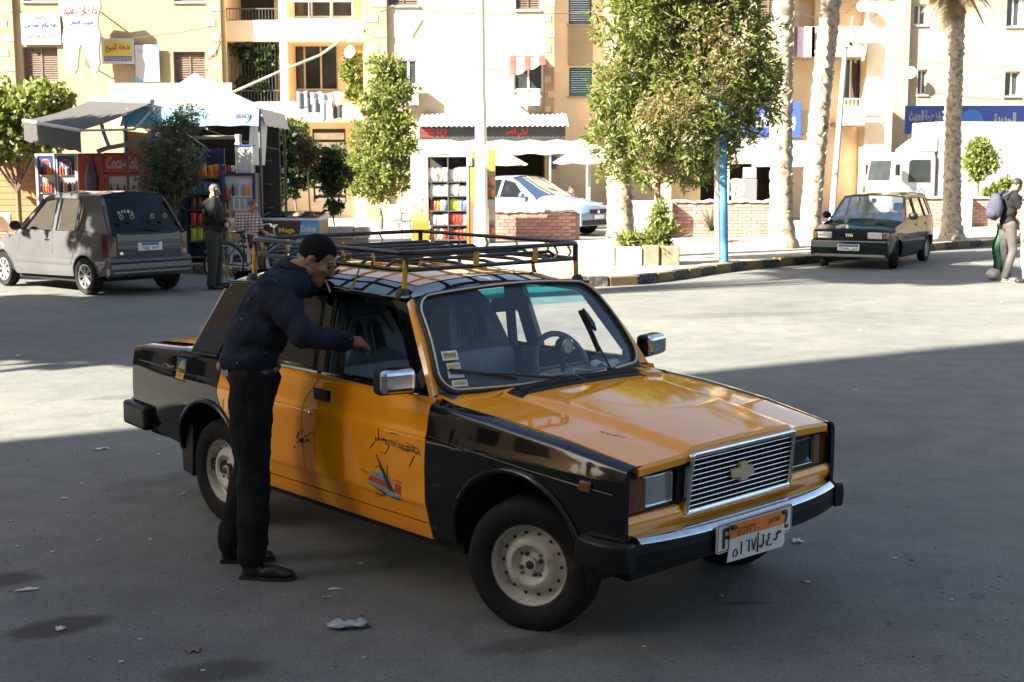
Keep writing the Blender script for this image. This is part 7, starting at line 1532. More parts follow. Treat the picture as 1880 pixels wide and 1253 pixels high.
def ptrunk(p0, p1, Y, H):
    a = at(p0[0], p0[1], Y); b_ = at(p1[0], p1[1], Y); d = (b_ - a) / (b_.z - a.z); z0 = PAVE_Z - .05; s = a + d * (z0 - a.z); m_ = at((p0[0] + p1[0]) / 2, (p0[1] + p1[1]) / 2, Y) + Vector((-.05, 0, 0))
    return [tuple(s), tuple(m_), tuple(s + d * (H - z0))]
palm('palm trunk behind the crown of the large leafy tree', ptrunk((1142, 455), (1137, 0), 26.6, 9.0), .255, flare=1.5); palm('straight pale palm trunk, left one of the pair beside the boxy car', ptrunk((1436, 452), (1444, 0), 29.8, 9.2), .25, flare=1.7)
palm('leaning pale palm trunk, right one of the pair beside the boxy car', ptrunk((1486, 445), (1532, 0), 31.0, 9.6), .235, flare=1.45); palm('palm with drooping fronds in front of the white truck', ptrunk((1748, 438), (1762, 0), 33.3, 6.5), .215, flare=1.7, nf=60, dry=22)
# tall trees left of the picture, whose shade falls on the kiosk and the hatchback
def shade_tree(label, c, r, n, leaf=.34):
    cl = []
    for k in range(10): a = rnd.random() * 2 * PI; q = rnd.uniform(.2, .62); cl.append((c[0] + r[0] * q * math.cos(a), c[1] + r[0] * q * math.sin(a), c[2] + r[1] * rnd.uniform(-.4, .4), r[0] * .52, r[0] * .52, r[1] * .6))
    plant('street_tree', label, 'tree', cl, n, lf_dark, (leaf * 1.3, leaf * .45), root=(c[0], c[1], 0), r0=.22, per=6, shell=.2, group='street trees outside the picture')
shade_tree('street tree outside the picture that shades the hatchback', (-14.9, 12.3, 7.0), (4.0, 1.8), 4200); shade_tree('street tree outside the picture that shades the kiosk', (-12.4, 22.0, 5.0), (3.1, 1.2), 3600); shade_tree('slender unseen tree added out of view to shade the boxy car', (-11.7, 13.5, 14.2), (2.0, .7), 1500)  # the slender one is added only to shade the boxy car

# ---------------------------------------------------------------- people
def remesh(b, name, m, parent, voxel, smooth=6, disp=0.0, dscale=.12, loc=(0, 0, 0), fac=.5):
    me = MB.mesh(b, name); o = bpy.data.objects.new('tmp', me); COL.objects.link(o)
    r = o.modifiers.new('r', 'REMESH'); r.mode = 'VOXEL'; r.voxel_size = voxel; r.use_smooth_shade = True
    s = o.modifiers.new('s', 'SMOOTH'); s.factor = fac; s.iterations = smooth
    if disp:
        t = bpy.data.textures.new('folds', 'CLOUDS'); t.noise_scale = dscale; t.noise_depth = 3
        d = o.modifiers.new('d', 'DISPLACE'); d.texture = t; d.strength = disp; d.mid_level = .5; d.texture_coords = 'LOCAL'
    n = bpy.data.meshes.new_from_object(o.evaluated_get(bpy.context.evaluated_depsgraph_get())); bpy.data.objects.remove(o)
    co = np.empty(len(n.vertices) * 3); n.vertices.foreach_get('co', co); co = co.reshape(-1, 3) - np.array(loc); n.vertices.foreach_set('co', co.ravel()); n.update(); n.materials.clear(); n.shade_smooth()
    return link(name, n, m, parent)
def limb(b, pts, rs, n=14):
    pts = [Vector(p) for p in pts]
    b.tube(pts, rs, n)
    for p, r in zip(pts, rs): b.ball(p, r, n, 8)
def frame(f, up=(0, 0, 1)):
    f = Vector(f).normalized(); u = Vector(up); l = u.cross(f).normalized(); u = f.cross(l); return Matrix(((f.x, l.x, u.x), (f.y, l.y, u.y), (f.z, l.z, u.z)))
def hand(b, w, d, nrm, s=1.0, curl=.4, side=1, spread=.09):
    """palm and five fingers; d: direction of the fingers, nrm: back-of-hand normal, side: +1 puts the thumb on d x nrm"""
    d = Vector(d).normalized(); n = Vector(nrm); n = (n - d * n.dot(d)).normalized(); t = d.cross(n) * side; w = Vector(w)
    limb(b, [w, w + d * .03 * s], [.024 * s, .026 * s], 10)
    for k in range(4):
        off = t * (.030 - k * .020) * s; a = w + d * .035 * s + off * .7; kn = w + d * .088 * s + off; L = (.075, .083, .078, .062)[k] * s
        dd = (d + t * (1.5 - k) * spread).normalized()
        limb(b, [a, kn], [.0135 * s, .0115 * s], 8)
        p1 = kn + (dd * math.cos(curl * .6) - n * math.sin(curl * .6)) * L * .5; p2 = p1 + (dd * math.cos(curl * 1.5) - n * math.sin(curl * 1.5)) * L * .5
        limb(b, [kn, p1, p2], [.0105 * s, .0092 * s, .0075 * s], 8)
    th = w + d * .02 * s + t * .026 * s; t1 = th + (d * .6 + t * .75 - n * .2).normalized() * .042 * s; t2 = t1 + (d * .9 + t * .35 - n * .35 * curl).normalized() * .035 * s
    limb(b, [th, t1, t2], [.014 * s, .0115 * s, .009 * s], 8)
def head_parts(b, c, F, s=1.0, beard=0):
    """adds skull, face and ears to b; F: 3x3 frame (forward, left, up)"""
    P = lambda x, y, z: Vector(c) + F @ (Vector((x, y, z)) * s)
    E = lambda p, r: b.ball(P(*p), [q * s for q in r], 18, 12, M=F)
    E((-.012, 0, .045), (.098, .077, .088)); E((.028, 0, -.02), (.066, .064, .085)); E((.045, 0, -.075), (.045, .047, .045)); E((.070, 0, -.100), (.024, .026, .022))
    b.tube([P(.082, -.045, .022), P(.097, 0, .026), P(.082, .045, .022)], .013 * s, 8)
    b.tube([P(.092, 0, .018), P(.108, 0, -.012), P(.116, 0, -.030)], [.009 * s, .012 * s, .0155 * s], 8); E((.108, 0, -.034), (.016, .019, .010))
    for sg in (-1, 1):
        E((.066, sg * .040, -.018), (.026, .024, .022)); E((-.014, sg * .077, -.008), (.018, .008, .029)); E((-.008, sg * .078, .010), (.013, .008, .012)); E((.0, sg * .055, -.065), (.03, .018, .03))
    b.tube([P(.090, -.022, -.064), P(.101, 0, -.061), P(.090, .022, -.064)], .0075 * s, 8); b.tube([P(.088, -.020, -.074), P(.097, 0, -.074), P(.088, .020, -.074)], .008 * s, 8)
    return P
def hair_cap(c, F, s, name, m, parent, loc, line=.02, back=-.06, thick=1.055, seed=0):
    """short hair: the part of the skull above the hairline"""
    b = MB(); n, mm = 72, 22
    def f(u, v):
        a = 2 * PI * u; e = lerp(PI / 2, -.62, v); d = Vector((math.cos(e) * math.cos(a), math.cos(e) * math.sin(a), math.sin(e)))
        ca = math.cos(a); lim = interp([(-1, -.075), (-.45, -.070), (-.2, -.02), (.0, .012), (.25, .022), (.38, -.012), (.52, -.008), (.6, .05), (.8, .072), (1, .066)], ca) + (line - .062) + .004 * math.sin(a * 23) + .003 * math.sin(a * 41)
        zz = .045 + .088 * d.z; k = lerp(1.012, thick, sstep(0, .05, zz - lim)) * (1 + .010 * math.sin(a * 9 + v * 20) + .010 * math.sin(a * 27 + v * 31))
        p = Vector((-.012 + .098 * d.x * k, .077 * d.y * k, .045 + .088 * d.z * k))
        if p.z < lim: e0 = math.asin(max(-.98, min(.98, (lim - .045) / .088))); q_ = math.cos(e0) * 1.004; p = Vector((-.012 + .098 * math.cos(a) * q_, .077 * math.sin(a) * q_, lim))
        return tuple(Vector(c) + F @ (p * s) - Vector(loc))
    o = MB().grid(f, n, mm).obj(name, m, parent, smooth=180); return o
def figure(name, label, J, C, loc, voxel=.012, folds=.012, hs=.92, group=None, hands=True, extra=None):
    o = thing(name, label, 'person', loc, 0, group); L = Vector(loc)
    V = {k: Vector(v) for k, v in J.items() if not isinstance(v, (int, float, Matrix))}
    F = J['headF']; T = J['torsoF']            # frames: forward, left, up
    skin = MB(); P = head_parts(skin, V['head'], F, hs)
    limb(skin, [V['head'] + F @ Vector((-.02, 0, -.05)) * hs, V['neck']], [.054, .058])
    limb(skin, [V['neck'], V['upper'], V['chest'], V['belt']], [.050, .05, .08, .08]); limb(skin, [V['shL'], V['upper'], V['shR']], [.04, .05, .04])
    for s_ in 'LR':
        limb(skin, [V['sh' + s_], V['el' + s_], V['wr' + s_]], [.040, .036, .027]); limb(skin, [V['belt'], V['hip' + s_], V['kn' + s_], V['an' + s_]], [.09, .07, .05, .04])
        if hands: hand(skin, V['wr' + s_], V['hd' + s_], V['hn' + s_], 1.0, J.get('curl' + s_, .5), 1 if s_ == 'L' else -1)
    remesh(skin, 'body', C['skin'], o, voxel * .5 if hands else voxel * .7, 3, loc=loc, fac=.35)
    sh = MB(); k = C.get('bulk', 1.0)
    for p, r in (('belt', (.145, .165, .09)), ('waist', (.15, .175, .12)), ('chest', (.145, .185, .14)), ('upper', (.11, .165, .09))): sh.ball(V[p], [q * k for q in r], 20, 12, M=T)
    limb(sh, [V['belt'], V['waist'], V['chest'], V['upper']], [.13 * k, .14 * k, .14 * k, .11 * k], 18); limb(sh, [V['shL'], V['upper'], V['shR']], [.078 * k, .088 * k, .078 * k]); limb(sh, [V['upper'], V['upper'].lerp(V['neck'], .55)], [.085, .066])
    for s_ in 'LR':
        e = C.get('sleeve' + s_, 1.0)
        if e >= 1: limb(sh, [V['sh' + s_], V['sh' + s_].lerp(V['el' + s_], .5), V['el' + s_], V['el' + s_].lerp(V['wr' + s_], .5), V['el' + s_].lerp(V['wr' + s_], .92)], [.082 * k, .072 * k, .064 * k, .056 * k, .050 * k])
        else: limb(sh, [V['sh' + s_], V['sh' + s_].lerp(V['el' + s_], e)], [.082 * k, .072 * k])
    s_o = remesh(sh, C.get('top_name', 'shirt'), C['shirt'], o, voxel, 7, folds, .085, loc)
    tr_ = MB(); tk = C.get('tbulk', 1.0)
    tr_.ball(V['belt'] - Vector((0, 0, .03)), [q * tk for q in (.135, .158, .09)], 18, 10, M=T)
    for s_ in 'LR': limb(tr_, [V['hip' + s_] + Vector((0, 0, .02)), V['hip' + s_].lerp(V['kn' + s_], .5), V['kn' + s_], V['kn' + s_].lerp(V['an' + s_], .5), V['an' + s_]], [.108 * tk, .096 * tk, .082 * tk, .076 * tk, .076 * tk]); 
    limb(tr_, [V['hipL'], V['belt'] - Vector((0, 0, .06)), V['hipR']], [.105 * tk, .13 * tk, .105 * tk])
    t_o = remesh(tr_, 'trousers', C['trousers'], o, voxel, 6, folds, .13, loc)
    for s_ in 'LR':
        a = V['an' + s_]; d = (V['toe' + s_] - a); d.z = 0; d.normalize(); b = MB(); g = V['toe' + s_].z; q = Vector((a.x, a.y, g)); Mf = frame(d)
        b.ball(q + d * .0 + Vector((0, 0, .045)), (.055, .042, .045), 14, 8, M=Mf); b.ball(q + d * .09 + Vector((0, 0, .038)), (.085, .045, .038), 14, 8, M=Mf); b.ball(q + d * .155 + Vector((0, 0, .030)), (.055, .043, .030), 14, 8, M=Mf); limb(b, [q + Vector((0, 0, .05)), q + Vector((0, 0, .12))], [.045, .045])
        shoe = remesh(b, 'shoe', C['shoes'], o, .008, 4, loc=loc)
        MB().prism([(-.055, -.034), (.02, -.038), (.10, -.046), (.17, -.043), (.212, -.02), (.212, .02), (.17, .043), (.10, .046), (.02, .038), (-.055, .034)], lambda p: tuple(q + d * p[0] + Mf @ Vector((0, p[1], 0)) + Vector((0, 0, .001)) - L), lambda p: tuple(q + d * p[0] + Mf @ Vector((0, p[1], 0)) + Vector((0, 0, .018)) - L)).obj('sole', C.get('sole', m_rub), shoe, recalc=True)
    if C.get('hair'): hair_cap(V['head'], F, hs, 'hair', C['hair'], o, loc, line=C.get('hairline', .055), back=-.045)
    for sg in (-1, 1): MB().ball(P(.083, sg * .030, .004) - L, .010 * hs, 8, 6).obj('eye', m_ink, o); MB().tube([P(.092, sg * .014, .030) - L, P(.094, sg * .030, .034) - L, P(.082, sg * .048, .026) - L], .006 * hs, 5, flat=.7).obj('eyebrow', C.get('hair') or m_ink, o)
    return o, P, V
def cloth_mat(name, col, speck=0.0, spcol=(.5, .5, .5), rough=.85, bump=.5):
    m = mat(name, col, rough, var=.22, scale=9, bump=bump, bscale=26, spec=.2)
    if speck:
        nt = m.node_tree; b = nt.nodes['Principled BSDF']; src = b.inputs['Base Color'].links[0].from_socket; tc = nt.nodes.new('ShaderNodeTexCoord'); vo = nt.nodes.new('ShaderNodeTexVoronoi'); vo.inputs['Scale'].default_value = 17; nt.links.new(tc.outputs['Object'], vo.inputs['Vector'])
        r = nt.nodes.new('ShaderNodeValToRGB'); r.color_ramp.elements[0].position = speck; r.color_ramp.elements[0].color = (1, 1, 1, 1); r.color_ramp.elements[1].position = speck + .03; r.color_ramp.elements[1].color = (0, 0, 0, 1); nt.links.new(vo.outputs['Distance'], r.inputs[0])
        mx = nt.nodes.new('ShaderNodeMix'); mx.data_type = 'RGBA'; nt.links.new(r.outputs[0], mx.inputs[0]); nt.links.new(src, mx.inputs[6]); mx.inputs[7].default_value = (*spcol, 1); nt.links.new(mx.outputs[2], b.inputs['Base Color'])
    return m
def check_mat(name, c0, c1, c2, sc=26):
    m = bpy.data.materials.new(name); m.use_nodes = True; nt = m.node_tree; tc = nt.nodes.new('ShaderNodeTexCoord'); b = nt.nodes['Principled BSDF']; b.inputs['Roughness'].default_value = .9; out = None
    for ax, col in (('X', c1), ('Z', c2)):
        w = nt.nodes.new('ShaderNodeTexWave'); w.bands_direction = ax; w.inputs['Scale'].default_value = sc / 10; w.inputs['Distortion'].default_value = .3; nt.links.new(tc.outputs['Object'], w.inputs[0]); r = nt.nodes.new('ShaderNodeValToRGB'); r.color_ramp.elements[0].position = .55; r.color_ramp.elements[1].position = .65; nt.links.new(w.outputs[0], r.inputs[0])
        mx = nt.nodes.new('ShaderNodeMix'); mx.data_type = 'RGBA'; nt.links.new(r.outputs[0], mx.inputs[0]); mx.inputs[7].default_value = (*col, 1)
        if out: nt.links.new(out, mx.inputs[6])
        else: mx.inputs[6].default_value = (*c0, 1)
        out = mx.outputs[2]
    nt.links.new(out, b.inputs['Base Color']); return m
m_sk1 = mat('skin_brown', (.30, .155, .085), .5, var=.15, scale=14, bump=.15, bscale=60, spec=.35); m_sk2 = mat('skin_tan', (.30, .165, .10), .55, var=.12, scale=14)
m_hr1 = mat('hair_black_grey', (.008, .0075, .0075), .75, spec=.1, var=.6, scale=40, bump=.8, bscale=120); m_hr2 = mat('hair_dark', (.02, .017, .015), .6, bump=.6, bscale=90)
m_shoe = mat('black_leather', (.010, .010, .011), .35, var=.2, scale=20)
# man leaning on the taxi
loc = (-1.28, 6.22, 0)
J = dict(head=(-.952, 6.43, 1.503), headF=frame((.86, -.16, -.48), (.38, .0, .9)), torsoF=frame((.82, .45, .10), (.28, .12, .95)), neck=(-1.05, 6.40, 1.452), upper=(-1.095, 6.40, 1.392), chest=(-1.155, 6.345, 1.285), waist=(-1.215, 6.29, 1.165), belt=(-1.255, 6.255, 1.055),
    shR=(-1.135, 6.235, 1.382), elR=(-.965, 6.075, 1.175), wrR=(-.785, 6.23, 1.13), hdR=(.75, .6, -.12), hnR=(.3, -.4, .85), curlR=.9,
    shL=(-1.02, 6.57, 1.39), elL=(-1.115, 6.76, 1.40), wrL=(-.955, 6.715, 1.418), hdL=(.80, -.02, .62), hnL=(-.55, -.35, .72), curlL=.12,
    hipR=(-1.245, 6.185, .93), knR=(-1.232, 6.16, .53), anR=(-1.245, 6.13, .105), toeR=(-1.02, 6.10, 0), hipL=(-1.235, 6.345, .93), knL=(-1.30, 6.385, .52), anL=(-1.40, 6.40, .095), toeL=(-1.18, 6.42, 0))
m_nav = cloth_mat('navy_work_shirt', (.012, .016, .030), .045, (.30, .32, .36), bump=.7); m_trs = cloth_mat('black_trousers', (.0075, .008, .010), bump=.4)
o, P, V = figure('person', 'man in a dark navy shirt and black trousers leaning on the taxi with a cigarette', J, dict(skin=m_sk1, shirt=m_nav, trousers=m_trs, shoes=m_shoe, hair=m_hr1, bulk=1.0, tbulk=.96, hairline=.062), loc, .009, .042, .92)
L = Vector(loc)
MB().tube([P(.096, -.036, -.052) - L, P(.108, -.014, -.046) - L, P(.111, 0, -.044) - L, P(.108, .014, -.046) - L, P(.096, .036, -.052) - L], [.005, .009, .009, .009, .005], 6).obj('moustache', m_hr1, o)
MB().tube([P(.098, -.014, -.066) - L, P(.155, -.030, -.105) - L], .0042, 8).obj('cigarette', m_signw, o)
MB().tube([V['belt'] - L + J['torsoF'] @ Vector((.128 * math.cos(a), .142 * math.sin(a), -.062)) for a in [2 * PI * k / 24 for k in range(24)]], .014, 6, closed=True, flat=1.3).obj('belt', m_shoe, o)
MB().grid(lambda u, v: tuple(Vector((-.085 + .03 * u, -.075 - .012 * u, 1.00 - .03 * v + .012 * u))), 2, 2).obj('pocket_paper', mat('paper_grey', (.3, .32, .35), .7), o)
MB().ball((-.105, -.05, 1.02), (.010, .010, .020)).obj('key_fob', mat('fob_pink', (.5, .3, .25), .5), o)
nk = V['neck'] - L; MB().tube([nk + Vector((.062 * math.cos(a), .068 * math.sin(a), .020 - .03 * math.cos(a))) for a in [lerp(.6, 2 * PI - .6, k / 18) for k in range(19)]], .017, 6, flat=1.5).obj('collar', m_nav, o, smooth=60)
q = V['wrL'] - L + Vector((.80, -.02, .62)).normalized() * .115; MB().lathe([(.0125, -.004), (.0135, 0), (.0125, .004)], 14, c=tuple(q + Vector((-.012, -.012, .006))), M=frame((.5, .3, -.7)).to_3x3()).obj('ring', m_chr, o)
# standing man on the phone by the kiosk
def standing(x, y, z0, face, H=1.72, lean=0.0):
    f = Vector((math.cos(face), math.sin(face), 0)); l = Vector((-f.y, f.x, 0)); k = H / 1.72; B = Vector((x, y, z0))
    p = lambda a, b_, c: tuple(B + f * a * k + l * b_ * k + Vector((0, 0, c * k)))
    return dict(head=p(.04, 0, 1.585), headF=frame(f + Vector((0, 0, -.1))), torsoF=frame(f), neck=p(.0, 0, 1.455), upper=p(-.01, 0, 1.38), chest=p(.0, 0, 1.27), waist=p(0, 0, 1.12), belt=p(0, 0, .98), shL=p(-.01, .185, 1.375), shR=p(-.01, -.185, 1.375), elL=p(-.02, .24, 1.10), elR=p(-.02, -.24, 1.10), wrL=p(.08, .23, .87), wrR=p(.08, -.23, .87), hdL=tuple(f * .2 + Vector((0, 0, -1))), hdR=tuple(f * .2 + Vector((0, 0, -1))), hnL=tuple(l), hnR=tuple(-l), hipL=p(0, .09, .90), hipR=p(0, -.09, .90), knL=p(.02, .10, .49), knR=p(.02, -.10, .49), anL=p(-.02, .11, .09), anR=p(-.02, -.11, .09), toeL=p(.2, .12, 0), toeR=p(.2, -.12, 0)), p, f, l
xp, yp = at(396, 528, 21.5).x, 21.5
J, p, f, l = standing(xp, yp, 0, R(-12), 1.71)
J.update(elR=p(.12, -.30, 1.22), wrR=p(.09, -.12, 1.50), hdR=tuple(Vector((0, 0, 1)) + l * .3), hnR=tuple(-l - f * .3), elL=p(.05, .24, 1.12), wrL=p(.25, .02, 1.05), hdL=tuple(f * .3 - l), hnL=tuple(f), headF=frame(f + Vector((0, 0, -.18)) - l * .3))
m_sk3 = m_sk2
o, P, V = figure('person', 'man in black jacket and grey trousers talking on a phone by the kiosk', J, dict(skin=m_sk2, shirt=cloth_mat('black_jacket', (.012, .012, .013)), top_name='jacket', trousers=cloth_mat('dark_grey_trousers', (.035, .036, .033)), shoes=m_shoe, hair=mat('hair_grey', (.06, .055, .05), .7, bump=.5, bscale=90), bulk=1.12, tbulk=1.02, hairline=.07), (xp, yp, 0), .018, .02)
MB().box(tuple(V['wrR'] - Vector((xp, yp, 0)) + Vector((0, 0, .09))), (.02, .07, .14), rz=R(20)).obj('phone', m_plas, o)
# seated man in a checked shirt
xs_, ys_ = at(452, 470, 23.6).x, 23.9
zc = PAVE_Z; B = Vector((xs_, ys_, zc)); f = Vector((.80, -.6, 0)).normalized(); l = Vector((-f.y, f.x, 0)); p = lambda a, b_, c: tuple(B + f * a + l * b_ + Vector((0, 0, c)))
J = dict(head=p(.10, .03, 1.13), headF=frame(f + Vector((0, 0, -.35)) + l * .2), torsoF=frame(f), neck=p(.02, 0, 1.00), upper=p(-.02, 0, .93), chest=p(-.02, 0, .83), waist=p(0, 0, .66), belt=p(.0, 0, .54), shL=p(-.01, .19, .93), shR=p(-.01, -.19, .93), elL=p(.05, .27, .68), elR=p(.05, -.27, .68), wrL=p(.28, .20, .62), wrR=p(.26, -.18, .64), hdL=tuple(f), hdR=tuple(f), hnL=(0, 0, 1), hnR=(0, 0, 1), hipL=p(.06, .10, .50), hipR=p(.06, -.10, .50), knL=p(.45, .14, .50), knR=p(.45, -.14, .50), anL=p(.48, .14, .09), anR=p(.48, -.14, .09), toeL=p(.7, .15, 0), toeR=p(.7, -.15, 0))
o, P, V = figure('person', 'seated man in a checked orange and white shirt beside the freezer', J, dict(skin=m_sk2, shirt=check_mat('checked_shirt', (.42, .38, .35), (.30, .10, .04), (.07, .08, .13), 60), trousers=cloth_mat('grey_trousers', (.05, .05, .05)), shoes=m_shoe, hair=MATS['hair_grey'], bulk=1.08, sleeveL=.7, sleeveR=.7, hairline=.09), tuple(B), .018, .015)
MB().tube([P(.092, -.05, .006) - B, P(.105, -.03, .004) - B, P(.105, .03, .004) - B, P(.092, .05, .006) - B], .006, 5).obj('glasses', m_plas, o)
chair('cane chair under the seated man in the checked shirt', xs_, ys_, math.atan2(f.y, f.x) + PI / 2, m_ch, None, 1.05)
# man with backpack at the right edge and the person in white in front of him
xb_, yb_ = at(1846, 522, 22.6).x, 22.6
J, p, f, l = standing(xb_, yb_, 0, R(12), 1.80)
J.update(head=p(.13, 0, 1.555), chest=p(.02, 0, 1.27), upper=p(.03, 0, 1.38), neck=p(.05, 0, 1.45), elR=p(.10, -.23, 1.12), wrR=p(.26, -.18, .92), elL=p(.10, .23, 1.12), wrL=p(.28, .16, .96), headF=frame(f + Vector((0, 0, -.45))), knR=p(.05, -.10, .49), anR=p(-.08, -.11, .09), anL=p(.10, .11, .09), toeL=p(.33, .12, 0), toeR=p(.14, -.12, 0))
o, P, V = figure('person', 'man in a black T-shirt and grey trousers with a backpack at the right edge', J, dict(skin=m_sk1, shirt=cloth_mat('black_tee', (.012, .012, .013)), trousers=cloth_mat('light_grey_trousers', (.075, .07, .066)), shoes=m_signw, sole=m_signw, hair=m_hr2, sleeveL=.55, sleeveR=.55, hairline=.06, tbulk=.88, bulk=.94), (xb_, yb_, 0), .018, .014)
B = Vector((xb_, yb_, 0)); bk = MB(); Mb = frame(f + Vector((0, 0, -.05))); c = Vector(p(-.24, 0, 1.20))
bk.ball(c, (.12, .16, .22), 18, 12, M=Mb); bk.ball(c + Vector((0, 0, .1)), (.10, .13, .15), 18, 12, M=Mb); bk.ball(c + Vector(tuple(-f * .07)) + Vector((0, 0, -.09)), (.08, .13, .11), 16, 10, M=Mb)
bp_o = thing('backpack', 'grey-violet backpack worn by the man at the right edge', 'bag', (xb_, yb_, 0)); remesh(bk, 'pack', cloth_mat('backpack_cloth', (.05, .05, .08)), bp_o, .015, 4, .015, .1, (xb_, yb_, 0))
for sg in (-1, 1): MB().tube([Vector(p(-.16, sg * .10, 1.38)) - B, Vector(p(-.02, sg * .13, 1.475)) - B, Vector(p(.13, sg * .14, 1.36)) - B, Vector(p(.08, sg * .145, 1.2)) - B], .018, 6, flat=1.6).obj('strap', MATS['backpack_cloth'], bp_o)
xw, yw = at(1886, 522, 22.3).x, 22.3
J, p, f, l = standing(xw, yw, 0, R(165), 1.66)
o, P, V = figure('person', 'person in white clothes cut off by the right edge', J, dict(skin=m_sk2, shirt=cloth_mat('white_tunic', (.50, .50, .48)), trousers=cloth_mat('white_trousers', (.40, .40, .39)), shoes=m_shoe, hair=m_hr2, bulk=1.1, tbulk=1.15), (xw, yw, 0), .02, .02)
xg, yg = at(1833, 520, 22.9).x, 22.9; gc = thing('green_cloth', 'green cloth bundle hanging behind the legs of the backpack man', 'cloth', (xg, yg, 0)); MB().grid(lambda u, v: (lerp(-.10, .12, u) * (1.3 - .5 * v) + .03 * math.sin(9 * v), .05 * math.sin(11 * u), .12 + .85 * v), 10, 10).obj('fabric', mat('cloth_green', (.02, .085, .045), .9), gc, smooth=180)
tag(remesh(MB().ball((0, 0, .1), (.14, .1, .1)), 'plastic_bag', m_signw, None, .02, 2, .06, .08), 'white plastic bag on the road by the backpack man', 'bag').location = (xg - .12, yg - .1, .0)
# guest at the coffee shop
xs2, ys2 = at(1046, 345, 39.6).x, 40.0; B = Vector((xs2, ys2, PAVE_Z)); f = Vector((.6, -.8, 0)); l = Vector((.8, .6, 0)); p = lambda a, b_, c: tuple(B + f * a + l * b_ + Vector((0, 0, c)))
J = dict(head=p(.10, .03, 1.13), headF=frame(f), torsoF=frame(f), neck=p(.02, 0, 1.00), upper=p(-.02, 0, .93), chest=p(-.02, 0, .83), waist=p(0, 0, .66), belt=p(.0, 0, .54), shL=p(-.01, .19, .93), shR=p(-.01, -.19, .93), elL=p(.05, .27, .68), elR=p(.05, -.27, .68), wrL=p(.28, .20, .62), wrR=p(.26, -.18, .64), hdL=tuple(f), hdR=tuple(f), hnL=(0, 0, 1), hnR=(0, 0, 1), hipL=p(.06, .10, .50), hipR=p(.06, -.10, .50), knL=p(.45, .14, .50), knR=p(.45, -.14, .50), anL=p(.48, .14, .09), anR=p(.48, -.14, .09), toeL=p(.7, .15, 0), toeR=p(.7, -.15, 0))
figure('person', 'guest in a pale pink shirt sitting under the coffee shop canopy', J, dict(skin=m_sk1, shirt=cloth_mat('pale_pink_shirt', (.45, .36, .34)), trousers=cloth_mat('dark_trousers', (.03, .03, .035)), shoes=m_shoe, hair=m_hr2), tuple(B), .025, .015, hands=True)
chair('cane chair under the guest at the coffee shop', xs2, ys2, math.atan2(f.y, f.x) + PI / 2, m_ch)

# ---------------------------------------------------------------- litter on the asphalt
def scrap(name, label, x, y, w, h, m, rz, crumple=.01, seed=0, n=8, cat='litter', group=None):
    r = random.Random(seed); ph = [r.uniform(0, 6) for _ in range(6)]
    def f(u, v):
        e = 1 + .18 * math.sin(7 * u + ph[0]) * math.sin(5 * v + ph[1]); return ((u - .5) * w * (1 + .15 * math.sin(6 * v + ph[2])), (v - .5) * h * (1 + .2 * math.sin(5 * u + ph[3])) * e, .004 + crumple * (1 + math.sin(9 * u + ph[4]) * math.sin(8 * v + ph[5])))
    o = MB().grid(f, n, n).obj(name, m, None, smooth=180); o.location = (x, y, 0); o.rotation_euler = (0, 0, rz); o.modifiers.new('s', 'SOLIDIFY').thickness = .0015; return tag(o, label, cat, group)
m_pap = mat('litter_paper', (.52, .50, .45), .8, var=.15, scale=30); m_plb = mat('litter_film', (.34, .38, .43), .35, var=.3, scale=40); m_card = mat('litter_card', (.20, .12, .09), .85, var=.2, scale=30)
def gpt(px, py): 
    a = at(px, py, 1.0); t = CAM_H / (CAM_H - a.z); return a.x * t, t
def lit(name, label, px, py, wpx, hpx, m, rz=0, **k):
    x, y = gpt(px, py); s = FPX / y; return scrap(name, label, x, y, wpx / s * .9, hpx / s * 2.3, m, rz, **k)
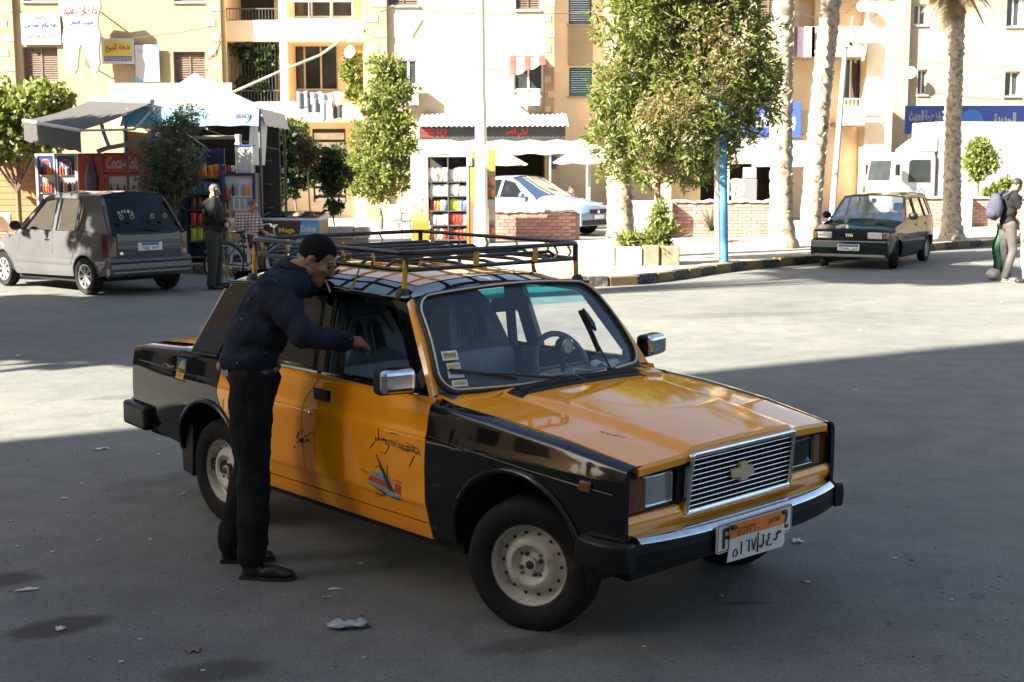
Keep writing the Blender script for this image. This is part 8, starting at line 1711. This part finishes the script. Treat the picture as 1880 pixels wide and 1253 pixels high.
lit('plastic_wrapper', 'crumpled clear plastic wrapper lying between the man and the front wheel', 637, 1152, 80, 14, m_plb, .15, crumple=.016, seed=1); lit('paper_scrap', 'white paper strip lying left of the rear wheel', 185, 822, 26, 5, m_pap, .5, crumple=.006, seed=2); lit('paper_scrap', 'torn white paper right of the front bumper', 1460, 999, 24, 9, m_pap, .3, crumple=.008, seed=3)
lit('ice_cream_stick', 'flat stick lying below the sill of the taxi', 613, 1081, 26, 4, m_pap, .1, crumple=.001, seed=4); lit('paper_scrap', 'pale scrap in the dark hollow at the lower left', 108, 1153, 18, 8, m_pap, .9, crumple=.006, seed=5); lit('card_scrap', 'brown card scrap left of centre at the bottom', 352, 1193, 28, 9, m_card, .2, crumple=.004, seed=6); lit('paper_scrap', 'thin white strip lying in the shade at the left', 118, 912, 14, 3, m_pap, .0, crumple=.003, seed=7)
lit('paper_scrap', 'white scrap in the sunlit gap left of the boot', 36, 649, 18, 3, m_pap, .1, crumple=.004, seed=8); lit('paper_scrap', 'long pale strip at the hollow by the left edge', 48, 1080, 44, 5, m_pap, .35, crumple=.004, seed=9)
for k, (px, py) in enumerate(((20, 953), (180, 990), (275, 988), (602, 1096), (665, 1208), (255, 1172), (1480, 1073), (1180, 1190), (660, 1035), (150, 885), (290, 832), (335, 905), (1745, 1107), (1640, 1030), (1570, 720), (1840, 560), (1740, 540), (1580, 610), (30, 1000), (220, 1213), (370, 1230), (95, 1010))):
    lit('paper_crumb', 'tiny pale paper crumb on the asphalt', px, py, rnd.uniform(5, 10), rnd.uniform(2, 4), m_pap if k % 3 else m_plb, rnd.random() * 3, crumple=.002, seed=20 + k, n=3, group='paper crumbs on the asphalt')
b = MB(); gr = random.Random(5)
for k in range(900):
    px, py = gr.uniform(0, 1880), 640 + 610 * gr.random() ** .6; x, y = gpt(px, py); s = gr.uniform(.003, .008) * (2.0 if gr.random() < .04 else 1)
    b.ball((x, y, s * .3), (s, s * gr.uniform(.6, 1), s * .5), 5, 3)
tag(b.obj('gravel', mat('gravel_grit', (.19, .185, .17), .9, var=.5, scale=3)), 'loose grit scattered over the asphalt', 'gravel', kind='stuff')
